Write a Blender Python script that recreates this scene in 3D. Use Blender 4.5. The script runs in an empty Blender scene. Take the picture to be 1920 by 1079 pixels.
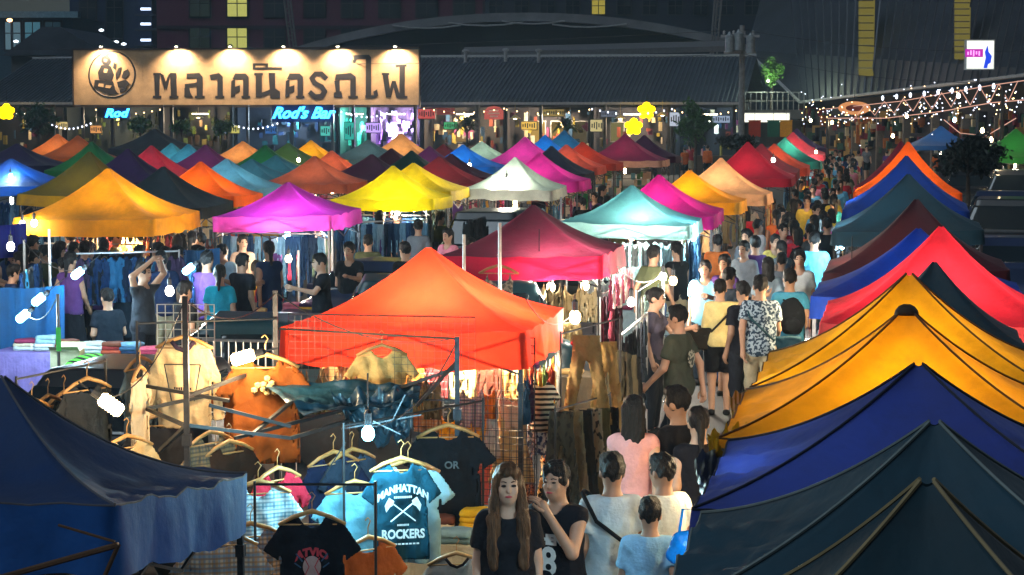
import bpy, math, random
import numpy as np
from mathutils import Vector, Matrix

# ------------------------------------------------------------------ camera, sky, sun, exposure
scene = bpy.context.scene
COL = scene.collection
CAM_H, FOC, CX, CY, HORIZON = 3.7, 4000.0, 960.0, 539.5, 195.0
PITCH = math.atan((CY - HORIZON) / FOC)
cam_data = bpy.data.cameras.new('camera')
cam_data.sensor_width = 36.0
cam_data.lens = FOC / 1920.0 * 36.0
cam_data.clip_start, cam_data.clip_end = 0.1, 2000.0
cam = bpy.data.objects.new('camera', cam_data)
COL.objects.link(cam)
cam.location = (0, 0, CAM_H)
cam.rotation_euler = (math.radians(90) - PITCH, 0, 0)
scene.camera = cam

world = bpy.data.worlds.new('World')
scene.world = world
world.use_nodes = True
wn, wl = world.node_tree.nodes, world.node_tree.links
wn.clear()
wout = wn.new('ShaderNodeOutputWorld'); wbg = wn.new('ShaderNodeBackground'); wsky = wn.new('ShaderNodeTexSky')
wsky.sky_type = 'NISHITA'; wsky.sun_disc = False
SUN_EL, SUN_AZ = math.radians(48), math.radians(232)
wsky.sun_elevation = SUN_EL; wsky.sun_rotation = SUN_AZ
wbg.inputs['Strength'].default_value = 0.007
wl.new(wsky.outputs[0], wbg.inputs[0]); wl.new(wbg.outputs[0], wout.inputs[0])

sun = bpy.data.lights.new('moonlight', 'SUN')      # the pale light of the night sky and the car-park deck behind the camera
sun.energy = 0.70; sun.angle = math.radians(40); sun.color = (0.72, 0.88, 1.0)
sun_o = bpy.data.objects.new('moonlight', sun); COL.objects.link(sun_o)
sd = Vector((math.sin(SUN_AZ) * math.cos(SUN_EL), math.cos(SUN_AZ) * math.cos(SUN_EL), math.sin(SUN_EL)))
sun_o.rotation_euler = sd.to_track_quat('Z', 'Y').to_euler()

vs = scene.view_settings
vs.view_transform = 'Standard'; vs.look = 'None'; vs.gamma = 1.0; vs.use_curve_mapping = False; vs.exposure = 0.78
scene.cycles.use_denoising = True
scene.cycles.max_bounces = 5; scene.cycles.diffuse_bounces = 3; scene.cycles.glossy_bounces = 2
scene.cycles.transmission_bounces = 4; scene.cycles.transparent_max_bounces = 6
scene.cycles.sample_clamp_indirect = 4.0
scene.cycles.caustics_reflective = False; scene.cycles.caustics_refractive = False

# ------------------------------------------------------------------ helpers
R = math.radians
UX, UY = math.cos(R(10.4)), -math.sin(R(10.4))     # across the rows of stalls
VX, VY = math.sin(R(10.4)), math.cos(R(10.4))      # along the aisle
YAW = -R(10.4)
rnd = random.Random(7)

def P(px, py, Y):
    """world point at ground distance Y that a photograph pixel looks at"""
    dy = (CY - py) / FOC
    d = (math.cos(PITCH) + dy * math.sin(PITCH), -math.sin(PITCH) + dy * math.cos(PITCH))
    t = Y / d[0]
    return Vector(((px - CX) / FOC * t, Y, CAM_H + t * d[1]))

def PB(px, py, b):
    """the same on the market's cross plane at distance b along the aisle"""
    k = (px - CX) / FOC
    return P(px, py, b / (VY + VX * k))

def M(a, b, z=0.0):
    return Vector((a * UX + b * VX, a * UY + b * VY, z))

def lin(h):
    h = h.lstrip('#')
    c = [int(h[i:i + 2], 16) / 255 for i in (0, 2, 4)]
    return tuple(x / 12.92 if x <= 0.04045 else ((x + 0.055) / 1.055) ** 2.4 for x in c)

NAMED = {'white': 'e8e6e0', 'pale grey': 'b4babc', 'grey': '80868a', 'black': '1c1c22', 'cream': 'e0cca4', 'tan': 'c8a878', 'brown': '704830', 'rust': 'b4503a', 'red': 'a02c30', 'wine': '5a1c2c', 'pink': 'e08a9c', 'rose': 'c45878', 'orange': 'd08038', 'yellow': 'ecd080', 'olive': '55503a', 'green': '6a8a4a', 'navy': '1f3456', 'blue': '2f5a88', 'mid blue': '5a86a6', 'pale blue': '90b8d0', 'aqua grey': '90b0b8', 'purple': '402a4a', 'khaki': '988058', 'drab': '6a5e46', 'charcoal': '30323a'}
def colour_name(h):
    c = [int(h[i:i + 2], 16) for i in (0, 2, 4)]
    return min(NAMED, key=lambda k: sum((int(NAMED[k][i:i + 2], 16) - c[j]) ** 2 for j, i in enumerate((0, 2, 4))))
ORD = 'first second third fourth fifth sixth seventh eighth ninth tenth eleventh twelfth thirteenth fourteenth fifteenth sixteenth seventeenth eighteenth nineteenth twentieth'.split() + ['twenty-' + k for k in 'first second third fourth fifth sixth'.split()]

class MB:
    """collects shapes, links them as ONE mesh"""
    def __init__(s): s.v = []; s.f = []; s.m = []; s.n = 0
    def add(s, v, f, mat=0):
        v = [tuple(p) for p in v]
        s.v.extend(v); n = s.n
        s.f.extend(tuple(i + n for i in q) for q in f); s.m.extend([mat] * len(f)); s.n += len(v); return s
    def box(s, c, d, rot=0.0, mat=0, bev=0.0):
        x, y, z = d[0] / 2, d[1] / 2, d[2] / 2; ca, sa = math.cos(rot), math.sin(rot)
        pts = [(-x, -y, -z), (x, -y, -z), (x, y, -z), (-x, y, -z), (-x, -y, z), (x, -y, z), (x, y, z), (-x, y, z)]
        pts = [(c[0] + a * ca - b * sa, c[1] + a * sa + b * ca, c[2] + h) for a, b, h in pts]
        return s.add(pts, [(3, 2, 1, 0), (4, 5, 6, 7), (0, 1, 5, 4), (1, 2, 6, 5), (2, 3, 7, 6), (3, 0, 4, 7)], mat)
    def tube(s, pts, r, n=6, mat=0, cap=True, closed=False):
        pts = [Vector(p) for p in pts]; L = len(pts)
        rr = r if isinstance(r, (list, tuple)) else [r] * L
        v = []; f = []
        up0 = None
        for i, p in enumerate(pts):
            a = pts[(i - 1) % L] if (closed or i > 0) else p
            b = pts[(i + 1) % L] if (closed or i < L - 1) else p
            t = (b - a).normalized() if (b - a).length > 1e-9 else Vector((0, 0, 1))
            if up0 is None:
                up0 = Vector((0, 0, 1)) if abs(t.z) < 0.9 else Vector((1, 0, 0))
            x = t.cross(up0); x = x.normalized() if x.length > 1e-6 else t.orthogonal().normalized()
            y = x.cross(t)
            up0 = y
            for k in range(n):
                an = 2 * math.pi * (k + 0.5) / n
                v.append(p + (x * math.cos(an) + y * math.sin(an)) * rr[i])
        for i in range(L if closed else L - 1):
            for k in range(n):
                a = i * n + k; b = i * n + (k + 1) % n; j = ((i + 1) % L) * n
                f.append((a, b, j + (k + 1) % n, j + k))
        if cap and not closed:
            f.append(tuple(range(n - 1, -1, -1))); f.append(tuple((L - 1) * n + k for k in range(n)))
        return s.add(v, f, mat)
    def lathe(s, prof, c=(0, 0, 0), n=12, mat=0):
        v = []; f = []
        for r, z in prof:
            for k in range(n):
                a = 2 * math.pi * k / n; v.append((c[0] + r * math.cos(a), c[1] + r * math.sin(a), c[2] + z))
        for i in range(len(prof) - 1):
            for k in range(n):
                f.append((i * n + k, i * n + (k + 1) % n, (i + 1) * n + (k + 1) % n, (i + 1) * n + k))
        return s.add(v, f, mat)
    def prism(s, poly, y0, y1, mat=0, o=(0, 0, 0)):
        """poly of (x,z), extruded along y"""
        n = len(poly); v = [(o[0] + a, o[1] + y0, o[2] + b) for a, b in poly] + [(o[0] + a, o[1] + y1, o[2] + b) for a, b in poly]
        f = [tuple(range(n)), tuple(range(2 * n - 1, n - 1, -1))] + [(i, n + i, n + (i + 1) % n, (i + 1) % n) for i in range(n)]
        return s.add(v, f, mat)
    def mesh(s, name, mats, smooth=False):
        me = bpy.data.meshes.new(name); me.from_pydata(s.v, [], s.f)
        for m in (mats if isinstance(mats, (list, tuple)) else [mats]): me.materials.append(m)
        if any(s.m): me.polygons.foreach_set('material_index', s.m)
        if smooth: me.polygons.foreach_set('use_smooth', [True] * len(me.polygons))
        me.update(); return me
    def build(s, name, mats, parent=None, loc=(0, 0, 0), rz=0.0, smooth=False):
        return link(name, s.mesh(name, mats, smooth), parent, loc, rz)

def npmesh(name, V, F, mats=None, smooth=True):
    """V (n,3), F (m,4) numpy arrays"""
    me = bpy.data.meshes.new(name)
    V = np.asarray(V, dtype=np.float32); F = np.asarray(F, dtype=np.int32)
    k = F.shape[1]
    me.vertices.add(len(V)); me.vertices.foreach_set('co', V.ravel())
    me.loops.add(F.size); me.loops.foreach_set('vertex_index', F.ravel())
    me.polygons.add(len(F)); me.polygons.foreach_set('loop_start', np.arange(0, F.size, k, dtype=np.int32))
    if smooth: me.polygons.foreach_set('use_smooth', np.ones(len(F), dtype=bool))
    for m in (mats if isinstance(mats, (list, tuple)) else ([mats] if mats else [])): me.materials.append(m)
    me.update(calc_edges=True); me.validate(); return me

def link(name, data, parent=None, loc=(0, 0, 0), rz=0.0, mat=None):
    o = bpy.data.objects.new(name, data); COL.objects.link(o)
    o.location = loc
    o.rotation_euler = rz if isinstance(rz, (tuple, list)) else (0, 0, rz)
    if parent is not None: o.parent = parent
    if mat is not None:
        mats = mat if isinstance(mat, (list, tuple)) else [mat]
        for i, m in enumerate(mats):
            o.material_slots[i].link = 'OBJECT'; o.material_slots[i].material = m
    return o

def tag(o, label, cat, group=None, kind=None):
    o['label'] = label; o['category'] = cat
    if group: o['group'] = group
    if kind: o['kind'] = kind
    return o

def thing(name, label, cat, loc=(0, 0, 0), rz=0.0, group=None):
    o = bpy.data.objects.new(name, None); o.empty_display_size = 0.2; COL.objects.link(o); o.location = loc
    o.rotation_euler = rz if isinstance(rz, (tuple, list)) else (0, 0, rz)
    return tag(o, label, cat, group)

def struct(o): o['kind'] = 'structure'; return o

_mats = {}
def mat(key, color, rough=0.6, metal=0.0, var=0.25, scale=6.0, bump=0.15, trans=0.0, emit=None, estr=0.0, sheen=0.0, coat=0.0, bscale=None, tint2=None, stain=0.0, spec=0.5, stretch=None):
    """procedural material: colour mottled by noise, fine relief, optional translucency (cloth) or emission (lamps)"""
    if key in _mats: return _mats[key]
    m = bpy.data.materials.new(key); m.use_nodes = True; _mats[key] = m
    n, l = m.node_tree.nodes, m.node_tree.links; n.clear()
    out = n.new('ShaderNodeOutputMaterial')
    if emit is not None:
        e = n.new('ShaderNodeEmission'); e.inputs[0].default_value = (*emit, 1); e.inputs[1].default_value = estr
        l.new(e.outputs[0], out.inputs[0]); return m
    tc = n.new('ShaderNodeTexCoord')
    src = tc.outputs['Object']
    if stretch:
        mp = n.new('ShaderNodeMapping'); mp.inputs['Scale'].default_value = stretch; l.new(src, mp.inputs[0]); src = mp.outputs[0]
    nz = n.new('ShaderNodeTexNoise'); nz.inputs['Scale'].default_value = scale; nz.inputs['Detail'].default_value = 5; nz.inputs['Roughness'].default_value = 0.65
    l.new(src, nz.inputs['Vector'])
    ramp = n.new('ShaderNodeMix'); ramp.data_type = 'RGBA'
    lo = tuple(c * (1 - var) for c in color) if tint2 is None else tint2
    hi = tuple(min(1, c * (1 + var)) for c in color)
    ramp.inputs[6].default_value = (*lo, 1); ramp.inputs[7].default_value = (*hi, 1)
    mr = n.new('ShaderNodeMapRange'); mr.inputs[1].default_value = 0.3; mr.inputs[2].default_value = 0.7
    l.new(nz.outputs[0], mr.inputs[0]); l.new(mr.outputs[0], ramp.inputs[0])
    colout = ramp.outputs[2]
    if stain > 0:
        n2 = n.new('ShaderNodeTexNoise'); n2.inputs['Scale'].default_value = scale * 0.6; n2.inputs['Detail'].default_value = 9; n2.inputs['Roughness'].default_value = 0.75
        l.new(tc.outputs['Object'], n2.inputs['Vector'])
        m2 = n.new('ShaderNodeMapRange'); m2.inputs[1].default_value = 0.53; m2.inputs[2].default_value = 0.70; m2.inputs[4].default_value = stain
        l.new(n2.outputs[0], m2.inputs[0])
        mx = n.new('ShaderNodeMix'); mx.data_type = 'RGBA'; l.new(m2.outputs[0], mx.inputs[0]); l.new(colout, mx.inputs[6])
        mx.inputs[7].default_value = (*[c * 0.35 + 0.012 for c in color], 1); colout = mx.outputs[2]
    b = n.new('ShaderNodeBsdfPrincipled')
    l.new(colout, b.inputs['Base Color']); b.inputs['Roughness'].default_value = rough; b.inputs['Metallic'].default_value = metal
    b.inputs['Specular IOR Level'].default_value = spec
    if coat: b.inputs['Coat Weight'].default_value = coat; b.inputs['Coat Roughness'].default_value = 0.08
    if sheen: b.inputs['Sheen Weight'].default_value = sheen
    if bump:
        nb = n.new('ShaderNodeTexNoise'); nb.inputs['Scale'].default_value = bscale or scale * 8; nb.inputs['Detail'].default_value = 3
        l.new(src, nb.inputs['Vector'])
        bp = n.new('ShaderNodeBump'); bp.inputs['Strength'].default_value = bump; bp.inputs['Distance'].default_value = 0.02
        l.new(nb.outputs[0], bp.inputs['Height']); l.new(bp.outputs[0], b.inputs['Normal'])
    sh = b.outputs[0]
    if trans > 0:
        t = n.new('ShaderNodeBsdfTranslucent'); l.new(colout, t.inputs[0])
        ms = n.new('ShaderNodeMixShader'); ms.inputs[0].default_value = trans
        l.new(sh, ms.inputs[1]); l.new(t.outputs[0], ms.inputs[2]); sh = ms.outputs[0]
    l.new(sh, out.inputs[0]); return m

def dull(hexc, k=0.03):
    c = [int(hexc[i:i + 2], 16) for i in (0, 2, 4)]; g = sum(c) / 3
    return ''.join('%02x' % int(max(0, min(255, (x * (1 - k) + g * k) * .96))) for x in c)
def canvas(key, hexc, trans=0.45):
    hexc = dull(hexc); trans *= .85; c = lin(hexc)
    dusty = tuple(x * .85 + .012 for x in c) if max(c) < .3 and trans > 0 else None     # dust shows on the dark cloths
    return mat('canvas_' + key, c, tint2=dusty, rough=0.68, var=0.20, scale=2.6, bump=0.55, bscale=7.0, trans=trans, sheen=0.15, stain=0.38, spec=0.3)
def cloth(key, hexc, trans=0.12, var=0.16):
    return mat('cloth_' + key, lin(hexc), rough=0.9, var=var, scale=9.0, bump=0.85, bscale=13.0, trans=trans, spec=0.2)
def paint(key, hexc, rough=0.5, metal=0.0, **k): return mat('paint_' + key, lin(hexc), rough=rough, metal=metal, **k)
def glow(key, hexc, s): return mat('glow_' + key, (0, 0, 0), emit=lin(hexc), estr=s)

THIN = mat('black_tube', (0.02, 0.02, 0.022), rough=0.5, metal=0.3, var=0.4, scale=14, bump=0.1)
STEEL = mat('dark_steel', (0.045, 0.045, 0.05), rough=0.42, metal=0.7, var=0.4, scale=14, bump=0.1)
ALU = mat('pale_steel', (0.42, 0.43, 0.45), rough=0.38, metal=0.7, var=0.2, scale=14, bump=0.05)
SKIN = [mat('skin_' + str(i), c, rough=0.55, var=0.08, scale=12, bump=0.05) for i, c in enumerate([(0.42, 0.235, 0.15), (0.34, 0.18, 0.11), (0.52, 0.31, 0.21)])]
HAIR = mat('hair_black', (0.010, 0.0085, 0.009), rough=0.5, spec=0.22, var=0.8, scale=60, bump=0.9, bscale=150, stretch=(1, 1, .12))
HAIRB = mat('hair_brown', (0.085, 0.040, 0.018), rough=0.5, spec=0.25, var=0.85, scale=45, bump=0.9, bscale=150, stretch=(1, 1, .07))
WOOD = mat('hanger_wood', (0.46, 0.235, 0.075), rough=0.45, var=0.3, scale=20, bump=0.1)

def cprop(o, c): return o

LAMPK = 1.5
def lamp(px, py, Y, col=(1.0, 0.86, 0.66), power=40, r=0.05, label='bulb', shape='tube', glowkey='warm', hx=None, estr=18, cord=0.25, point=None, rad=None, ang=(0, 0)):
    """a lit bulb: glass, socket and cord; the light it gives is a point lamp just round its glass"""
    p = point if point is not None else P(px, py, Y)
    o = thing('light_bulb', label, 'lamp', p, 0, 'lit bulbs hung about the stalls')
    hx = hx or {'warm': 'ffd9a0', 'white': 'fff4e2', 'blue': '9fe6ff', 'teal': '7fe6ff'}[glowkey]
    g = glow('bulb_' + glowkey, hx, estr)
    mb = MB()
    if shape == 'tube':      # spiral saver, drawn as a ribbed capsule
        prof = [(0.0, -0.11), (r * 0.7, -0.105), (r, -0.08)] + [(r * (0.86 + 0.14 * (i % 2)), -0.07 + i * 0.012) for i in range(10)] + [(r * 0.7, 0.06), (r * 0.4, 0.07)]
        mb.lathe(prof, n=12)
    else:
        mb.lathe([(0.0, -r * 1.3), (r * 0.6, -r * 1.15), (r * 0.95, -r * 0.6), (r, 0), (r * 0.85, r * 0.55), (r * 0.5, r * 1.0), (r * 0.4, r * 1.3)], n=12)
    b = mb.build('bulb', g, o, (0, 0, 0), (ang[0], ang[1], 0), smooth=True)
    sk = MB(); sk.lathe([(0.0, 0.05), (0.026, 0.05), (0.026, 0.13), (0.012, 0.15), (0.006, 0.15)], n=8); sk.tube([(0, 0, 0.14), (0, 0, 0.14 + cord)], 0.006, 5)
    sk.build('socket', STEEL, o, (0, 0, 0), (ang[0], ang[1], 0))
    if power:
        L = bpy.data.lights.new('bulb_light', 'POINT'); L.energy = power * LAMPK; L.color = col; L.shadow_soft_size = rad or max(0.125, r * 1.8)
        lo = bpy.data.objects.new('bulb_light', L); COL.objects.link(lo); lo.parent = o; lo.location = (0, 0, -0.02)
    return o
WARM, NEUT, COOL, TEAL = (1.0, 0.74, 0.42), (1.0, 0.88, 0.70), (0.55, 0.85, 1.0), (0.35, 0.80, 1.0)
# ------------------------------------------------------------------ ground
ASPH = mat('asphalt', (0.045, 0.044, 0.046), rough=0.75, var=0.35, scale=1.3, bump=0.3, bscale=40, stain=0.5)
b = MB(); b.add([(-300, -40, 0), (300, -40, 0), (300, 420, 0), (-300, 420, 0)], [(0, 1, 2, 3)])
struct(b.build('ground', ASPH))

# ------------------------------------------------------------------ the long market hall with its signboard
HB = 110.0
def ah(px, b=HB): q = PB(px, 195, b); return q.x * UX + q.y * UY
def zh(px, py, b=HB): return PB(px, py, b).z
ROOF = mat('roof_sheet', (0.05, 0.058, 0.08), rough=0.5, metal=0.35, var=0.45, scale=0.6, bump=0.1, bscale=8)
TRIM = mat('trim_grey', (0.30, 0.30, 0.31), rough=0.6, var=0.2)
DWALL = mat('hall_wall', (0.085, 0.078, 0.085), rough=0.85, var=0.35, scale=0.8)
DARK = mat('dark_paint', (0.02, 0.02, 0.024), rough=0.6, var=0.4)
hall = thing('market_hall', 'long low market hall with ribbed dark roof behind all the tents', 'building', M(0, HB), YAW)
a0, a1 = ah(-60), ah(1395)
ze, zr, rise = 3.78, 6.30, 9.0
b = MB(); b.box(((a0 + a1) / 2, 4.2, 1.85), (a1 - a0, 0.25, 3.7)); b.build('wall', DWALL, hall)
b = MB()
b.add([(a0, 0, ze), (a1, 0, ze), (a1, rise, zr), (a0, rise, zr), (a0, 0, ze - .08), (a1, 0, ze - .08), (a1, rise, zr - .08), (a0, rise, zr - .08)],
      [(0, 1, 2, 3), (7, 6, 5, 4), (0, 4, 5, 1), (1, 5, 6, 2), (2, 6, 7, 3), (3, 7, 4, 0)])
b.build('roof_slope', ROOF, hall)
b = MB(); k = a0 + 0.1
sl = math.atan2(zr - ze, rise)
while k < a1 - 0.1:
    b.add([(k - .045, 0.02, ze + .003), (k + .045, 0.02, ze + .003), (k + .03, 0.02, ze + .06), (k - .03, 0.02, ze + .06), (k - .045, rise - .02, zr + .003), (k + .045, rise - .02, zr + .003), (k + .03, rise - .02, zr + .06), (k - .03, rise - .02, zr + .06)],
          [(0, 1, 2, 3), (0, 3, 7, 4), (1, 5, 6, 2), (3, 2, 6, 7), (4, 7, 6, 5)]); k += 0.235
o = b.build('roof_rib', mat('roof_rib', (0.10, 0.112, 0.14), rough=0.45, metal=0.4, var=0.3), hall); o['kind'] = 'stuff'
b = MB(); b.tube([(a0, rise, zr + .06), (a1, rise, zr + .06)], 0.09, 6); b.build('ridge_cap', TRIM, hall)
b = MB(); b.box(((a0 + a1) / 2, -0.09, ze - 0.06), (a1 - a0, 0.14, 0.13)); b.build('gutter', TRIM, hall)
b = MB(); b.add([(a0, 2 * rise, ze), (a1, 2 * rise, ze), (a1, rise + .01, zr), (a0, rise + .01, zr)], [(0, 1, 2, 3)]); b.build('rear_slope', ROOF, hall)
for i in range(13):
    b = MB(); b.box((0, 0, 1.83), (0.16, 0.16, 3.66)); b.build('post', DARK, hall, (a0 + 1.5 + i * (a1 - a0 - 2) / 12, 0.25, 0))

# signboard: five board panels on a dark frame, raised black letters, emblem, six lamps along the top
SB = 108.9
def sg(px, py): q = PB(px, py, SB); return (q.x * UX + q.y * UY, q.z)
sign = thing('market_signboard', 'long lit beige signboard with black letters and round emblem above the stalls', 'signboard', M(0, SB), YAW)
SIGNM = mat('sign_board', lin('b8936a'), rough=0.8, var=0.22, scale=1.6, bump=0.1, stain=0.3)
INK = mat('sign_ink', (0.018, 0.014, 0.014), rough=0.6, var=0.2)
xs = [139, 268, 412, 583, 690, 785]
for i in range(5):
    p0, p1 = sg(xs[i], 197), sg(xs[i + 1], 93)
    b = MB(); b.box(((p0[0] + p1[0]) / 2, 0.05, (p0[1] + p1[1]) / 2), (p1[0] - p0[0] - 0.014, 0.09, p1[1] - p0[1])); b.build('panel', SIGNM, sign)
p0, p1 = sg(139, 198.5), sg(785, 91.5)
b = MB(); w = p1[0] - p0[0]; cx = (p0[0] + p1[0]) / 2
b.box((cx, 0.16, (p0[1] + p1[1]) / 2), (w - .1, 0.1, p1[1] - p0[1] - .1))
b.box((cx, 0.04, p0[1] - 0.045), (w + .1, 0.16, 0.09)); b.box((cx, 0.04, p1[1] + 0.045), (w + .1, 0.16, 0.09))
for e in (p0[0] - 0.035, p1[0] + 0.035): b.box((e, 0.04, (p0[1] + p1[1]) / 2), (0.07, 0.16, p1[1] - p0[1] - 0.002))
b.build('frame', mat('sign_frame', lin('3a2a20'), rough=0.7), sign)
for px in (150, 300, 460, 620, 775):
    b = MB(); q = sg(px, 150); b.box((0, 0, 0), (0.14, 0.14, q[1] + 0.6)); b.build('post', DARK, sign, (q[0], 0.34, (q[1] + 0.6) / 2))
def sprism(name, polys, parent=sign, y0=-0.014, y1=0.004, m=INK):
    b = MB()
    for i, pl in enumerate(polys): b.prism([sg(*q) for q in pl], y0 - 0.0009 * i, y1)
    return b.build(name, m, parent)
def stroke(path, w):
    out = []
    for i in range(len(path) - 1):
        (x0, y0), (x1, y1) = path[i], path[i + 1]; d = math.hypot(x1 - x0, y1 - y0); nx, ny = -(y1 - y0) / d * w / 2, (x1 - x0) / d * w / 2
        ex, ey = (x1 - x0) / d * w * .25, (y1 - y0) / d * w * .25
        out.append([(x0 + nx - ex, y0 + ny - ey), (x1 + nx + ex, y1 + ny + ey), (x1 - nx + ex, y1 - ny + ey), (x0 - nx - ex, y0 - ny - ey)])
    return out
def dodek(x): # the arched letter that comes twice
    return [[(x + 8, 138), (x + 27, 138), (x + 33, 144), (x + 33, 149), (x + 3, 149)], [(x + 23, 149), (x + 33, 149), (x + 33, 183), (x + 23, 183)], [(x + 1, 152), (x + 8, 149), (x + 8, 181), (x, 183)], [(x + 8, 163), (x + 17, 160), (x + 17, 172), (x + 8, 175)], [(x + 20, 180), (x + 36, 180), (x + 36, 184), (x + 20, 184)]]
LET = [
    [[(288, 137), (302, 137), (302, 141), (288, 141)], [(290, 141), (300, 141), (299, 180), (291, 180)], [(300, 137), (307, 141), (313, 160), (309, 170)], [(316, 141), (321, 137), (313, 170), (309, 160)], [(319, 137), (331, 137), (332, 180), (321, 180)], [(287, 180), (303, 180), (303, 184), (287, 184)], [(318, 180), (335, 180), (335, 184), (318, 184)]],
    [[(350, 138), (374, 137), (380, 144), (380, 147), (350, 148)], [(369, 147), (380, 147), (380, 183), (369, 183)], [(347, 158), (369, 155), (369, 162), (347, 165)], [(346, 165), (355, 164), (357, 174), (362, 183), (346, 183)], [(366, 180), (384, 180), (384, 184), (366, 184)]],
    [[(393, 141), (411, 137), (418, 144), (418, 147), (396, 151)], [(408, 147), (418, 147), (418, 183), (408, 183)], [(404, 180), (421, 180), (421, 184), (404, 184)]],
    dodek(433),
    [[(477, 137), (493, 137), (493, 142), (477, 142)], [(480, 142), (491, 142), (491, 183), (480, 183)], [(491, 174), (507, 168), (507, 176), (491, 182)], [(504, 137), (516, 137), (516, 178), (507, 178)], [(507, 178), (516, 166), (525, 172), (525, 184), (507, 184)]],
    [[(474, 119), (503, 119), (503, 123), (474, 123)], [(474, 123), (479, 123), (479, 131), (474, 131)], [(479, 127), (529, 126), (529, 131), (479, 131)], [(498, 123), (503, 123), (503, 127), (498, 127)]],
    dodek(535),
    stroke([(611, 147), (603, 139), (592, 139), (585, 147), (590, 156), (603, 163), (609, 172), (603, 181), (591, 182), (582, 174)], 9),
    [[(630, 140), (658, 137), (667, 144), (667, 149), (628, 150)], [(657, 149), (667, 149), (667, 183), (657, 183)], [(627, 152), (637, 150), (637, 172), (630, 173)], [(626, 174), (640, 171), (642, 183), (626, 183)], [(653, 180), (671, 180), (671, 184), (653, 184)]],
    [[(661, 104), (692, 103), (696, 108), (696, 111), (664, 112)], [(661, 112), (669, 112), (666, 119), (661, 118)], [(686, 111), (696, 111), (696, 179), (686, 179)], [(685, 179), (702, 179), (702, 184), (685, 184)], [(700, 172), (707, 168), (709, 180), (702, 184)]],
    [[(716, 137), (730, 137), (730, 141), (716, 141)], [(718, 141), (728, 141), (733, 183), (724, 183)], [(727, 183), (733, 183), (740, 158), (735, 152)], [(735, 152), (742, 152), (751, 183), (743, 183)], [(749, 126), (759, 124), (759, 183), (749, 183)], [(742, 122), (762, 121), (762, 125), (742, 126)], [(744, 181), (764, 180), (764, 184), (744, 184)]],
]
for pl in LET: sprism('letter', pl)
cxy = (210, 140); rad = 43
b = MB(); pts = [sg(cxy[0] + rad * math.cos(t), cxy[1] + rad * math.sin(t)) for t in [2 * math.pi * i / 40 for i in range(40)]]
b.tube([(x, 0.028, z) for x, z in pts], 0.05, 8, closed=True)
b.build('emblem_ring', INK, sign)
BL = [[(190, 108), (197, 104), (206, 107), (209, 116), (204, 124), (194, 122), (190, 115)], [(190, 122), (208, 124), (214, 140), (210, 152), (186, 150), (184, 136)], [(178, 150), (212, 153), (216, 168), (198, 176), (176, 164)], [(183, 168), (206, 178), (222, 176), (216, 168), (200, 170)],
      [(222, 128), (228, 126), (226, 140), (218, 150), (217, 140)], [(232, 134), (240, 130), (243, 140), (236, 148), (228, 146)], [(220, 154), (236, 150), (244, 158), (234, 166), (222, 164)], [(224, 168), (240, 164), (236, 171), (226, 174)], [(200, 98), (206, 101), (203, 106), (198, 104)], [(214, 118), (219, 120), (217, 131), (212, 128)]]
sprism('emblem_figure', BL)
# pale details inside the figure
sprism('emblem_detail', [[(186, 157), (196, 158), (194, 164), (184, 162)], [(196, 129), (203, 130), (201, 137), (195, 136)], [(199, 160), (210, 161), (207, 166), (198, 165)], [(196, 111), (202, 112), (200, 117), (196, 116)]], y0=-0.032, y1=-0.012, m=SIGNM)
for px, wh in ((196, 'the round emblem'), (337, 'the first two letters'), (437, 'the fourth letter'), (537, 'the accented letter'), (638, 'the S shaped letter'), (745, 'the last letter')):
    q = sg(px, 93)
    s = thing('sign_spotlight', 'small lamp on the signboard top above ' + wh, 'lamp', M(q[0], SB - 0.02, q[1] + 0.12), YAW, 'lamps along the top of the beige signboard')
    b = MB(); b.tube([(0, 0.05, 0.0), (0, -0.2, 0.12), (0, -0.46, 0.10)], 0.02, 6); b.build('bracket', DARK, s)
    b = MB(); b.lathe([(0.03, 0.10), (0.10, 0.06), (0.15, -0.02), (0.14, -0.02), (0.03, 0.05)], (0, -0.50, 0.04), 12); b.build('lamp_shade', DARK, s)
    b = MB(); b.lathe([(0.0, -0.05), (0.07, -0.03), (0.075, 0.02), (0.0, 0.05)], (0, -0.50, 0.03), 10); b.build('bulb', glow('bulb_sign', 'fff0d0', 30), s, smooth=True)
    L = bpy.data.lights.new('sign_light', 'SPOT'); L.energy = 700; L.color = (1.0, 0.80, 0.55); L.spot_size = R(128); L.spot_blend = 0.7; L.shadow_soft_size = 0.05
    lo = bpy.data.objects.new('sign_light', L); COL.objects.link(lo); lo.parent = s; lo.location = (0, -0.62, 0.0)
    lo.rotation_euler = (R(26), 0, 0)

def text(name, body, size, m, parent=None, loc=(0, 0, 0), rot=(R(90), 0, 0), extrude=0.01, shear=0.0, bold=0.0, align='CENTER', sx=1.0, space=1.0, arc=0.0):
    cu = bpy.data.curves.new(name, 'FONT'); cu.body = body; cu.size = size; cu.extrude = extrude; cu.shear = shear; cu.offset = bold
    cu.align_x = align; cu.align_y = 'CENTER'; cu.space_character = space; cu.resolution_u = 3
    tmp = bpy.data.objects.new(name, cu); COL.objects.link(tmp)
    me = bpy.data.meshes.new_from_object(tmp.evaluated_get(bpy.context.evaluated_depsgraph_get()))
    bpy.data.objects.remove(tmp); bpy.data.curves.remove(cu)
    me.name = name
    if len(me.materials): me.materials.clear()
    me.materials.append(m)
    if arc:
        for v in me.vertices: v.co.y += arc - v.co.x ** 2 / (2 * arc) * 0 - abs(v.co.x) ** 2 * arc
    if sx != 1:
        for v in me.vertices: v.co.x *= sx
    o = link(name, me, parent, loc, rot); return o

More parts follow.
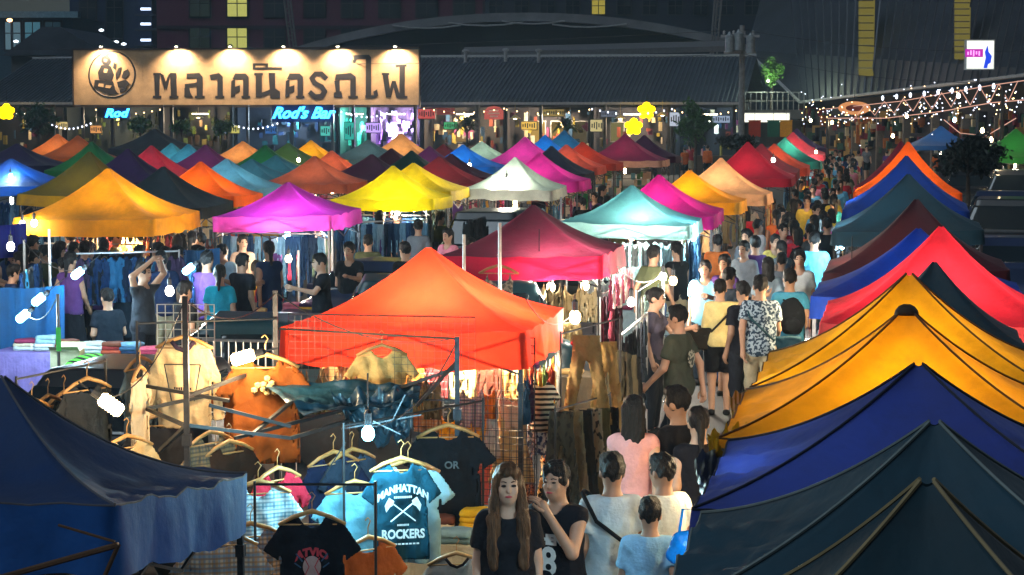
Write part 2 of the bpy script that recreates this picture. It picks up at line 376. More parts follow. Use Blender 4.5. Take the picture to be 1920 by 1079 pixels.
# shop fronts of the hall, one bay each
WALLC = ['1c1a22', '232028', '2a1c20', '1a2226', '2b2620', '231a28']
def shop(px0, px1, wallhex, light, label, sign=None, win=(), power=60, goods=None, gcol=None):
    x0, x1 = ah(px0, 111.2), ah(px1, 111.2); cx = (x0 + x1) / 2; w = x1 - x0
    s = thing('market_shop', label, 'shop', M(cx, 111.2), YAW, 'shop fronts of the market hall')
    b = MB(); b.box((0, 2.2, 1.75), (w - 0.06, 0.12, 3.5)); b.box((-w / 2 + .05, 1.1, 1.75), (0.1, 2.2, 3.5)); b.box((w / 2 - .05, 1.1, 1.75), (0.1, 2.2, 3.5))
    b.build('wall', paint('shop' + wallhex, wallhex, 0.8, var=0.3), s)
    b = MB(); b.box((0, 0.5, 0.5), (w * 0.8, 0.5, 1.0)); b.build('counter', paint('counter', '3a2a1e', 0.6), s)
    if sign:
        hexc, zz, hh, ww, off, em = sign
        b = MB(); b.box((off * w, 0.0, zz), (w * ww, 0.10, hh)); b.build('sign_board', glow('shopsign' + hexc, hexc, em) if em else paint('shopsign' + hexc, hexc, 0.6), s)
    for (ox, oz, ww, hh, hexc, em) in win:
        f = MB(); f.box((ox * w, 2.11, oz), (ww, 0.05, hh)); f_ = f.build('window_frame', TRIM, s)
        f = MB(); f.box((ox * w, 2.07, oz), (ww - .12, 0.05, hh - .12)); f.box((ox * w, 2.06, oz), (0.03, 0.08, hh - .1)); f.build('pane', glow('win' + hexc, hexc, em), f_)
    if goods:
        r2 = random.Random(int(px0) + 5); cols = gcol
        for ci, hexc in enumerate(cols):
            b = MB()
            for i in range(goods // len(cols)):
                hh = r2.uniform(0.15, 0.55); b.box((r2.uniform(-.45, .45) * w, r2.uniform(0.7, 1.9), r2.uniform(1.2, 3.2)), (r2.uniform(.08, .3), r2.uniform(.05, .12), hh), r2.uniform(-.6, .6))
            o = b.build('goods', cloth('goods' + hexc, hexc), s); o['kind'] = 'stuff'
    if power:
        L = bpy.data.lights.new('shop_light', 'POINT'); L.energy = power * 10; L.color = light; L.shadow_soft_size = 0.15
        lo = bpy.data.objects.new('shop_light', L); COL.objects.link(lo); lo.parent = s; lo.location = (0, 0.4, 2.9)
        b = MB(); b.box((0, 0.4, 3.15), (0.9, 0.09, 0.06)); b.build('tube_lamp', glow('tube_lamp', 'ffeccc', 8), s)
    return s
PU, WM, CL, GR = (0.80, 0.62, 1.0), (1.0, 0.78, 0.5), (0.6, 0.85, 1.0), (0.5, 1.0, 0.8)
mixed = ['7a3a2a', 'b0a080', '28405a', '8a7a30', '602a4a', 'c0b8a8']
shop(-40, 120, '1c1a22', WM, 'dark shop bay with yellow neon at the left end of the hall', power=10, goods=24, gcol=mixed)
shop(122, 300, '1a2226', WM, 'dark shop bay under the emblem end of the signboard', sign=('10243a', 3.25, 0.5, .3, 0, 0), power=25, goods=40, gcol=['3a4a20', '2a3018', '6a6a40', '40402a'])
shop(302, 440, '1c1a1e', WM, 'plant filled shop bay with small yellow lamps', power=22, goods=36, gcol=['4a5a20', '2a3018', '6a6030', '382a1a'])
shop(442, 632, '161a2a', CL, 'bar front glowing blue under the cursive neon', power=40, goods=40, gcol=['1a2a4a', '203040', '3a3a44', '124a50'], win=((.36, 2.3, 1.0, 1.4, '16707a', .5),))
shop(634, 690, '103a3a', GR, 'teal lit kiosk right of the cursive neon', power=50, goods=24, gcol=['2a8a80', '104a4a', '60b0a0'])
shop(692, 790, '2a2030', PU, 'clothes shop lit violet white', power=110, goods=70, gcol=['d0c8e0', '7a5a9a', '2a2230', 'b0a0c8'])
shop(792, 946, '2a2422', WM, 'shop bay with red and pink sign boards behind the fan palm', sign=('a04038', 3.3, 0.36, .34, -.28, 0.25), power=45, goods=50, gcol=mixed, win=((-.18, 2.1, 1.3, 1.0, 'b08a50', .35),))
shop(948, 1108, '26222a', WM, 'cafe bay with amber framed windows', sign=('5a4a28', 3.35, 0.3, .3, .1, 0.1), power=50, goods=36, gcol=mixed, win=((-.2, 2.2, 0.9, 1.2, 'c8a050', .5), (.05, 2.2, 0.9, 1.2, 'a88840', .4), (.3, 2.2, 0.9, 1.2, '706040', .3)))
shop(1110, 1262, '2e2c36', WM, 'grey walled bay behind the yellow neon flowers', power=30, goods=30, gcol=mixed, win=((-.25, 2.2, 0.8, 1.1, '8a8050', .4),))
shop(1264, 1392, '202028', CL, 'dim bay behind the leafy tree at the right end of the hall', power=14, goods=24, gcol=mixed)

b = MB()
sg1 = thing('pink_sign', 'round shouldered pink red sign hung under the hall eave', 'sign', PB(926, 212, 109.6), YAW)
b.prism([(-.5, -.34), (.5, -.34), (.5, .1), (.3, .3), (0, .36), (-.3, .3), (-.5, .1)], -.04, .04); b.build('board', mat('pinkglow', (0, 0, 0), emit=lin('c05a50'), estr=0.55), sg1)
m_ = MB()
for z_, w_ in ((.12, .5), (-.03, .62), (-.18, .4)): m_.box((0, -.05, z_), (w_, .02, .07))
m_.build('lettering', paint('signpale', 'f0d0c0'), sg1)
# neon writing
nb = thing('neon_bar_sign', 'blue cursive neon bar sign under the beige signboard', 'neon sign', PB(566, 213, 107.6), YAW)
text('lettering', "Rod's Bar", 0.82, glow('neonblue', '2a9cff', 7), nb, (0, 0, 0), extrude=0.03, shear=0.45, bold=0.022, sx=1.02)
b = MB(); b.box((0, 0.14, 0.0), (3.3, 0.03, 0.9)); b.build('back_plate', paint('neonplate', '0a1430', 0.4), nb)
L = bpy.data.lights.new('neon_light', 'POINT'); L.energy = 45; L.color = (0.12, 0.45, 1.0); L.shadow_soft_size = 0.8
lo = bpy.data.objects.new('neon_light', L); COL.objects.link(lo); lo.parent = nb; lo.location = (0, -0.9, -0.4)
n2 = thing('neon_sign', 'small blue neon sign at the left under the signboard', 'neon sign', PB(217, 213, 107.6), YAW)
text('lettering', 'Rod', 0.62, glow('neonblue', '2a9cff', 7), n2, (0, 0, 0), extrude=0.03, shear=0.3, bold=0.02, sx=1.2)
b = MB(); b.box((0, 0.12, 0), (1.5, 0.03, 0.55)); b.build('back_plate', paint('neonplate', '0a1430', 0.4), n2)
def flower(px, py, b_, label):
    o = thing('yellow_neon', label, 'neon sign', PB(px, py, b_), YAW)
    for k in range(5):
        a = 2 * math.pi * k / 5 + .3; m_ = MB()
        m_.prism([(.27 * math.cos(a) + .19 * math.cos(t), .27 * math.sin(a) + .17 * math.sin(t)) for t in [2 * math.pi * i / 12 for i in range(12)]], -.05 - .004 * k, .05 + .003 * k)
        m_.build('petal', glow('neonyellow', 'ffc800', 5), o)
    m_ = MB(); m_.lathe([(0, -.05), (.12, -.04), (.12, .04), (0, .05)], n=10); m_.build('heart', glow('neonyellow', 'ffc800', 5), o, (0, 0, 0), (R(90), 0, 0))
    m_ = MB(); m_.tube([(0, .05, .3), (0, .06, 1.2)], .015, 5); m_.build('hanger', DARK, o)
flower(1212, 208, 108.5, 'yellow neon flower, upper one beneath the hall roof')
flower(1188, 238, 107.5, 'yellow neon flower, lower one beneath the hall roof')
flower(12, 210, 107.5, 'yellow neon flower at the left border')
# pendant lamps with shades
for px, py, lab in ((966, 224, 'enamel pendant lamp before the amber cafe windows'), (1163, 224, 'enamel pendant lamp left of the yellow neon flowers'), (372, 222, 'enamel pendant lamp over the plant shop'), (1242, 218, 'enamel pendant lamp right of the yellow neon flowers')):
    o = thing('pendant_lamp', lab, 'lamp', PB(px, py, 109.2), YAW, 'pendant lamps under the hall eave')
    m_ = MB(); m_.lathe([(.03, .22), (.10, .18), (.30, .03), (.29, .03), (.02, .17)], n=14); m_.tube([(0, 0, .2), (0, 0, .8)], .012, 5); m_.build('lamp_shade', paint('shadecream', 'a09060', .5), o)
    m_ = MB(); m_.lathe([(0, -.02), (.09, .02), (.08, .1), (0, .12)], n=10); m_.build('bulb', glow('bulb_warm', 'ffd9a0', 18), o)

# ------------------------------------------------------------------ leafy trees and potted palms
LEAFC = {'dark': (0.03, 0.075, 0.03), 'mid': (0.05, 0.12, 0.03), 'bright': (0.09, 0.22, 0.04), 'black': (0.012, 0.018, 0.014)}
def tree(px, py, Y, rx, rz, kind, label, trunk_h=None, n=900, leaf=0.16, seed=1, base=0.0, palm=False):
    c = P(px, py, Y); rs = np.random.RandomState(seed)
    o = thing('leafy_tree', label, 'tree', (c.x, c.y, base), 0)
    top = c.z - base
    m_ = MB(); m_.tube([(0, 0, 0), (.03, 0, top * .5), (0, .02, top - rz * .4)], [.09, .07, .04], 7)
    for k in range(6):
        a = k * 1.05 + .3; m_.tube([(0, 0, top - rz * .7), (rx * .45 * math.cos(a), rx * .45 * math.sin(a), top - rz * .1 + .2 * rz * math.sin(3 * a)), (rx * .75 * math.cos(a), rx * .75 * math.sin(a), top + .3 * rz * math.cos(5 * a))], [.035, .022, .01], 5)
    m_.build('trunk', mat('bark', (0.06, 0.045, 0.035), rough=0.9, var=0.4, scale=8), o)
    if palm:
        V = []; F = []
        for k in range(n // 14):
            a = rs.rand() * 6.28; el = rs.uniform(.1, 1.4); ln = rx * rs.uniform(.8, 1.25); prev = None
            for j in range(7):
                t = j / 6; hh = top - rz * .3 + ln * (t * math.sin(el) - .55 * t * t); rr_ = ln * t * math.cos(el) ; wd = .05 * leaf / .16 * (1 - t * .8) * 2
                cx_, cy_ = rr_ * math.cos(a), rr_ * math.sin(a); px_, py_ = -math.sin(a) * wd, math.cos(a) * wd
                V += [(cx_ - px_, cy_ - py_, hh), (cx_ + px_, cy_ + py_, hh + .01)]
                if j: i = len(V); F.append((i - 4, i - 3, i - 1, i - 2))
        V = np.array(V); F = np.array(F)
    else:
        nc = 26; cc = rs.normal(size=(nc, 3)); cc /= np.linalg.norm(cc, axis=1)[:, None]; cc *= rs.uniform(.35, .95, (nc, 1)); cc *= np.array([rx, rx, rz])
        which = rs.randint(0, nc, n); pc = cc[which] + rs.normal(size=(n, 3)) * np.array([rx, rx, rz]) * .17 + np.array([0, 0, top])
        ax = rs.normal(size=(n, 3)); ax /= np.linalg.norm(ax, axis=1)[:, None]; bx = np.cross(ax, rs.normal(size=(n, 3))); bx /= np.linalg.norm(bx, axis=1)[:, None]
        s = leaf * rs.uniform(.6, 1.3, (n, 1))
        V = np.stack([pc - ax * s, pc + bx * s * .45, pc + ax * s, pc - bx * s * .45], 1).reshape(-1, 3); F = np.arange(4 * n).reshape(-1, 4)
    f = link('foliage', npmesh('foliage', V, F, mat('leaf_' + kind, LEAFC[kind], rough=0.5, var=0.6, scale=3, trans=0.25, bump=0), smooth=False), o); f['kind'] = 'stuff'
    return o
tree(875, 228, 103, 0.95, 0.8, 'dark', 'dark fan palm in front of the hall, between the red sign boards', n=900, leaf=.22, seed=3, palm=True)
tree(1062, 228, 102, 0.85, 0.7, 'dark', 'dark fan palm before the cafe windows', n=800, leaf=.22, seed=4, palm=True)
tree(1304, 232, 98, 0.85, 0.95, 'mid', 'leafy tree before the dim right bay of the hall', n=1200, leaf=.13, seed=5)
tree(415, 240, 106, 0.6, 0.45, 'mid', 'yellow green potted shrub lit by the plant shop lamp', n=700, leaf=.10, seed=6)
tree(262, 236, 106, 0.7, 0.4, 'mid', 'low shrub under the left part of the signboard', n=600, leaf=.10, seed=7)
tree(340, 238, 107, 0.55, 0.35, 'mid', 'low shrub between the two pendant lit bays', n=500, leaf=.10, seed=17)
tree(70, 225, 104, 0.9, 0.75, 'dark', 'dim tree near the yellow neon at the left border', n=900, leaf=.13, seed=8)
tree(1447, 134, 112, 0.55, 0.65, 'bright', 'bright green young tree on the terrace beside the hall roof', n=900, leaf=.10, seed=9, base=3.4)
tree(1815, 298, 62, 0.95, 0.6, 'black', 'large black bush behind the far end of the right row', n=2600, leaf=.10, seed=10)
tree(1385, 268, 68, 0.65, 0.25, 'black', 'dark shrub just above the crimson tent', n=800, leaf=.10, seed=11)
L = bpy.data.lights.new('terrace_light', 'POINT'); L.energy = 160; L.color = (0.8, 1.0, 0.7); L.shadow_soft_size = .1
lo = bpy.data.objects.new('terrace_light', L); COL.objects.link(lo); lo.location = P(1440, 150, 110.6)
tl = thing('terrace_lamp', 'small globe lamp below the bright green terrace tree', 'lamp', P(1440, 152, 110.6), 0)
m_ = MB(); m_.lathe([(0, -.06), (.055, -.03), (.055, .03), (0, .06)], n=10); m_.build('bulb', glow('bulb_white', 'fff4e2', 18), tl)
m_ = MB(); m_.tube([(0, 0, -.06), (0, 0, -1.4)], .02, 5); m_.build('post', DARK, tl)

# ------------------------------------------------------------------ buildings behind
def slab(name, px0, px1, py0, py1, Y, m, depth=14, parent=None, bottom=0.0):
    p0, p1 = P(px0, py0, Y), P(px1, py1, Y)
    b = MB(); zb = bottom if bottom is not None else p1.z
    b.box(((p0.x + p1.x) / 2, Y + depth / 2, (p0.z + zb) / 2), (p1.x - p0.x, depth, p0.z - zb)); return b.build(name, m, parent)
def winrect(parent, px, py, w, h, Y, hexc, em, name='window'):
    p = P(px, py, Y); b = MB(); b.box((p.x, Y - .06, p.z), (w + .3, .14, h + .3)); f = b.build(name, paint('winframe', '0c0a10', .6), parent)
    b = MB(); b.box((p.x, Y - .145, p.z), (w, .05, h)); b.build('pane', glow('w' + hexc + str(em), hexc, em) if em else mat('glass_dark', (0.02, 0.025, 0.03), rough=.1), f)
    b = MB(); b.box((p.x, Y - .18, p.z), (.08, .05, h - .01)); b.box((p.x, Y - .181, p.z + h * .1), (w - .01, .05, .08)); b.build('mullion', DARK, f)
wine = thing('apartment_block', 'dark wine coloured apartment block with a few lit windows', 'building')
slab('wall', 292, 905, -90, 250, 190, paint('winewall', '5a2038', .9), 16, wine)
for k in range(-2, 3): 
    b = MB(); p = P(292, 52 + k * 63, 190); q = P(905, 52, 190); b.box(((p.x + q.x) / 2, 189.93, p.z), (q.x - p.x - .3, .16, .35)); b.build('floor_band', paint('wineband', '2a101c', .9), wine)
for i, px in enumerate((375, 445, 515, 590, 660, 730, 800, 870)):
    for py, row in ((-52, 0), (11, 1), (74, 2)):
        hexc, em = ('9a9a50', .9) if (px == 445 and row) else ('4a5a50', .10) if (px == 375 and row) else ('1a2028', 0.0)
        winrect(wine, px, py, 1.7, 1.9, 190, hexc, em)
nav = thing('tower_block', 'navy tower block with three lit balcony lamps', 'building')
slab('wall', 128, 288, -120, 250, 205, paint('navywall', '1c2a48', .9), 16, nav)
for py in (18, 46, 76):
    p = P(276, py, 205); b = MB(); b.box((p.x, 204.3, p.z - .55), (2.0, 1.3, .16)); b.build('balcony', paint('balc', '2a3444', .8), nav)
    b = MB(); b.box((p.x, 204.2, p.z), (0.95, .12, .22)); b.build('balcony_lamp', glow('balclamp', 'cfe4ff', 2.2), nav)
    winrect(nav, 215, py, 1.4, 1.7, 205, '24303c', 0.05); winrect(nav, 165, py, 1.4, 1.7, 205, '1a2028', 0.0)
gry = thing('low_block', 'blue grey low building with pale cornice at the upper left', 'building')
slab('wall', -60, 138, 30, 250, 172, paint('gryw', '2c4656', .85), 14, gry)
b = MB(); p = P(-60, 28, 171.8); q = P(148, 28, 171.8); b.box(((p.x + q.x) / 2, 172, p.z), (q.x - p.x, 1.2, .5)); b.build('cornice', paint('gryc', '6a8a98', .8), gry)
for px, hexc, em in ((25, '6a8a98', .35), (62, '4a7a8a', .4), (100, '34505c', .2)): winrect(gry, px, 68, 1.2, 2.2, 172, hexc, em)
p = P(18, 38, 170); lampp = thing('street_lamp', 'orange street lamp glowing at the upper left corner', 'lamp', (p.x, p.y, 0), 0)
m_ = MB(); m_.lathe([(0, -.16), (.2, -.1), (.22, .06), (0, .14)], (0, 0, p.z), 12); m_.build('lamp_head', glow('sodium', 'ffb070', 6), lampp)
m_ = MB(); m_.tube([(0, .5, 0), (0, .5, p.z + .1), (0, .1, p.z + .16)], .06, 6); m_.build('pole', DARK, lampp)
for px, py, wh in ((190, 57, 'highest of three above the emblem'), (218, 79, 'middle one of three above the emblem'), (232, 83, 'lowest of three above the emblem'), (30, 78, 'below the orange street lamp')):
    p = P(px, py, 165); o = thing('wall_lamp', 'small white lamp on a dark roof, ' + wh, 'lamp', p, 0, 'small lamps on the dark roofs at upper left')
    m_ = MB(); m_.lathe([(0, -.1), (.18, -.06), (.2, .04), (0, .12)], n=10); m_.build('bulb', glow('lampwhite', 'e0f0ff', 2.5), o); m_ = MB(); m_.tube([(0, .05, -.1), (0, .3, -p.z)], .03, 5); m_.build('bracket', DARK, o)
gab = thing('gabled_house', 'black gabled roof at the upper left beyond the hall', 'building')
p0, p1, pt = P(5, 104, 140), P(205, 104, 140), P(95, 51, 140)
b = MB(); b.prism([(p0.x, p0.z), (p1.x, p1.z), (pt.x + .6, pt.z), (pt.x - .6, pt.z)], 140, 154); b.build('roof', ROOF, gab)
b = MB(); b.box(((p0.x + p1.x) / 2, 147, p0.z / 2), (p1.x - p0.x - 1, 13, p0.z - .02)); b.build('wall', DWALL, gab)
far = thing('added_block', 'huge unlit block added to hide the sky behind the arched roof', 'building')  # added block that covers the sky above the roofs
slab('wall', 860, 2050, -260, 250, 250, paint('farwall', '14142a', .9), 18, far)
for i in range(12):
    for py in (-20, 14):
        winrect(far, 930 + i * 48, py, 1.5, 1.6, 250, 'b0a040' if (i == 4 and py == 14) else '1e2434', .5 if (i == 4 and py == 14) else .06)
# arched hall roof
arch = thing('arched_hall', 'hangar with a low arched roof beyond the market hall', 'building')
def archpts(dy, n=28):
    out = []
    for i in range(n + 1):
        t = -1 + 2 * i / n; px = 985 + 440 * t; py = 24 + dy + 62 * t * t + 6 * t ** 4
        out.append(P(px, py, 150))
    return out
up, lo_ = archpts(0), archpts(16)
b = MB(); n = len(up)
v = [(p.x, 150, p.z) for p in up] + [(p.x, 150, p.z) for p in lo_] + [(p.x, 152, p.z) for p in up] + [(p.x, 152, p.z) for p in lo_]
f = []
for i in range(n - 1): f += [(i, n + i, n + i + 1, i + 1), (2 * n + i, i, i + 1, 2 * n + i + 1), (n + i, 3 * n + i, 3 * n + i + 1, n + i + 1)]
b.add(v, f); b.build('arch_rim', mat('archrim', (0.16, 0.16, 0.17), rough=.6, var=.3, scale=.5), arch)
b = MB(); v = [(p.x, 152.01, p.z - .15) for p in up] + [(p.x, 185, p.z + .1) for p in up]
b.add(v, [(i, i + 1, n + i + 1, n + i) for i in range(n - 1)]); b.build('vault', ROOF, arch)
b = MB(); v = [(p.x, 151, p.z - .02) for p in lo_] + [(p.x, 151, 0) for p in lo_]; b.add(v, [(i, n + i, n + i + 1, i + 1) for i in range(n - 1)]); b.build('wall', paint('archwall', '181a26', .85), arch)
for px, py, ww in ((910, 43, 2.6), (1105, 46, 2.6), (1000, 40, 2.2), (800, 48, 2.4)):
    p = P(px, py, 149.9); b = MB(); b.tube([(p.x - ww, 149.9, p.z), (p.x - ww / 2, 149.9, p.z - .16), (p.x, 149.9, p.z - .2), (p.x + ww / 2, 149.9, p.z - .14), (p.x + ww, 149.9, p.z + .02)], .06, 5); b.build('hanging_cable', TRIM, arch)
low = thing('lean_to_roof', 'low grey roof edge between the hall and the arched roof', 'building')
p0, p1 = P(865, 99, 135), P(1395, 86, 135)
b = MB(); b.add([(p0.x, 135, p0.z), (p1.x, 135, p1.z), (p1.x, 145, p1.z + .6), (p0.x, 145, p0.z + .6), (p0.x, 135, p0.z - .35), (p1.x, 135, p1.z - .35)], [(0, 1, 2, 3), (4, 5, 1, 0)]); b.build('roof', mat('leanto', (.11, .105, .11), rough=.6), low)
b = MB(); b.box(((p0.x + p1.x) / 2, 140, 2.5), (p1.x - p0.x, 8, 5)); b.build('wall', DWALL, low)
for px, py, lab in ((873, 100, 'small vent on the hall ridge, nearest the signboard'), (948, 98, 'thin vent pipe on the hall ridge'), (1010, 99, 'vent on the hall ridge, rightmost of three')):
    p = P(px, py, 119); o = thing('roof_vent', lab, 'vent', p, 0, 'vents on the hall ridge'); m_ = MB(); m_.lathe([(.1, -.55), (.1, .05), (.2, .07), (.2, .16), (0, .24)], n=10); m_.build('pipe', TRIM, o)
for px0, px1, yb, lab in ((535, 549, 84, 'leaning lattice mast left of the arched roof'), (1349, 1338, 104, 'leaning lattice mast right of the arched roof')):
    o = thing('lattice_mast', lab, 'mast'); A, B_ = P(px0, -30, 146), P(px1, yb, 146); G = B_ + (B_ - A) * ((B_.z) / (A.z - B_.z)); m_ = MB()
    for dx, dy in ((-.22, 0), (.22, 0), (0, .35)): m_.tube([A + Vector((dx, dy, 0)), G + Vector((dx, dy, 0))], .07, 5)
    for k in range(26):
        t0, t1 = k / 26, (k + 1) / 26; pa, pb = A + (G - A) * t0, A + (G - A) * t1; s_ = .22 if k % 2 else -.22
        m_.tube([pa + Vector((s_, 0, 0)), pb + Vector((-s_, 0, 0))], .04, 4)
    m_.build('lattice', mat('mastgrey', (.16, .15, .15), rough=.6, metal=.3), o)
# utility pole with transformers
p = P(1390, 250, 100); o = thing('utility_pole', 'concrete utility pole with grey transformers at the right end of the hall', 'utility pole', (p.x, 100, 0), 0)
zt = P(1390, 48, 100).z
m_ = MB(); m_.tube([(0, 0, 0), (0, 0, zt)], [.17, .12], 8); m_.build('pole', mat('concrete', (.2, .195, .19), rough=.85, var=.3), o)
m_ = MB(); m_.box((-.1, -.05, zt - .5), (1.8, .12, .12)); m_.box((-.1, -.05, zt - 1.25), (1.5, .12, .12)); m_.build('cross_arm', TRIM, o)
for dx, dz in ((-.62, -.85), (-.2, -.75), (.36, -.9)):
    m_ = MB(); m_.lathe([(0, -.42), (.2, -.4), (.21, .36), (.1, .42), (.04, .55), (0, .55)], (dx, -.32, zt + dz), 12); m_.build('transformer', mat('trafo', (.26, .29, .31), rough=.5, metal=.3), o)
for dx in (-.85, -.4, .1, .5): 
    m_ = MB(); m_.lathe([(.03, 0), (.07, .05), (.04, .1), (.07, .15), (.0, .22)], (dx, -.05, zt - .44), 8); m_.build('insulator', TRIM, o)
for dz, sag in ((-.2, .9), (-1.3, 1.4)):
    w_ = MB(); A = Vector((p.x, 100, zt + dz)); Bp = P(2000, 96 if dz > -1 else 150, 84); Cp = P(-60, 92 if dz > -1 else 100, 128)
    for E in (Bp, Cp):
        w_.tube([A + (E - A) * t + Vector((0, 0, -sag * 4 * t * (1 - t) * .4)) for t in [i / 14 for i in range(15)]], .018, 4)
    w_.build('power_line', DARK, o, (-p.x, -100, 0))
# terrace with railing and lit strip sign beside the hall
ter = thing('terrace', 'roof terrace with thin railing right of the hall', 'terrace')
p0, p1 = P(1398, 195, 111), P(1508, 195, 111)
b = MB(); b.box(((p0.x + p1.x) / 2, 113, 3.15), (p1.x - p0.x, 4, .45)); b.build('deck', DWALL, ter)
b = MB()
for k in range(12): x = p0.x + (p1.x - p0.x) * k / 11; b.tube([(x, 111.05, 3.38), (x, 111.05, 4.3)], .02, 4)
for h in (3.85, 4.3): b.tube([(p0.x, 111.05, h), (p1.x, 111.05, h)], .025, 4)
b.build('railing', TRIM, ter)
b = MB(); b.box(((p0.x + p1.x) / 2, 113.5, 1.4), (p1.x - p0.x, 3, 2.9)); b.build('wall', paint('terw', '28242a'), ter)
st = thing('lit_strip_sign', 'white lit strip sign under the terrace beside the hall', 'sign', P(1437, 221, 108), 0)
b = MB(); b.box((0, 0, 0), (2.3, .18, .42)); b.build('light_panel', glow('strip', 'f2f2dc', 1.1), st); b = MB(); b.box((0, .1, 0), (2.42, .1, .52)); b.build('frame', TRIM, st)
for x_ in (-.9, .9): b = MB(); b.tube([(x_, .1, .26), (x_, .1, 1.0)], .02, 4); b.build('hanger', DARK, st)
for px, hexc, lab in ((1415, 'a03018', 'rust red banner under the lit strip sign'), (1450, '1a5a4a', 'green banner under the lit strip sign'), (1474, 'c08a20', 'ochre banner under the lit strip sign')):
    o = thing('banner', lab, 'banner', P(px, 242, 107), 0); b = MB(); b.box((0, 0, 0), (.6, .03, .8)); b.tube([(-.33, 0, .42), (.33, 0, .42)], .02, 5); b.build('cloth', cloth('ban' + hexc, hexc), o); b = MB(); b.tube([(0, .02, .42), (0, .02, 1.0)], .012, 4); b.build('cord', DARK, o)

# the big dark roof at right with its lit strips
bigr = thing('corner_building', 'building with huge dark ribbed roof at the upper right', 'building')
A, Bq, Cq = P(1500, 192, 112), P(1990, 133, 82), P(1400, 95, 124)
Dq = P(2080, -160, 100); Eq = P(1470, -160, 150)
b = MB(); b.add([A, Bq, Dq, Eq, Cq], [(0, 1, 2, 3, 4)]); b.build('roof', mat('bigroof', (0.035, 0.04, 0.052), rough=.55, metal=.2, var=.4, scale=.3, bump=.1), bigr)
b = MB(); b.tube([Cq, A, Bq], .09, 5); b.build('gutter', TRIM, bigr)
nrm = (Bq - A).cross(Cq - A).normalized(); nrm = -nrm if nrm.y > 0 else nrm
def onroof(px, py):
    d = P(px, py, 100) - Vector((0, 0, CAM_H)); t = (A - Vector((0, 0, CAM_H))).dot(nrm) / d.dot(nrm); return Vector((0, 0, CAM_H)) + d * t
b = MB()
for k in range(34):
    t = (k + .5) / 34; p0 = A + (Bq - A) * t + nrm * .03; p1 = onroof(1500 + 16 * k * .9 - 20 + k * 1.5, -30) + nrm * .03
    b.tube([p0, p1], .05, 4)
o = b.build('roof_rib', mat('bigrib', (.05, .056, .07), rough=.5, metal=.3), bigr); o['kind'] = 'stuff'
for px0, px1, yb in ((1613, 1640, 143), (1793, 1820, 112)):
    q = [onroof(px0, -40), onroof(px1 + 2, -40), onroof(px1 - 2, yb), onroof(px0, yb)]; b = MB(); b.add([p_ + nrm * .09 for p_ in q] + [p_ + nrm * .01 for p_ in q], [(0, 1, 2, 3), (4, 5, 1, 0), (5, 6, 2, 1), (6, 7, 3, 2), (7, 4, 0, 3)])
    s_ = b.build('skylight_strip', mat('skylight', (0, 0, 0), emit=lin('5c5426'), estr=.9), bigr)
    for k in range(1, 13):
        y = -40 + (yb + 40) * k / 13; p0, p1 = onroof(px0 - 1, y) + nrm * .1, onroof(px1 + 1, y) + nrm * .1; b = MB(); b.tube([p0, p1], .035, 4); b.build('glazing_bar', DARK, s_)
b = MB()
w0, w1 = P(1500, 195, 113), P(1990, 195, 83)
b.add([(w0.x, 114, 0), (w1.x, 85, 0), (w1.x, 85, 4.6), (w0.x, 114, 3.7)], [(0, 1, 2, 3)]); b.build('wall', paint('bigw', '241c22', .85), bigr)
for i in range(9):
    t = (i + .5) / 9; q = w0 + (w1 - w0) * t; b = MB(); b.box((q.x, 113.4 - 29 * t, 1.6), (.35, .35, 3.2)); b.build('column', paint('bigcol', '8a8a60' if i % 2 else '5a5048', .7), bigr)
    L = bpy.data.lights.new('arcade_light', 'POINT'); L.energy = 110; L.color = (1.0, .8, .55) if i % 3 else (.9, .7, .9); L.shadow_soft_size = .15
    lo = bpy.data.objects.new('arcade_light', L); COL.objects.link(lo); lo.parent = bigr; lo.location = (q.x + .9, 112.6 - 29 * t, 2.7)
# goods along that wall
r3 = random.Random(4)
for hexc in ('b08a50', '803040', 'c0b090', '405a4a', '2a2430', 'a05a28'):
    b = MB()
    for i in range(46):
        t = r3.random(); q = w0 + (w1 - w0) * t; b.box((q.x, 113.2 - 29 * t, r3.uniform(1.0, 3.3)), (r3.uniform(.12, .5), .12, r3.uniform(.15, .6)), r3.uniform(-.3, .9))
    o = b.build('shop_goods', cloth('bg' + hexc, hexc), bigr); o['kind'] = 'stuff'
osn = thing('oval_sign', 'orange oval shop sign below the big dark roof', 'sign', P(1602, 203, 96), 0)
m_ = MB(); m_.prism([(.72 * math.cos(t), .3 * math.sin(t)) for t in [2 * math.pi * i / 24 for i in range(24)]], -.05, .05); m_.build('board', mat('ovalglow', (0, 0, 0), emit=lin('c08050'), estr=.8), osn)
m_ = MB(); m_.prism([(.4 * math.cos(t), .15 * math.sin(t)) for t in [2 * math.pi * i / 20 for i in range(20)]], -.07, -.045); m_.build('emblem', paint('ovalred', '8a2a18'), osn)
m_ = MB(); m_.tube([(0, .03, .3), (0, .05, .8)], .02, 4); m_.build('hanger', DARK, osn)
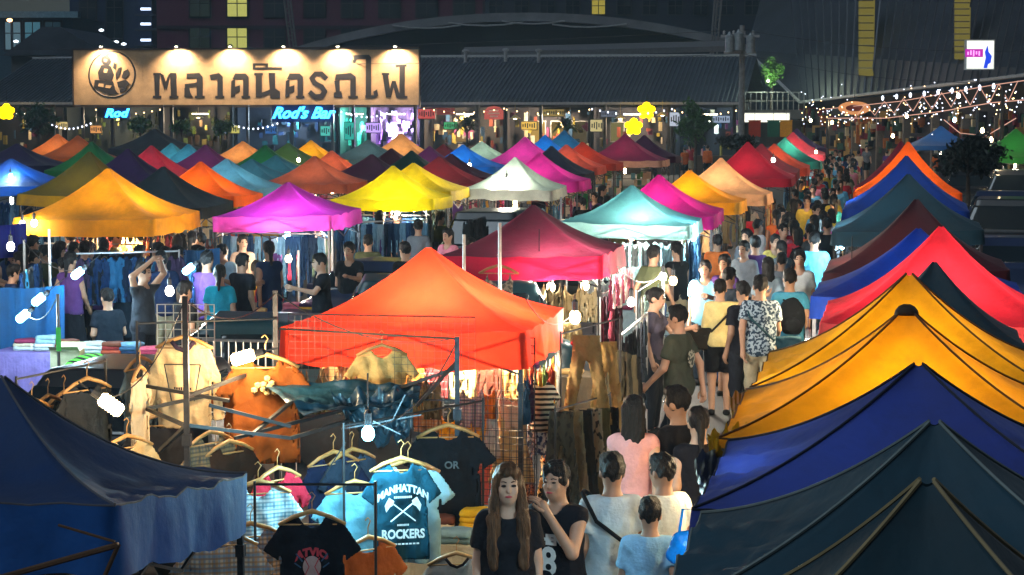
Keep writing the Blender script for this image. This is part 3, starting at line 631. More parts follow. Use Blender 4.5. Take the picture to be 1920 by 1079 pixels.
# white lit box sign with violet band and blue figure
bx = thing('lit_box_sign', 'white lit box sign with violet band and blue figure at upper right', 'sign', P(1838, 103, 80), 0)
b = MB(); b.box((0, .15, 0), (1.08, .3, 1.12)); b.build('case', TRIM, bx)
b = MB(); b.box((0, -.01, 0), (1.0, .03, 1.04)); b.build('light_panel', glow('boxsign', 'e4e8dc', .95), bx)
b = MB(); b.box((-.24, -.04, .06), (.66, .03, .30)); b.build('band', glow('boxviolet', 'b020a0', .8), bx)
m_ = MB()
for k in range(5): m_.box((-.47 + k * .105, -.06, .05 + .02 * (k % 2)), (.05, .02, .12 + .05 * (k % 3)))
m_.build('lettering', glow('boxpink', 'ff9af0', 1.2), bx)
b = MB(); b.prism([(.12, -.5), (.2, -.1), (.16, .1), (.26, .34), (.3, .1), (.42, -.05), (.38, -.3), (.28, -.36), (.26, -.5)], -.058, -.03); b.build('figure', glow('boxblue', '2040c8', .9), bx)
b = MB(); b.tube([(0, .3, -.5), (0, .3, -P(1838, 103, 80).z)], .06, 6); b.build('pole', DARK, bx)

# fairy-light truss over the lane at right
tru = thing('fairy_light_truss', 'zigzag truss of pinkish fairy lights over the far lane', 'fairy lights')
FL = glow('fairy_pink', 'ffc0a8', .5); FW = glow('fairy_white', 'dfe8ff', 2.4)
A, Bt = (1548, 213), (1900, 178)
C_, D_ = (1560, 226), (1890, 192)
def tp(px, py, t): return P(px, py, 100 - 26 * t)
b = MB(); b.tube([tp(1548, 205, 0), tp(1690, 190, .4), tp(1860, 160, .9), tp(1930, 150, 1.1)], .016, 5)
b.tube([tp(1550, 222, 0), tp(1660, 222, .3), tp(1760, 210, .6), tp(1860, 193, .9), tp(1940, 186, 1.1)], .018, 5)
for k in range(17):
    t0, t1 = .16 + k / 19, .16 + (k + 1) / 19
    yt = lambda t: 207 - 52 * t; yb = lambda t: 226 - 36 * t
    b.tube([tp(1550 + 340 * t0, yt(t0) if k % 2 else yb(t0), t0), tp(1550 + 340 * t1, yb(t1) if k % 2 else yt(t1), t1)], .014, 4)
b.tube([tp(1770, 225, .7), tp(1800, 250, .75), tp(1850, 255, .85), tp(1905, 222, 1.0)], .016, 4)
b.build('light_tube', FL, tru)
r4 = random.Random(9); b = MB(); b2 = MB()
for k in range(230):
    t = r4.random(); px = 1500 + 420 * t; py = r4.gauss(214 - 28 * t, 19); p = tp(px, min(max(py, 150), 300), t); (b if k % 3 else b2).lathe([(0, -.026), (.024, -.01), (.024, .01), (0, .026)], p, 6)
for k in range(9):
    px = 1655 + k * 26; p = tp(px, 184 - k * 2.8, .3 + k * .075); b.lathe([(0, -.12), (.045, -.08), (.06, .02), (.02, .1)], p, 8)
b.build('small_bulb', FW, tru)['kind'] = 'stuff'; b2.build('warm_bulb', glow('fairy_warm', 'ffcf90', 4), tru)['kind'] = 'stuff'
b = MB(); b.tube([(tp(1880, 200, 1.0).x, 74, 0), (tp(1880, 200, 1.0).x, 74, tp(1880, 160, 1).z)], .07, 6); b.tube([(tp(1552, 200, 0).x, 100, 0), (tp(1552, 200, 0).x, 100, tp(1552, 203, 0).z)], .07, 6); b.build('post', DARK, tru)
for (px, py, z_, e, gk, wh) in ((1797, 180, 78, 40, 'white', 'white one high in the truss'), (1790, 225, 78, 30, 'blue', 'bluish one right of the blue tent'), (1842, 245, 76, 45, 'warm', 'upper one left of the green tent'), (1858, 262, 72, 45, 'warm', 'middle one left of the green tent'), (1868, 285, 66, 40, 'warm', 'lowest one beside the green tent'), (1700, 218, 92, 30, 'warm', 'above the far orange tent'), (1560, 230, 100, 40, 'warm', 'left of the oval sign'), (1520, 226, 104, 40, 'warm', 'nearest the terrace'), (1674, 255, 90, 40, 'warm', 'low over the crowd')):
    lamp(px, py, z_, WARM if gk == 'warm' else COOL, e, r=.07, label='bulb among the fairy lights over the far lane, ' + wh, shape='bulb', glowkey=gk, estr=12)
# strings of small bulbs under the hall eave
for px0, px1, py, lab in ((90, 170, 232, 'string of tiny bulbs left of the small blue neon'), (640, 735, 210, 'string of tiny bulbs under the right part of the signboard'), (430, 520, 232, 'string of tiny bulbs left of the cursive neon'), (1110, 1260, 205, 'string of tiny bulbs round the yellow neon flowers')):
    o = thing('bulb_string', lab, 'fairy lights'); b = MB(); c_ = MB(); pts = []
    for k in range(11):
        t = k / 10; p = PB(px0 + (px1 - px0) * t, py + 10 * math.sin(math.pi * t), 108.3); pts.append(p); b.lathe([(0, -.06), (.04, -.03), (.045, .0), (.02, .05)], p, 7)
    c_.tube([q + Vector((0, 0, .06)) for q in pts], .012, 4); c_.build('cord', DARK, o); b.build('small_bulb', FW, o)['kind'] = 'stuff'

# little lit signs added under the eave to brighten the dim hall front
for px, py, w_, h_, hexc, e_, lab in ((800, 214, .9, .5, 'c0504a', .6, 'added pink lettered sign just right of the signboard'), (845, 236, .7, .35, '40a060', .7, 'added small green sign left of the dark fan palm'), (700, 240, .8, .5, 'b090e0', .9, 'added violet lit window sign in the clothes shop'), (655, 246, .5, .9, '2aa090', .7, 'added tall teal sign in the teal kiosk'), (992, 236, .8, .4, 'd0a848', .8, 'added amber sign left of the second fan palm'), (1038, 212, 1.1, .35, 'a89050', .45, 'added long ochre sign before the cafe windows'), (1118, 236, .6, .6, 'c8b880', .6, 'added square cream sign right of the cafe'), (1142, 214, .8, .3, '6a7080', .5, 'added grey blue sign left of the neon flowers'), (1265, 224, .5, .7, 'b8c0d0', .6, 'added white sign right of the neon flowers'), (1352, 224, .9, .35, '90a0b8', .6, 'added bluish sign near the utility pole'), (508, 244, .6, .4, '3060a0', .6, 'added blue sign below the left end of the neon'), (610, 246, .5, .5, '50c0b0', .6, 'added aqua sign below the right end of the neon'), (180, 243, .6, .4, 'd09050', .7, 'added orange sign below the emblem'), (118, 236, .5, .4, 'c8b070', .7, 'added cream sign at the left end of the hall'), (440, 243, .5, .4, 'c8c060', .6, 'added yellow green sign by the potted shrub')):
    o = thing('shop_sign', lab, 'sign', PB(px, py, 109.9), YAW, 'small lit signs added under the hall eave')
    b = MB(); b.box((0, 0, 0), (w_, .08, h_)); b.build('board', glow('ss' + hexc, hexc, e_), o)
    b = MB(); b.box((0, .05, 0), (w_ + .08, .06, h_ + .08)); b.build('frame', DARK, o)
    b = MB()
    for k in range(int(w_ / .12)): b.box((-w_ / 2 + .09 + k * .12, -.05, .02 * (k % 2)), (.06, .02, h_ * (.35 + .15 * (k % 3))))
    b.build('lettering', DARK, o)
    b = MB(); b.tube([(0, .05, h_ / 2), (0, .05, h_ / 2 + .8)], .015, 4); b.build('hanger', DARK, o)
for px0, px1, py, lab in ((795, 945, 204, 'added string of tiny bulbs over the red signs'), (950, 1105, 206, 'added string of tiny bulbs over the cafe windows'), (1265, 1380, 208, 'added string of tiny bulbs at the right end of the hall'), (180, 300, 206, 'added string of tiny bulbs below the emblem')):  # extra bulb strings added to brighten the hall front
    o = thing('bulb_string', lab, 'fairy lights'); b = MB(); c_ = MB(); pts = []
    for k in range(9):
        t = k / 8; p = PB(px0 + (px1 - px0) * t, py + 8 * math.sin(math.pi * t), 109.3); pts.append(p); b.lathe([(0, -.05), (.032, -.02), (.035, .0), (.02, .04)], p, 7)
    c_.tube([q + Vector((0, 0, .04)) for q in pts], .012, 4); c_.build('cord', DARK, o); b.build('small_bulb', glow('fairy_warm', 'ffcf90', 4), o)['kind'] = 'stuff'
# ------------------------------------------------------------------ market tents
_leg = {}
def leg_mesh(h):
    h = round(h, 2)
    if h not in _leg:
        b = MB(); b.box((0, 0, h / 2), (0.034, 0.034, h)); b.box((0, 0, h - 0.42), (0.05, 0.05, 0.07)); b.box((0, 0, 0.006), (0.10, 0.10, 0.012))
        _leg[h] = b.mesh('leg', STEEL)
    return _leg[h]

def canopy_arrays(w, d, he4, hp, n, K, p, sag, fold, seed, hv):
    """he4: eave heights at corners FL, FR, RR, RL.  Returns canopy and valance arrays and the hip lines."""
    rs = np.random.RandomState(seed)
    rr = 1 - np.linspace(0, 1, K + 1) ** 1.0
    rr[-1] = 0.02
    cor = np.array([(-1, -1), (1, -1), (1, 1), (-1, 1)], float) * np.array([w / 2, d / 2])
    N = 4 * n; V = np.zeros((K + 1, N, 3)); ph = rs.rand(4, 4) * 6.28; q = np.linspace(0, 1, n, endpoint=False)
    fa = fold * (0.6 + 0.8 * rs.rand(4))
    for s in range(4):
        a, b = cor[s], cor[(s + 1) % 4]; ha, hb = he4[s], he4[(s + 1) % 4]
        xy = a + (b - a) * q[:, None]; Q = 2 * q - 1
        for k, r in enumerate(rr):
            t = 1 - r; g = (1 - p) * t + p * t * t
            g = g + 0.012 * (1 - np.exp(-t * 8)) * 0
            eave = ha + (hb - ha) * q - 0.018 * (1 - Q * Q)
            h = eave * (1 - g) + hp * g
            m2 = 1 - Q ** 2
            h = h - sag * m2 * math.sin(math.pi * min(1, r ** 0.8)) * (0.6 + 0.4 * np.cos(Q * 1.4 + ph[s, 0] * 0.15))
            crease = fa[s] * r * (0.25 + r) * (np.sin(Q * 11 + ph[s, 1] + r * 3) * 0.5 + np.sin(Q * 23 + ph[s, 2]) * 0.28) * m2 ** 0.5
            # pulled wrinkles that run from the corners into the panel
            dl = np.hypot((1 + Q) * r, (1 - r) * 2.2); dr = np.hypot((1 - Q) * r, (1 - r) * 2.2)
            al = np.arctan2((1 - r) * 2.2, (1 + Q) * r + 1e-4); ar = np.arctan2((1 - r) * 2.2, (1 - Q) * r + 1e-4)
            pull = fa[s] * 0.9 * (np.sin(al * 15 + ph[s, 3]) * np.exp(-dl * 1.6) * np.minimum(1, dl * 4) + np.sin(ar * 15 + ph[s, 0]) * np.exp(-dr * 1.6) * np.minimum(1, dr * 4)) * m2 ** 0.5
            V[k, s * n:(s + 1) * n, :2] = xy * r
            V[k, s * n:(s + 1) * n, 2] = h + crease + pull
    F = []
    idx = np.arange((K + 1) * N).reshape(K + 1, N)
    a = idx[:-1]; b = np.roll(idx, -1, 1)[:-1]; c = np.roll(idx, -1, 1)[1:]; e = idx[1:]
    F = np.stack([a, b, c, e], -1).reshape(-1, 4)
    Vc = V.reshape(-1, 3)
    cap = np.array([[0, 0, V[-1, :, 2].mean() + 0.006]])
    hips = [[tuple(V[k, s * n] + np.array([0, 0, 0.006])) for k in range(K + 1)] for s in range(4)]
    # valance
    rows = 3; VV = np.zeros((rows + 1, N, 3)); base = V[0]
    ang = np.linspace(0, 2 * math.pi * 4, N, endpoint=False)
    for i in range(rows + 1):
        t = i / rows
        VV[i] = base
        out = 0.004 + 0.012 * t + fold * 0.9 * t * np.sin(ang * 2.7 + ph[0, 1]) + fold * 0.5 * t * np.sin(ang * 7.1 + ph[1, 1])
        nrm = base[:, :2] / np.maximum(np.abs(base[:, 0] / (w / 2)), np.abs(base[:, 1] / (d / 2)))[:, None]
        nn = np.where((np.abs(base[:, 0]) / (w / 2) >= np.abs(base[:, 1]) / (d / 2))[:, None], np.stack([np.sign(base[:, 0]), 0 * ang], 1), np.stack([0 * ang, np.sign(base[:, 1])], 1))
        VV[i, :, :2] += nn * out[:, None]
        VV[i, :, 2] -= hv * t
    idv = np.arange((rows + 1) * N).reshape(rows + 1, N)
    Fv = np.stack([idv[:-1], idv[1:], np.roll(idv, -1, 1)[1:], np.roll(idv, -1, 1)[:-1]], -1).reshape(-1, 4)
    return Vc, F, VV.reshape(-1, 3), Fv, hips, V[0]

TENTS = {}
def tent(key, px, py, Y, hexc, label, he=1.93, w=1.94, d=1.94, hv=0.22, p=0.6, sag=0.05, fold=0.012, detail=1, corners=None, seam=None, lit=None, val=None, trans=0.45, yaw=0.0, dx=0.0, frame=True, group='pop-up canopies of the market stalls', hp=None):
    c = P(px, py, Y); hp = hp or c.z
    o = thing('market_tent', label, 'market tent', (c.x + dx, c.y, 0), YAW + yaw, group)
    cm = canvas(hexc, hexc, trans)
    n, K = {2: (24, 22), 1: (12, 12), 0: (6, 8)}[detail]
    rt = random.Random(key)
    tl = 0.0 if detail == 2 else 1.0
    he4 = corners or tuple(he + tl * rt.uniform(-.035, .035) for _ in range(4))
    fold *= 1.5; hv *= 1 + tl * rt.uniform(-.12, .1); p += tl * rt.uniform(-.08, .06); sag += rt.uniform(0, .025)
    seed = abs(hash(key)) % 1000 if False else sum(ord(ch) * (i + 3) for i, ch in enumerate(key)) % 9973
    Vc, F, Vv, Fv, hips, ring = canopy_arrays(w, d, he4, hp, n, K, p, sag, fold, seed, hv)
    link('canopy', npmesh('canopy', Vc, F, cm), o)
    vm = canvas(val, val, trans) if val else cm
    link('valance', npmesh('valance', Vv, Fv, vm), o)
    for i, (sx, sy) in enumerate(((-1, -1), (1, -1), (1, 1), (-1, 1))):
        link('leg', leg_mesh(he4[i] - 0.02), o, (sx * (w / 2 - 0.03), sy * (d / 2 - 0.03), 0))
    if frame:
        b = MB(); t = 0.011; x, y = w / 2 - 0.035, d / 2 - 0.035; h0 = min(he4)
        for (ax, ay, bx, by) in ((-x, -y, x, -y), (x, -y, x, y), (x, y, -x, y), (-x, y, -x, -y)):
            for k in range(2):
                p0 = Vector((ax + (bx - ax) * k / 2, ay + (by - ay) * k / 2, 0)); p1 = Vector((ax + (bx - ax) * (k + 1) / 2, ay + (by - ay) * (k + 1) / 2, 0))
                b.tube([p0 + Vector((0, 0, h0 - 0.05)), p1 + Vector((0, 0, h0 - 0.34))], t, 4)
                b.tube([p0 + Vector((0, 0, h0 - 0.34)), p1 + Vector((0, 0, h0 - 0.05))], t, 4)
        for sx, sy in ((-1, -1), (1, -1), (1, 1), (-1, 1)):
            b.tube([(sx * x, sy * y, h0 - 0.3), (0, 0, (h0 + hp) / 2 - 0.12)], t, 4)
        b.tube([(0, 0, h0 - 0.1), (0, 0, hp - 0.16)], 0.017, 6)
        b.build('scissor_frame', STEEL, o)
    if seam:
        b = MB()
        for hline in hips: b.tube(hline, 0.007, 5)
        rl = [tuple(q) for q in ring]; b.tube(rl, 0.006, 5, closed=True)
        b.build('seam', canvas('seam' + seam, seam, 0.0), o)
    TENTS[key] = o; o['hp'] = hp
    if lit:
        col, pw = lit[0], lit[1] * .85 * (1.0 if key in ('L1', 'R3', 'R4', 'R6', 'L2', 'A1') else {'L3': .3, 'A3': .55, 'A10': .5, 'A11': .5, 'A14': .5, 'L4': .55, 'L6': .6}.get(key, .75)); off = lit[2] if len(lit) > 2 else (0, 0)
        a = (o.location.x + off[0] * UX + off[1] * VX, o.location.y + off[0] * UY + off[1] * VY)
        lamp(0, 0, 0, col, pw, label='bulb under the ' + label.split(' tent')[0][:40] + ' tent' if False else 'lit bulb hung inside the ' + lit_name(label), glowkey='warm' if col[2] < 0.8 else 'white', point=Vector((a[0], a[1], he - (0.34 if key[0] in 'ABC' else 0.20))), cord=0.35, r=.045)
    return o
def lit_name(label): return ' '.join(label.split()[:4]).rstrip(',') + (' tent' if 'tent' not in ' '.join(label.split()[:4]) else '')

def _tents():
    T = tent
    # right row, from the camera outwards
    T('R0', 1738, 890, 6.0, '0c3644', 'dark teal tent at the near end of the right row, tan piping on its ridges', detail=2, seam='8a7a55', p=0.55, sag=0.05, fold=0.018, trans=0.25)
    T('R1', 1752, 785, 8.0, '1f4456', 'navy tent with grey worn side, second in the right row', detail=2, seam='6d7a78', p=0.55, sag=0.06, fold=0.024, trans=0.25)
    T('R2', 1722, 678, 10.0, '2c3c8c', 'large blue violet tent in front of the two golden tents', detail=2, seam='10142a', p=0.55, sag=0.04, fold=0.018, trans=0.3)
    T('R3', 1700, 575, 12.0, 'dc9606', 'golden tent with dark piping and round dark vent at its peak', detail=2, seam='5a3505', p=0.55, sag=0.05, fold=0.017, trans=0.5, lit=(WARM, 52))
    T('R4', 1705, 509, 14.0, 'e6a80a', 'bright yellow tent right behind the golden tent of the right row', detail=2, seam='5a3a05', p=0.55, fold=0.017, trans=0.5, lit=(WARM, 46))
    T('R5', 1752, 486, 16.0, '10303f', 'dark blue green tent between the yellow and the red tents', detail=1, w=1.3, d=1.5, p=0.5, trans=0.2)
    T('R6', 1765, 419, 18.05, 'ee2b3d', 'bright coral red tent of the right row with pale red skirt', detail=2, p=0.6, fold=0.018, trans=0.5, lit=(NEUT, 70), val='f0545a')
    T('R7', 1722, 424, 20.4, '1747b8', 'royal blue tent half hidden behind the coral red tent', detail=1, p=0.55, lit=(COOL, 14))
    T('R8', 1718, 369, 23.5, '4d1f2c', 'dark maroon tent of the right row behind the red one', detail=1, p=0.6, lit=(WARM, 14, (-0.7, 0.3)))
    T('R9', 1703, 323, 31.0, '22404c', 'slate green tent of the right row behind the maroon tent', detail=1, w=2.1, d=2.1, p=0.6)
    T('R10', 1700, 289, 37.0, '12388c', 'dark blue tent of the right row in front of the orange one', detail=1, w=2.1, d=2.1, p=0.55, lit=(COOL, 10))
    T('R11', 1703, 263, 43.0, 'ff6a12', 'orange tent at the far end of the right row', detail=1, w=2.1, d=2.1, p=0.55, lit=(WARM, 60))
    T('R12', 1690, 262, 46.0, '7c2038', 'wine red tent just behind the far orange tent', detail=0, p=0.55, lit=(WARM, 20))
    # near left
    T('N0', -2, 700, 11.2, '0c3568', 'dark navy tent drooping at the lower left corner', detail=2, corners=(1.85, 1.80, 1.60, 1.75), w=2.06, d=2.06, hv=0.34, p=0.85, sag=0.11, fold=0.013, val='1258a6', seam='4a4a55', trans=0.3)  # skirt coloured brighter blue, lamplight on it put into the cloth
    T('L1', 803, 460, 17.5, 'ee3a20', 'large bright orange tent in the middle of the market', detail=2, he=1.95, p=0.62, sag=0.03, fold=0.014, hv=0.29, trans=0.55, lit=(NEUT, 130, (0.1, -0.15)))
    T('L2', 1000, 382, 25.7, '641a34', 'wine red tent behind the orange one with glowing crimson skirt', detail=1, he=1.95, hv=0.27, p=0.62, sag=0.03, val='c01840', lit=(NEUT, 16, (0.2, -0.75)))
    T('L3', 1185, 345, 32.5, '4f949c', 'pale teal tent over the bright racks beside the aisle', detail=1, p=0.62, val='9ed4d0', lit=(NEUT, 70))  # paler skirt colour carries the lamplight that falls on it
    T('L4', 1236, 325, 35.0, 'e81c9c', 'hot pink tent between the teal and the amber tents', detail=1, p=0.65, lit=(NEUT, 70))
    T('L5', 1293, 317, 39.0, 'f2a208', 'amber yellow tent next to the hot pink one', detail=1, p=0.6, lit=(WARM, 80))
    T('L6', 1352, 294, 43.0, 'f0b98a', 'pale peach tent beside the aisle glowing from inside', detail=1, p=0.6, lit=(WARM, 90))
    T('L7', 1402, 264, 52.0, 'b81a3c', 'crimson tent behind the peach tent', detail=1, p=0.6, w=2.2, lit=(WARM, 50))
    T('L8', 1428, 268, 57.0, '8e1f35', 'dull maroon tent behind the crimson tent beside the aisle', detail=0, lit=(WARM, 30))
    T('L9', 1452, 268, 61.0, 'd9553a', 'brick orange tent near the far end of the aisle', detail=0, lit=(WARM, 40))
    T('L10', 1472, 257, 66.0, '1b6b5c', 'bottle green tent near the far end of the aisle', detail=0, w=2.2, lit=(COOL, 25))
    T('L11', 1487, 247, 76.0, 'cf3a52', 'rose red tent at the far end of the aisle', detail=0, w=2.2, lit=(WARM, 40))
    T('L12', 1494, 240, 86.0, '5f3a6a', 'dusky purple tent at the very end of the aisle', detail=0, w=2.4)
    T('A1', 203, 313, 34.0, 'eea30a', 'big golden tent at left with its braces showing through', detail=1, w=2.25, d=2.25, p=0.6, hv=0.24, lit=(WARM, 110, (0.2, 0)))
    T('A2', 168, 282, 42.0, '6a6420', 'olive green tent with yellow skirt behind the big golden one', detail=1, w=2.2, p=0.6, val='c9a526', lit=(WARM, 40))
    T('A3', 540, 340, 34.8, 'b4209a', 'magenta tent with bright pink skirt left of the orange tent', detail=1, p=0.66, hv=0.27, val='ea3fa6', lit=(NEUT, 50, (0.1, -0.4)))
    T('A5', 306, 310, 38.0, '33464e', 'slate grey tent to the right of the golden tent', detail=1, p=0.6)
    T('A4', 376, 301, 42.0, 'ff6a0e', 'vivid orange tent behind the slate grey tent', detail=1, p=0.6, lit=(WARM, 80))
    T('A6', 425, 296, 46.0, '7cc4d8', 'pale sky blue tent behind the vivid orange tent', detail=1, p=0.6, lit=(COOL, 25))
    T('A7', 472, 297, 49.85, '4b8a9a', 'grey blue tent right of the pale sky blue tent', detail=1, p=0.6, lit=(COOL, 12))
    T('A8', 517, 290, 54.19, '3f7f8c', 'dull teal tent behind the magenta tent', detail=1, p=0.6, lit=(COOL, 12))
    T('A9', 590, 291, 48.09, 'c2664c', 'dusty salmon tent left of the two yellow tents', detail=1, p=0.6, lit=(WARM, 40))
    T('A9b', 622, 281, 52.12, 'dd6a4a', 'salmon orange tent behind the dusty salmon one', detail=1, p=0.6, lit=(WARM, 50))
    T('A10', 737, 309, 41.0, 'e6d300', 'lemon yellow tent with dark braces above the jeans rack', detail=1, p=0.6, lit=(NEUT, 110))
    T('A11', 775, 304, 43.95, 'e8cc05', 'second lemon yellow tent, tucked behind the first', detail=1, p=0.6, lit=(NEUT, 90))
    T('A12', 824, 292, 47.68, '8c2233', 'brick red tent behind the lemon yellow tents', detail=1, w=2.2, p=0.6, lit=(WARM, 30))
    T('A12b', 846, 287, 51.57, '6e2a3c', 'plum grey tent behind the brick red tent', detail=1, p=0.6)
    T('A13', 868, 270, 60.95, '1274d2', 'bright azure tent in the middle distance', detail=1, w=2.2, p=0.6, lit=(COOL, 50))
    T('A14', 966, 293, 45.54, 'b8d4c8', 'pale mint tent with white skirt in the middle', detail=1, w=1.9, p=0.6, val='e8ece0', lit=(NEUT, 60))
    T('A15', 984, 255, 66.0, 'd630a8', 'orchid pink tent in the far rows', detail=1, w=2.3, p=0.6, lit=(NEUT, 60))
    T('A15b', 1012, 284, 49.67, 'd824a0', 'fuchsia tent behind the pale mint tent', detail=1, w=2.1, p=0.65, lit=(NEUT, 60))
    T('A16', 1034, 272, 55.0, '3c3f52', 'charcoal tent behind the fuchsia tent', detail=0)
    T('A17', 1062, 270, 59.5, 'd85a48', 'salmon red tent in the far middle', detail=0, lit=(WARM, 40))
    T('A17b', 1092, 265, 63.5, 'c23a22', 'rust red tent in the far middle', detail=0, w=2.2, lit=(WARM, 35))
    T('A18', 1022, 252, 72.0, '1a86e0', 'clear blue tent far behind the orchid pink one', detail=0, lit=(COOL, 40))
    T('A18b', 1058, 243, 82.0, '2c7fae', 'steel blue tent in the farthest row', detail=0, w=2.2, lit=(COOL, 20))
    T('A19', 1172, 250, 68.0, '8a1f55', 'wide plum tent with pale skirt in front of the yellow neon', detail=1, w=2.6, d=2.4, val='e0a890', p=0.6, lit=(WARM, 40))
    T('A19b', 1208, 252, 73.0, '5a2048', 'dark purple tent beside the wide plum tent', detail=0, w=2.3)
    T('A20', 903, 264, 68.8, 'a8cfc0', 'light mint tent in the far rows', detail=0, lit=(NEUT, 40))
    T('B1', 108, 250, 74.0, 'd87a3c', 'tan orange tent far at left', detail=0, w=2.4, lit=(WARM, 60))
    T('B2', 146, 253, 70.0, 'a85a30', 'russet tent beside the tan orange tent', detail=0, w=2.3, lit=(WARM, 30))
    T('B3', 172, 264, 58.0, '1f7a3c', 'leaf green tent behind the olive tent', detail=0, lit=(COOL, 14))
    T('B4', 240, 277, 49.0, '4a1f66', 'deep violet tent right of the olive tent', detail=0, w=2.2)
    T('B5', 284, 271, 52.2, 'cf2f52', 'raspberry red tent among the far left rows', detail=0, w=2.2, lit=(WARM, 30))
    T('B6', 322, 267, 61.0, '55aebc', 'aqua tent, first of two in the far left rows', detail=0, lit=(COOL, 25))
    T('B7', 353, 269, 58.71, '4fa6b8', 'aqua tent, right one of two in the far left rows', detail=0, lit=(COOL, 25))
    T('B8', 386, 270, 56.56, '7d2a72', 'mauve tent beside the aqua tents', detail=0, w=2.2, lit=(NEUT, 14))
    T('B9', 290, 240, 86.0, '3a4048', 'grey tent in the farthest left row', detail=0, w=3.0, d=2.6)
    T('B10', 455, 264, 66.09, 'e09a58', 'apricot tent in the far left rows', detail=0, w=2.2, lit=(WARM, 60))
    T('B11', 497, 271, 58.40, '1c7a3a', 'emerald tent right of the apricot tent', detail=0, lit=(COOL, 16))
    T('B12', 541, 267, 62.5, '3f6a2c', 'moss green tent right of the emerald tent', detail=0, w=2.3, lit=(WARM, 14))
    T('B13', 583, 262, 67.72, 'f0b010', 'sunny yellow tent in the far rows', detail=0, lit=(WARM, 60))
    T('B14', 690, 261, 70, '6a8482', 'grey green tent right of the far yellow tent', detail=0, w=2.4, lit=(COOL, 14))
    T('B15', 752, 248, 72.0, 'e0a468', 'cream orange tent with white wall in the far rows', detail=0, w=2.3, val='e8d8c0', lit=(WARM, 70))
    T('B16', 734, 277, 56.31, '5a2234', 'dark wine tent behind the lemon yellow tents', detail=0, w=2.2)
    T('B17', 697, 288, 49.94, '6b3550', 'dull plum tent left of the lemon yellow tents', detail=0, w=2.2)
    T('B18', 772, 281, 54.22, '0f4a40', 'dark green tent peeping over the lemon yellow tents', detail=0)
    T('B19', 806, 273, 59.15, '6a1f66', 'violet tent above the brick red tent', detail=0, lit=(NEUT, 10))
    T('B20', 832, 269, 63.5, 'a83038', 'scarlet tent above the brick red tent', detail=0)
    T('B21', 32, 268, 62.0, '3b2a5a', 'dim purple tent at the left border', detail=0, w=2.6)
    T('B22', 20, 296, 47.0, '164a9e', 'dim blue tent over blue lit racks at the left border', detail=0, w=2.4, lit=(COOL, 45))
    T('C1', 1764, 235, 92.0, '1c5a9c', 'blue tent behind the dark tree at right', detail=0, w=3.2, d=3.0, lit=(COOL, 25))
    T('C2', 1905, 240, 74.0, '1c7a2a', 'bright green tent at the right border', detail=0, w=3.0, d=2.6, lit=(NEUT, 50))
_tents()
nz = TENTS['N0']; b = MB()
for q0, q1, r_ in (((222, 1022, 9.55), (-30, 1092, 9.75), .014), ((222, 1022, 9.55), (190, 1095, 9.6), .012), ((215, 1016, 9.55), (110, 985, 9.7), .007)):
    c = MB(); inv = lambda p: ((p.x - nz.location.x) * math.cos(YAW) + (p.y - nz.location.y) * math.sin(YAW), -(p.x - nz.location.x) * math.sin(YAW) + (p.y - nz.location.y) * math.cos(YAW), p.z)
    c.tube([inv(P(*q0)), inv(P(*q1))], r_, 6); c.build('awning_arm', mat('brown_bar', (.10, .05, .025), rough=.5, metal=.4), nz)
# the golden tent's round vent
vc = TENTS['R3']; hp3 = vc['hp']
b = MB(); b.lathe([(0.0, 0.03), (0.02, 0.028), (0.045, 0.015), (0.062, -0.006), (0.07, -0.03), (0.062, -0.033), (0.04, -0.015)], (0, 0, hp3 - 0.015), 18)
b.build('peak_cap', canvas('capbrown', '3a2408', 0.1), vc, smooth=True)
# ------------------------------------------------------------------ smooth bodies and hanging cloth: distance fields turned into meshes
def surfnet(fn, lo, hi, h):
    ax = [np.arange(lo[i], hi[i] + h, h) for i in range(3)]
    X, Y, Z = np.meshgrid(*ax, indexing='ij'); D = fn(X, Y, Z).astype(np.float64)
    S = D < 0; n = D.shape; cs = tuple(k - 1 for k in n)
    acc = np.zeros(cs + (3,)); cnt = np.zeros(cs)
    g = np.indices(cs).transpose(1, 2, 3, 0).astype(float)
    for a in range(3):
        o = [i for i in range(3) if i != a]
        for u in (0, 1):
            for v in (0, 1):
                s0 = [None] * 3; s0[a] = slice(0, n[a] - 1); s0[o[0]] = slice(u, n[o[0]] - 1 + u); s0[o[1]] = slice(v, n[o[1]] - 1 + v)
                s1 = list(s0); s1[a] = slice(1, n[a])
                d0, d1 = D[tuple(s0)], D[tuple(s1)]; cr = (d0 < 0) != (d1 < 0)
                t = np.where(cr, d0 / np.where(d0 == d1, 1, d0 - d1), 0)
                acc[..., a] += np.where(cr, t, 0); acc[..., o[0]] += cr * u; acc[..., o[1]] += cr * v; cnt += cr
    act = cnt > 0; idx = -np.ones(cs, int); m = int(act.sum()); idx[act] = np.arange(m)
    V = (acc[act] / cnt[act][:, None] + g[act]) * h + np.array(lo)
    F = []
    for a in range(3):
        o = [i for i in range(3) if i != a]
        s0 = [slice(1, n[i] - 1) for i in range(3)]; s0[a] = slice(0, n[a] - 1); s1 = list(s0); s1[a] = slice(1, n[a])
        A, B = S[tuple(s0)], S[tuple(s1)]; ch = np.argwhere(A != B)
        if not len(ch): continue
        inside0 = A[A != B]
        base = ch.copy(); base[:, o[0]] += 1; base[:, o[1]] += 1
        def cell(du, dv):
            q = base.copy(); q[:, o[0]] -= du; q[:, o[1]] -= dv; return idx[q[:, 0], q[:, 1], q[:, 2]]
        q = np.stack([cell(1, 1), cell(0, 1), cell(0, 0), cell(1, 0)], 1)
        flip = inside0 if a != 1 else ~inside0
        q[~flip] = q[~flip][:, ::-1]; F.append(q)
    F = np.concatenate(F); F = F[(F >= 0).all(1)]
    return V, F

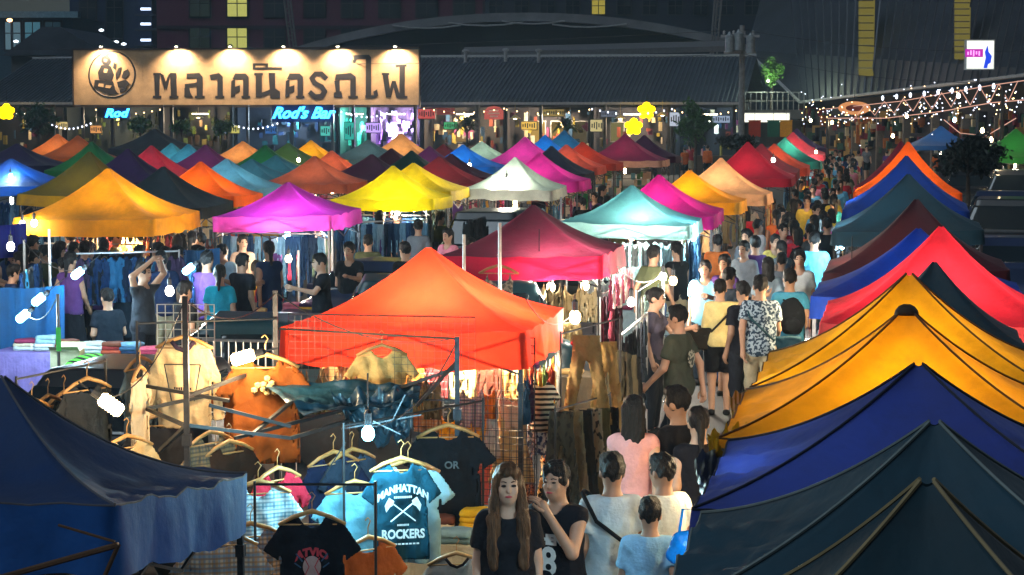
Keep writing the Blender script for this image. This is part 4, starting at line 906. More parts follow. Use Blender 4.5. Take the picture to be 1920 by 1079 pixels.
def polysd(poly, x, z):
    d = np.full(x.shape, 1e9); ins = np.zeros(x.shape, bool); n = len(poly)
    for i in range(n):
        ax, az = poly[i]; bx, bz = poly[(i + 1) % n]; ex, ez = bx - ax, bz - az
        t = np.clip(((x - ax) * ex + (z - az) * ez) / (ex * ex + ez * ez + 1e-12), 0, 1)
        d = np.minimum(d, np.hypot(x - ax - t * ex, z - az - t * ez))
        c = ((az > z) != (bz > z)) & (x < (bx - ax) * (z - az) / (bz - az + 1e-12) + ax); ins ^= c
    return np.where(ins, -d, d)

def ribbed(poly, h, th=0.012, fold=0.012, seed=0, nf=3.0, holes=()):
    """a cloth piece: polygon in (x,z) given thickness, with hanging folds"""
    r = random.Random(seed); p1, p2, p3 = r.random() * 6, r.random() * 6, r.random() * 6
    xs = [p[0] for p in poly]; zs = [p[1] for p in poly]; W = max(xs) - min(xs)
    pad = h * 2
    def fn(X, Y, Z):
        x2, z2 = X[:, 0, :], Z[:, 0, :]
        d2 = polysd(poly, x2, z2)
        for hc in holes: d2 = np.maximum(d2, -polysd(hc, x2, z2))
        zz = (max(zs) - z2) / max(0.2, max(zs) - min(zs))
        off = fold * 1.35 * (0.25 + zz) * (np.sin(x2 / W * 6.28 * nf + p1 + 1.2 * np.sin(z2 * 5 + p2)) + .5 * np.sin(x2 / W * 6.28 * nf * 2.3 + p3 + z2 * 4)) + .006 * np.sin(z2 * 34 + x2 * 22 + p1) * np.sin(x2 * 31 - z2 * 9 + p2)
        t = th * (0.45 + 0.9 * np.clip(-d2 / 0.10, 0, 1))
        return np.maximum(d2[:, None, :] + h * .2, np.abs(Y - off[:, None, :]) - np.maximum(t, h * .5)[:, None, :])
    m = th * 1.6 + fold * 2 + pad
    V, F = surfnet(fn, (min(xs) - pad, -m, min(zs) - pad), (max(xs) + pad, m, max(zs) + pad), h)
    return V, F

def tee_poly(w=.44, L=.68, span=.66, slen=.22, sw=.17, neck=.085, drop=.07):
    x = w / 2; s = span / 2
    return [(-neck, 0), (-neck * .6, -drop * .7), (0, -drop), (neck * .6, -drop * .7), (neck, 0), (x * .95, -.05), (s, -slen), (s - sw * .75, -slen - .09), (x * .98, -.235), (x, -L * .6), (x * 1.03, -L), (-x * 1.03, -L), (-x, -L * .6), (-x * .98, -.235), (-s + sw * .75, -slen - .09), (-s, -slen), (-x * .95, -.05)]
def long_poly(w=.46, L=.66):
    x = w / 2
    return [(-.09, 0), (-.05, -.05), (0, -.065), (.05, -.05), (.09, 0), (x * .95, -.055), (x + .07, -.25), (x + .10, -.58), (x + .01, -.60), (x, -.30), (x, -L), (-x, -L), (-x, -.30), (-x - .01, -.60), (-x - .10, -.58), (-x - .07, -.25), (-x * .95, -.055)]
def pants_poly(w=.36, L=1.0, leg=.15, gap=.15):
    x = w / 2
    return [(-x, 0), (x, 0), (x * 1.12, -.22), (x * 1.08 + gap, -L), (x * 1.08 + gap - leg, -L), (.012, -.30), (-.012, -.30), (-x * 1.08 - gap + leg, -L), (-x * 1.08 - gap, -L), (-x * 1.12, -.22)]
def dress_poly(w=.34, L=.85):
    x = w / 2
    return [(-x * .75, 0), (-x * .5, -.12), (0, -.15), (x * .5, -.12), (x * .75, 0), (x * .9, -.14), (x * .85, -.32), (x * 1.5, -L), (-x * 1.5, -L), (-x * .85, -.32), (-x * .9, -.14)]
def tank_poly(w=.36, L=.56):
    x = w / 2
    return [(-x * .7, 0), (-x * .4, -.14), (0, -.17), (x * .4, -.14), (x * .7, 0), (x, -.2), (x, -L), (-x, -L), (-x, -.2)]
GPOLY = {'tee': tee_poly(), 'sweater': long_poly(), 'trousers': pants_poly(), 'jeans': pants_poly(.38, .98, .16, .06), 'dress': dress_poly(), 'tank': tank_poly(), 'shorts': pants_poly(.38, .45, .19, .05)}
_gm = {}
def gmesh(kind, h=0.03, seed=0, th=.012, fold=.014, nf=2.0):
    key = (kind, h, seed)
    if key not in _gm:
        V, F = ribbed(GPOLY[kind], h, th, fold, seed, nf)
        _gm[key] = npmesh(kind, V, F, cloth('plain', '808080'))
    return _gm[key]
def hanger_mesh():
    if 'h' not in _gm:
        b = MB(); b.tube([(-.215, 0, -.075), (-.12, 0, -.025), (0, 0, 0.012), (.12, 0, -.025), (.215, 0, -.075)], [.011, .014, .017, .014, .011], 6)
        b.tube([(-.205, 0, -.075), (.205, 0, -.075)], .006, 5)
        b.tube([(0, 0, .01), (0, 0, .075), (.02, 0, .11), (.0, 0, .135), (-.022, 0, .118)], .0035, 5)
        _gm['h'] = b.mesh('hanger', WOOD, True)
    return _gm['h']
GLABEL = {'tee': 't-shirt', 'sweater': 'sweatshirt', 'trousers': 'trousers', 'jeans': 'jeans', 'dress': 'dress', 'tank': 'vest top', 'shorts': 'shorts'}
def garment(kind, loc, rz, m, label, group=None, h=0.03, seed=0, hang=False, scale=1.0, name=None, sx=1.0):
    cat = GLABEL[kind]
    nm = name or {'tee': 'hanging_shirt', 'sweater': 'hanging_sweatshirt', 'trousers': 'hanging_trousers', 'jeans': 'hanging_jeans', 'dress': 'hanging_dress', 'tank': 'hanging_vest', 'shorts': 'hanging_shorts'}[kind]
    if hang:
        o = thing(nm, label, cat, loc, rz, group); g = link('fabric', gmesh(kind, h, seed), o, (0, 0, -.02), 0, m); g.scale = (sx, 1, 1)
        link('hanger', hanger_mesh(), o, (0, 0, 0.0))
        if scale != 1: o.scale = (scale,) * 3
        return o
    o = link(nm, gmesh(kind, h, seed), None, loc, rz, m); o.scale = (scale * sx, scale, scale)
    return tag(o, label, cat, group)

def plaid(key, base, a, bcol, sc=9.0):
    k = 'plaid_' + key
    if k in _mats: return _mats[k]
    m = bpy.data.materials.new(k); m.use_nodes = True; _mats[k] = m; n, l = m.node_tree.nodes, m.node_tree.links
    bs = n['Principled BSDF']; bs.inputs['Roughness'].default_value = .9
    tc = n.new('ShaderNodeTexCoord'); cur = None
    for ax, colr, s_ in (('X', a, sc), ('Z', bcol, sc), ('X', bcol, sc * 2.7), ('Z', a, sc * 2.7)):
        w = n.new('ShaderNodeTexWave'); w.bands_direction = ax; w.inputs['Scale'].default_value = s_ / 3; w.inputs['Distortion'].default_value = .3; l.new(tc.outputs['Object'], w.inputs[0])
        mr = n.new('ShaderNodeMapRange'); mr.inputs[1].default_value = .55; mr.inputs[2].default_value = .65; mr.inputs[4].default_value = .6; l.new(w.outputs[1], mr.inputs[0])
        mx = n.new('ShaderNodeMix'); mx.data_type = 'RGBA'; l.new(mr.outputs[0], mx.inputs[0])
        if cur is None: mx.inputs[6].default_value = (*lin(base), 1)
        else: l.new(cur, mx.inputs[6])
        mx.inputs[7].default_value = (*lin(colr), 1); cur = mx.outputs[2]
    l.new(cur, bs.inputs[0]); return m
def pattern(key, base, spot, sc=40.0, thr=.5):
    k = 'pattern_' + key
    if k in _mats: return _mats[k]
    m = bpy.data.materials.new(k); m.use_nodes = True; _mats[k] = m; n, l = m.node_tree.nodes, m.node_tree.links
    bs = n['Principled BSDF']; bs.inputs['Roughness'].default_value = .9
    tc = n.new('ShaderNodeTexCoord'); w = n.new('ShaderNodeTexNoise'); w.inputs['Scale'].default_value = sc; w.inputs['Detail'].default_value = 1; l.new(tc.outputs['Object'], w.inputs[0])
    mr = n.new('ShaderNodeMapRange'); mr.inputs[1].default_value = thr - .02; mr.inputs[2].default_value = thr + .02; l.new(w.outputs[0], mr.inputs[0])
    mx = n.new('ShaderNodeMix'); mx.data_type = 'RGBA'; l.new(mr.outputs[0], mx.inputs[0]); mx.inputs[6].default_value = (*lin(base), 1); mx.inputs[7].default_value = (*lin(spot), 1)
    l.new(mx.outputs[2], bs.inputs[0]); return m
def stripes(key, a, bcol, sc=12.0, ax='Z'):
    k = 'stripe_' + key
    if k in _mats: return _mats[k]
    m = bpy.data.materials.new(k); m.use_nodes = True; _mats[k] = m; n, l = m.node_tree.nodes, m.node_tree.links
    bs = n['Principled BSDF']; bs.inputs['Roughness'].default_value = .9
    tc = n.new('ShaderNodeTexCoord'); w = n.new('ShaderNodeTexWave'); w.bands_direction = ax; w.inputs['Scale'].default_value = sc / 3; w.inputs['Distortion'].default_value = .2; l.new(tc.outputs['Object'], w.inputs[0])
    mr = n.new('ShaderNodeMapRange'); mr.inputs[1].default_value = .47; mr.inputs[2].default_value = .53; l.new(w.outputs[1], mr.inputs[0])
    mx = n.new('ShaderNodeMix'); mx.data_type = 'RGBA'; l.new(mr.outputs[0], mx.inputs[0]); mx.inputs[6].default_value = (*lin(a), 1); mx.inputs[7].default_value = (*lin(bcol), 1)
    l.new(mx.outputs[2], bs.inputs[0]); return m

# ------------------------------------------------------------------ rails, tables, grids
def rail_thing(p0, p1, label, height=1.65, group='clothes rails of the stalls', legs=True, name='clothes_rail', m=None):
    """p0,p1: ground points; a steel rail on two stands"""
    o = thing(name, label, 'clothes rail', (p0[0], p0[1], 0), 0, group); d = Vector((p1[0] - p0[0], p1[1] - p0[1], 0))
    b = MB(); b.tube([(0, 0, height), (d.x, d.y, height)], .008 if m else .014, 6); b.build('bar', m or ALU, o)
    if legs:
        for e in ((Vector((0, 0, 0)), d) if legs is True else (Vector((0, 0, 0)),)):
            b = MB(); b.tube([(0, 0, .02), (0, 0, height + .02)], .009 if m else .014, 6); nx = Vector((-d.y, d.x, 0)).normalized() * .22; b.tube([(-nx.x, -nx.y, .02), (nx.x, nx.y, .02)], .014, 6); b.build('stand', m or ALU, o, e)
    return o
def table_thing(p, w, d, h, m, label, group='trestle tables of the stalls', skirt=True, rz=YAW):
    o = thing('trestle_table', label, 'table', (p[0], p[1], 0), rz, group)
    b = MB(); b.box((0, 0, h - .015), (w, d, .03)); b.build('tabletop', m, o)
    for sx in (-1, 1):
        for sy in (-1, 1):
            b = MB(); b.tube([(0, 0, 0), (0, 0, h - .03)], .016, 5); b.build('leg', STEEL, o, (sx * (w / 2 - .05), sy * (d / 2 - .05), 0))
    if skirt:
        V = []; N = 40
        for i in range(N):
            t = i / (N - 1); x = -w / 2 + w * t; V += [(x, -d / 2 - .008, h), (x, -d / 2 - .012 + .012 * math.sin(t * 40), .12)]
        b = MB(); b.add(V, [(2 * i, 2 * i + 1, 2 * i + 3, 2 * i + 2) for i in range(N - 1)]); b.build('cloth_skirt', m, o)
    return o
def grid_thing(p, w, h, rz, label, m=ALU, cell=.065, zb=.7, name='wire_grid', r=.0025, group='wire grid panels of the stalls', feet=True):
    o = thing(name, label, 'wire grid', (p[0], p[1], 0), rz, group)
    b = MB(); nx = int(w / cell); nz = int(h / cell)
    for i in range(nx + 1): x = -w / 2 + w * i / nx; b.tube([(x, 0, zb), (x, 0, zb + h)], r, 4, cap=False)
    for i in range(nz + 1): z = zb + h * i / nz; b.tube([(-w / 2, .004, z), (w / 2, .004, z)], r, 4, cap=False)
    q = b.build('wire_mesh', m, o); q['kind'] = 'stuff'
    b = MB(); b.tube([(-w / 2, 0, zb), (w / 2, 0, zb), (w / 2, 0, zb + h), (-w / 2, 0, zb + h)], .006, 5, closed=True)
    if feet:
        for x in (-w / 2, w / 2): b.tube([(x, 0, 0), (x, 0, zb)], .006, 5)
    b.build('frame', m, o); return o
def zat(h, py): return (CAM_H - h) * FOC / (py - HORIZON)   # ground distance at which a thing of height h shows at pixel row py
def G(px, py, h):
    dy = (CY - py) / FOC; dz = -math.sin(PITCH) + dy * math.cos(PITCH); d1 = math.cos(PITCH) + dy * math.sin(PITCH)
    t = (h - CAM_H) / dz; return Vector(((px - CX) / FOC * t, d1 * t, h))
# ------------------------------------------------------------------ people
def cap(P_, a, b, ra, rb):
    a = np.array(a); ba = np.array(b) - a; q = [P_[i] - a[i] for i in range(3)]
    t = np.clip((q[0] * ba[0] + q[1] * ba[1] + q[2] * ba[2]) / (ba @ ba + 1e-9), 0, 1)
    return np.sqrt((q[0] - t * ba[0]) ** 2 + (q[1] - t * ba[1]) ** 2 + (q[2] - t * ba[2]) ** 2) - (ra + (rb - ra) * t)
def ell(P_, c, r):
    k = np.sqrt(sum(((P_[i] - c[i]) / r[i]) ** 2 for i in range(3))); return (k - 1) * min(r) * (0.6 + 0.4 * max(r) / min(r) / (max(r) / min(r)))
def smin(a, b, k=.03):
    h = np.clip(.5 + .5 * (b - a) / k, 0, 1); return b + (a - b) * h - k * h * (1 - h)

def skel(pose, female=False):
    s = .140 if female else .160; hw = .088
    J = dict(shL=(-s, 0, 1.375), shR=(s, 0, 1.375), elL=(-s - .035, .03, 1.12), elR=(s + .035, .03, 1.12), wrL=(-s - .045, -.05, .885), wrR=(s + .045, -.05, .885),
             hpL=(-hw, 0, .90), hpR=(hw, 0, .90), knL=(-.095, -.015, .49), knR=(.095, -.015, .49), anL=(-.095, .02, .085), anR=(.095, .02, .085), head=(0, -.02, 1.60), turn=0.0, lean=0.0)
    U = {'stand': {}, 'walk': dict(knL=(-.09, -.15, .50), anL=(-.09, -.20, .09), knR=(.09, .02, .48), anR=(.09, .27, .13), elL=(-s - .04, .13, 1.14), wrL=(-s - .03, .17, .90), elR=(s + .04, -.06, 1.12), wrR=(s + .02, -.24, .95)),
         'walk2': dict(knR=(.09, -.13, .50), anR=(.09, -.17, .09), knL=(-.09, .02, .48), anL=(-.09, .22, .12), elR=(s + .04, .12, 1.14), wrR=(s + .03, .13, .90), elL=(-s - .04, -.05, 1.12), wrL=(-s - .02, -.21, .95)),
         'phone': dict(elL=(-s - .03, -.03, 1.12), wrL=(-.07, -.27, 1.20), elR=(s + .03, -.03, 1.12), wrR=(.07, -.27, 1.22), head=(0, -.05, 1.585)),
         'raise': dict(elL=(-s - .2, -.10, 1.40), wrL=(-s - .40, -.2, 1.50)),
         'overhead': dict(elL=(-s - .17, -.08, 1.58), wrL=(-.10, -.2, 1.76), elR=(s + .17, -.08, 1.58), wrR=(.10, -.2, 1.76)),
         'browse': dict(elR=(s + .06, -.17, 1.20), wrR=(s - .02, -.42, 1.26), head=(.01, -.035, 1.595)),
         'handface': dict(elR=(s + .02, -.15, 1.17), wrR=(.05, -.24, 1.43), head=(0, -.03, 1.595)),
         'sit': dict(hpL=(-hw, 0, .50), hpR=(hw, 0, .50), knL=(-.11, -.42, .49), knR=(.11, -.42, .49), anL=(-.11, -.40, .085), anR=(.11, -.40, .085), elL=(-s - .05, -.04, .74), elR=(s + .05, -.04, .74), wrL=(-.10, -.26, .66), wrR=(.10, -.26, .66))}[pose]
    J.update(U)
    if pose == 'sit':
        for k in ('shL', 'shR', 'head'): J[k] = (J[k][0], J[k][1] - .05, J[k][2] - .40)
    return J
def _finger_tubes(w, d, side):
    """five tapered fingers rooted in the palm, curled a little"""
    w = np.array(w); d = d / np.linalg.norm(d); up = np.array((0, 1, 0)) if abs(d[1]) < .8 else np.array((0, 0, 1))
    acr = np.cross(d, np.cross(up, d)); acr /= np.linalg.norm(acr); nrm = np.cross(d, acr); nrm = nrm if nrm[0] * side < 0 else -nrm
    b = MB()
    for i, (o, L) in enumerate(((-.027, .068), (-.009, .078), (.009, .073), (.026, .058))):
        r0 = w + d * .07 + acr * o * .9; p1 = r0 + d * L * .45 + acr * o * .12 + nrm * .006; p2 = p1 + d * L * .33 + nrm * .018; p3 = p2 + d * L * .20 + nrm * .022
        b.tube([r0 - d * .02, r0, p1, p2, p3], [.009, .0095, .0085, .0078, .006], 6)
    r0 = w + d * .03 - acr * .028; b.tube([r0, r0 + d * .03 - acr * .022 + nrm * .008, r0 + d * .06 - acr * .022 + nrm * .02, r0 + d * .075 - acr * .016 + nrm * .026], [.013, .0115, .010, .007], 6)
    return b
_people = {}
def person_meshes(pose, female, sleeve, bottom, hair, h):
    key = (pose, female, sleeve, bottom, hair, h)
    if key in _people: return _people[key]
    J = skel(pose, female); A = {k: np.array(v) for k, v in J.items() if isinstance(v, tuple)}
    hipc = (A['hpL'] + A['hpR']) / 2; shc = (A['shL'] + A['shR']) / 2; hd = A['head']; tw = .138 if female else .152
    chest = hipc + (shc - hipc) * .80
    def torso(Pp, e=0.0, belly=0.0):
        Q = (Pp[0], (Pp[1] - (hipc[1] + (shc[1] - hipc[1]) * np.clip((Pp[2] - hipc[2]) / .5, 0, 1))) * 1.5, Pp[2])
        a = (0, 0, hipc[2] + .05); b_ = (0, 0, chest[2] - .02)
        d = cap(Q, a, b_, tw + e + belly, tw + e) * .78
        d = smin(d, cap(Pp, A['shL'] + (.035, 0, .008), A['shR'] + (-.035, 0, .008), .050 + e, .050 + e), .05)
        d = smin(d, cap(Pp, shc + (0, .012, -.02), shc + (0, .005, .085), .085 + e * .5, .05 + e * .3), .06)
        if female: d = smin(d, smin(ell(Pp, chest + (-.06, -.066, -.035), (.055 + e, .042 + e, .055 + e)), ell(Pp, chest + (.06, -.066, -.035), (.055 + e, .042 + e, .055 + e)), .02), .03)
        return d
    def legs(Pp, e=0.0, f=1.0):
        d = None
        for s in 'LR':
            t = smin(cap(Pp, A['hp' + s], A['kn' + s], .083 + e, .056 + e * f), cap(Pp, A['kn' + s], A['an' + s], .056 + e * f, .040 + e * f), .03); d = t if d is None else np.minimum(d, t)
        return d
    def hips(Pp, e=0.0): return ell(Pp, hipc + (0, .012, .03), (.165 + e, .118 + e, .14 + e))
    def feet(Pp, e=0.0):
        d = None
        for s in 'LR':
            a = A['an' + s]; t = cap(Pp, a + (0, .025, -.045), a + (0, -.14, -.052), .040 + e, .032 + e); d = t if d is None else np.minimum(d, t)
        return d
    def body(X, Y, Z):
        Pp = (X, Y, Z); d = torso(Pp); d = smin(d, hips(Pp), .05); d = smin(d, legs(Pp), .03); d = smin(d, feet(Pp, -.004), .02)
        for s in 'LR':
            d = smin(d, cap(Pp, A['sh' + s], A['el' + s], .050, .039), .03); d = smin(d, cap(Pp, A['el' + s], A['wr' + s], .039, .026), .015)
            dr = A['wr' + s] - A['el' + s]; dr = dr / np.linalg.norm(dr); d = smin(d, cap(Pp, A['wr' + s], A['wr' + s] + dr * .06, .026, .034), .015)
        d = smin(d, cap(Pp, shc + (0, .01, 0), hd + (0, .02, -.08), .056, .052), .025)
        d = smin(d, ell(Pp, hd + (0, .01, .015), (.074, .094, .108)), .03)
        d = smin(d, ell(Pp, hd + (0, -.03, -.065), (.052, .056, .055)), .025)
        if h < .014:
            d = smin(d, cap(Pp, hd + (0, -.080, .012), hd + (0, -.098, -.026), .007, .0125), .012)     # nose
            for sx in (-1, 1):
                d = smin(d, ell(Pp, hd + (sx * .034, -.066, -.028), (.022, .016, .022)), .02)          # cheeks
                d = -smin(-d, ell(Pp, hd + (sx * .031, -.104, .008), (.019, .016, .011)), .008)          # eye sockets
                d = smin(d, ell(Pp, hd + (sx * .075, .012, -.008), (.010, .022, .032)), .006)           # ears
            d = smin(d, ell(Pp, hd + (0, -.083, -.062), (.024, .014, .010)), .008)                      # lips
        else:
            d = smin(d, ell(Pp, hd + (0, -.09, -.02), (.018, .022, .026)), .02)
            for sx in (-1, 1): d = smin(d, ell(Pp, hd + (sx * .078, .012, -.008), (.014, .024, .032)), .008)
        return d
    top = max(1.75, A['wrL'][2] + .2, A['wrR'][2] + .2); allx = [v[0] for v in A.values()]; ally = [v[1] for v in A.values()]
    lo = (min(allx) - .14, min(ally) - .2, -.03); hi = (max(allx) + .14, max(ally) + .2, top if pose != 'sit' else 1.4)
    V, F = surfnet(body, lo, hi, h)
    if h < .02:
        Vs, Fs = [V], [F]; n = len(V)
        for s, sg_ in (('L', -1), ('R', 1)):
            fb = _finger_tubes(A['wr' + s], A['wr' + s] - A['el' + s], sg_); q = np.array([[*f, f[-1]][:4] if len(f) < 5 else f[:4] for f in fb.f if len(f) == 4]); Vs.append(np.array(fb.v)); Fs.append(q + n); n += len(fb.v)
        V = np.concatenate(Vs); F = np.concatenate(Fs)
    out = {'body': npmesh('body', V, F, SKIN[0])}
    hem = hipc[2] - (.02 if female else .07)
    if pose == 'sit': hem = hipc[2] - .02
    def shirt(X, Y, Z):
        Pp = (X, Y, Z); w = .005 * np.sin(24 * Z + 15 * X + 3 + np.sin(9 * X + 5 * Z)) * np.sin(13 * X + 9 * Y - 6 * Z) + .0025 * np.sin(43 * Z - 31 * X + 2 * np.sin(17 * X)) + .004 * np.sin(30 * X - 12 * Z) * np.clip(1.25 - Z, 0, .4) / .4
        d = smin(torso(Pp, .024, .012), hips(Pp, .018), .05)
        if pose == 'sit': d = smin(d, hips(Pp, .012), .03)
        d = np.maximum(d, hem - Z)
        for s in 'LR':
            a, b_ = A['sh' + s], A['el' + s]
            if sleeve == 'long': sl = smin(cap(Pp, a, b_, .064, .056), cap(Pp, b_, A['wr' + s], .056, .044), .02)
            elif sleeve == 'none': sl = cap(Pp, a, a + (b_ - a) * .05, .06, .058)
            else:
                e = a + (b_ - a) * .62; dr = (b_ - a) / np.linalg.norm(b_ - a)
                sl = np.maximum(cap(Pp, a, a + (b_ - a) * .9, .064, .068), sum((Pp[i] - e[i]) * dr[i] for i in range(3)))
            d = smin(d, sl, .025)
        d = d + w
        nk = hd + (0, -.015, -.135); d = np.maximum(d, -(np.sqrt((X - nk[0]) ** 2 + (Y - nk[1]) ** 2 + ((Z - nk[2]) * .8) ** 2) - .072))
        return np.maximum(d, Z - (shc[2] + .075))
    if sleeve:
        out['shirt'] = npmesh('shirt', *surfnet(shirt, (lo[0], lo[1], hem - .04), (hi[0], hi[1], max(shc[2] + .12, A['elL'][2] + .1, A['elR'][2] + .1) if sleeve != 'long' else hi[2]), h), SKIN[0])
    def pants(X, Y, Z):
        Pp = (X, Y, Z); w = .004 * np.sin(31 * Z + 13 * X) * np.sin(17 * Y + 5 * Z)
        d = smin(hips(Pp, .012), legs(Pp, .017 if bottom != 'shorts' else .03, 1.3 if bottom != 'shorts' else 1.2), .04) + w
        d = np.maximum(d, Z - (hipc[2] + .10))
        if bottom == 'shorts':
            for s in 'LR':
                pass
            d = np.maximum(d, (A['knL'][2] + .06) - Z) if pose != 'sit' else np.maximum(d, (A['knL'][1] + .12) - Y)
        else: d = np.maximum(d, .075 - Z)
        return d
    def skirt(X, Y, Z):
        r = .15 + (hipc[2] + .1 - Z) * .16; d = np.sqrt(X ** 2 + (Y * 1.15 - hipc[1]) ** 2) - r + .006 * np.sin(np.arctan2(Y, X) * 9)
        d = smin(d * .95, hips((X, Y, Z), .012), .02); return np.maximum(np.maximum(d, Z - hipc[2] - .1), (A['knL'][2] + .02) - Z)
    if bottom: out[{'trousers': 'trousers', 'shorts': 'shorts', 'skirt': 'skirt'}[bottom]] = npmesh(bottom, *surfnet(skirt if bottom == 'skirt' else pants, (lo[0], lo[1], 0), (hi[0], hi[1], hipc[2] + .16), h), SKIN[0])
    hh = min(h, .0085) if h < .012 else min(h, .014)
    def hairf(X, Y, Z):
        Pp = (X, Y, Z); w = (.0045 * np.sin(70 * X + 30 * Z + 2) * np.sin(60 * Y - 25 * Z) + .003 * np.sin(120 * X - 50 * Z) * np.sin(90 * Y + 70 * Z)) * (1.3 if hair == 'short' else .6) + (0 if hair == 'short' else .0028 * np.sin(135 * X + 40 * Y + 5 * np.sin(9 * Z)))
        d = smin(ell(Pp, hd + (0, .016, .030), (.083, .100, .108)), ell(Pp, hd + (0, -.02, .085), (.066, .075, .045)), .02)
        face = smin(ell(Pp, hd + (0, -.115, -.025), (.066, .085, .098)), cap(Pp, hd + (0, -.11, -.06), hd + (0, -.10, -.20), .062, .07), .03); d = np.maximum(d, -face)
        d = np.maximum(d, (hd[2] - (.055 if hair == 'short' else .12)) - Z + np.clip(-(Y - hd[1]) * .5, -.03, .10))
        if hair in ('long', 'verylong'):
            L = .30 if hair == 'long' else .44
            back = cap((X, (Y - hd[1] - .075) * 1.8, Z), (0, 0, hd[2] + .02), (0, .0, hd[2] - L), .088, .078) * .7; d = smin(d, back, .03)
            if hair == 'verylong':
                for sx in (-1, 1): d = smin(d, cap((X, Y, Z), hd + (sx * .070, .0, .04), hd + (sx * .088, -.035, -.20), .026, .040), .02); d = smin(d, cap((X * 1.0, hd[1] - .085 + (Y - hd[1] + .085) * 1.5, Z), hd + (sx * .088, -.06, -.20), hd + (sx * .092, -.115, -.47), .042, .034) * .8, .03)
        if hair == 'bun': d = smin(d, ell(Pp, hd + (0, .10, .06), (.045, .045, .045)), .015)
        if hair == 'tail': d = smin(d, cap(Pp, hd + (0, .10, .03), hd + (0, .14, -.20), .036, .018), .02)
        return d + w
    zb = {'short': .12, 'long': .45, 'verylong': .56, 'bun': .2, 'tail': .3}[hair]
    out['hair'] = npmesh('hair', *surfnet(hairf, tuple(hd + (-.17, -.20, -zb)), tuple(hd + (.17, .22, .17)), hh), HAIR)
    out['shoes'] = npmesh('shoes', *surfnet(lambda X, Y, Z: np.maximum(feet((X, Y, Z), .007), .004 - Z), (lo[0], lo[1] - .02, -.02), (hi[0], hi[1], .25), max(h, .012)), HAIR)
    out['J'] = J; _people[key] = out; return out

def person(loc, rz, model, shirt, bottom, label, group=None, skin=0, hairm=None, scale=1.0, shoes='1a1a1c', face=True):
    pose, female, sleeve, bot, hair, h = model
    M_ = person_meshes(*model)
    o = thing('person', label, 'person', loc, rz, group)
    o.scale = (scale,) * 3
    link('body', M_['body'], o, mat=SKIN[skin])
    sm = shirt if not isinstance(shirt, str) else cloth('w' + shirt, shirt, 0.05); bm_ = bottom if not isinstance(bottom, str) else cloth('w' + bottom, bottom, 0.03)
    if 'shirt' in M_: link('shirt', M_['shirt'], o, mat=sm)
    for k in ('trousers', 'shorts', 'skirt'):
        if k in M_: link(k, M_[k], o, mat=bm_)
    link('hair', M_['hair'], o, mat=hairm or HAIR)
    if face:
        if 'eyes' not in _people:
            b = MB()
            for s_ in (-1, 1):
                b.lathe([(0, -.006), (.012, -.004), (.0155, 0), (.012, .004), (0, .006)], (s_ * .031, 0, .006), 8); b.tube([(s_ * .014, -.004, .026), (s_ * .03, -.008, .033), (s_ * .048, .008, .027)], [.003, .004, .0025], 5)
            _people['eyes'] = b.mesh('eyes', mat('eye_dark', (.02, .014, .012), rough=.2, bump=0), True)
            b = MB(); b.tube([(-.022, .010, 0), (-.008, 0, .002), (.008, 0, .002), (.022, .010, 0)], [.004, .007, .007, .004], 6); _people['mouth'] = b.mesh('mouth', mat('lips', (.30, .07, .06), rough=.4, bump=0), True)
        hx, hy, hz_ = M_['J']['head']; lowres = h > .014
        link('eyes', _people['eyes'], o, (hx, hy - (.092 if lowres else .086), hz_)); link('mouth', _people['mouth'], o, (hx, hy - (.088 if lowres else .096), hz_ - .060))
    link('shoes', M_['shoes'], o, mat=cloth('shoe' + shoes, shoes, 0))
    return o
def at_head(px, py, sc=1.0, hz=1.60):
    g = G(px, py, hz * sc); return (g.x, g.y, 0)
HI, MID, LO = .0115, .018, .026
AW, TO = math.pi, 0.0          # facing away along +Y, facing the camera
def bag(kind, loc, rz, hexc, label, p_off=(0, 0, 0)):
    if kind == 'backpack':
        o = thing('backpack', label, 'bag', loc, rz); m = cloth('bag' + hexc, hexc, 0)
        V, F = surfnet(lambda X, Y, Z: np.maximum(ell((X, Y, Z), (0, 0, 0), (.165, .10, .24)), -Z - .2) + .004 * np.sin(30 * Z) * np.sin(22 * X), (-.2, -.14, -.28), (.2, .14, .28), .02); link('pack', npmesh('pack', V, F, m), o)
        V, F = surfnet(lambda X, Y, Z: ell((X, Y, Z), (0, .085, -.08), (.115, .05, .10)), (-.15, 0, -.22), (.15, .17, .06), .018); link('pocket', npmesh('pocket', V, F, m), o)
        for sx in (-1, 1):
            b = MB(); b.tube([(sx * .08, -.05, -.17), (sx * .13, -.16, -.1), (sx * .13, -.25, .08), (sx * .10, -.18, .21), (sx * .07, -.06, .19)], .014, 6); b.build('strap', m, o, smooth=True)
    else:
        o = thing('shoulder_bag', label, 'bag', loc, rz); m = cloth('bag' + hexc, hexc, 0)
        V, F = surfnet(lambda X, Y, Z: np.maximum(np.abs(Y) - .055, polysd([(-.15, -.12), (.15, -.12), (.17, .10), (-.17, .10)], X, Z) - .02) + .003 * np.sin(25 * X), (-.22, -.09, -.18), (.22, .09, .16), .018); link('pouch', npmesh('pouch', V, F, m), o)
        if p_off:
            b = MB(); pts = p_off; b.tube(pts, .013, 6); b.build('strap', m, o, smooth=True)
    return o
NECKSTRAP = lambda s=1: [(s * .10, .03, .10), (s * -.02, .10, .42), (s * -.20, .08, .68), (s * -.27, -.06, .74), (s * -.24, -.19, .62), (s * .04, -.21, .25), (s * .14, -.12, .09)]
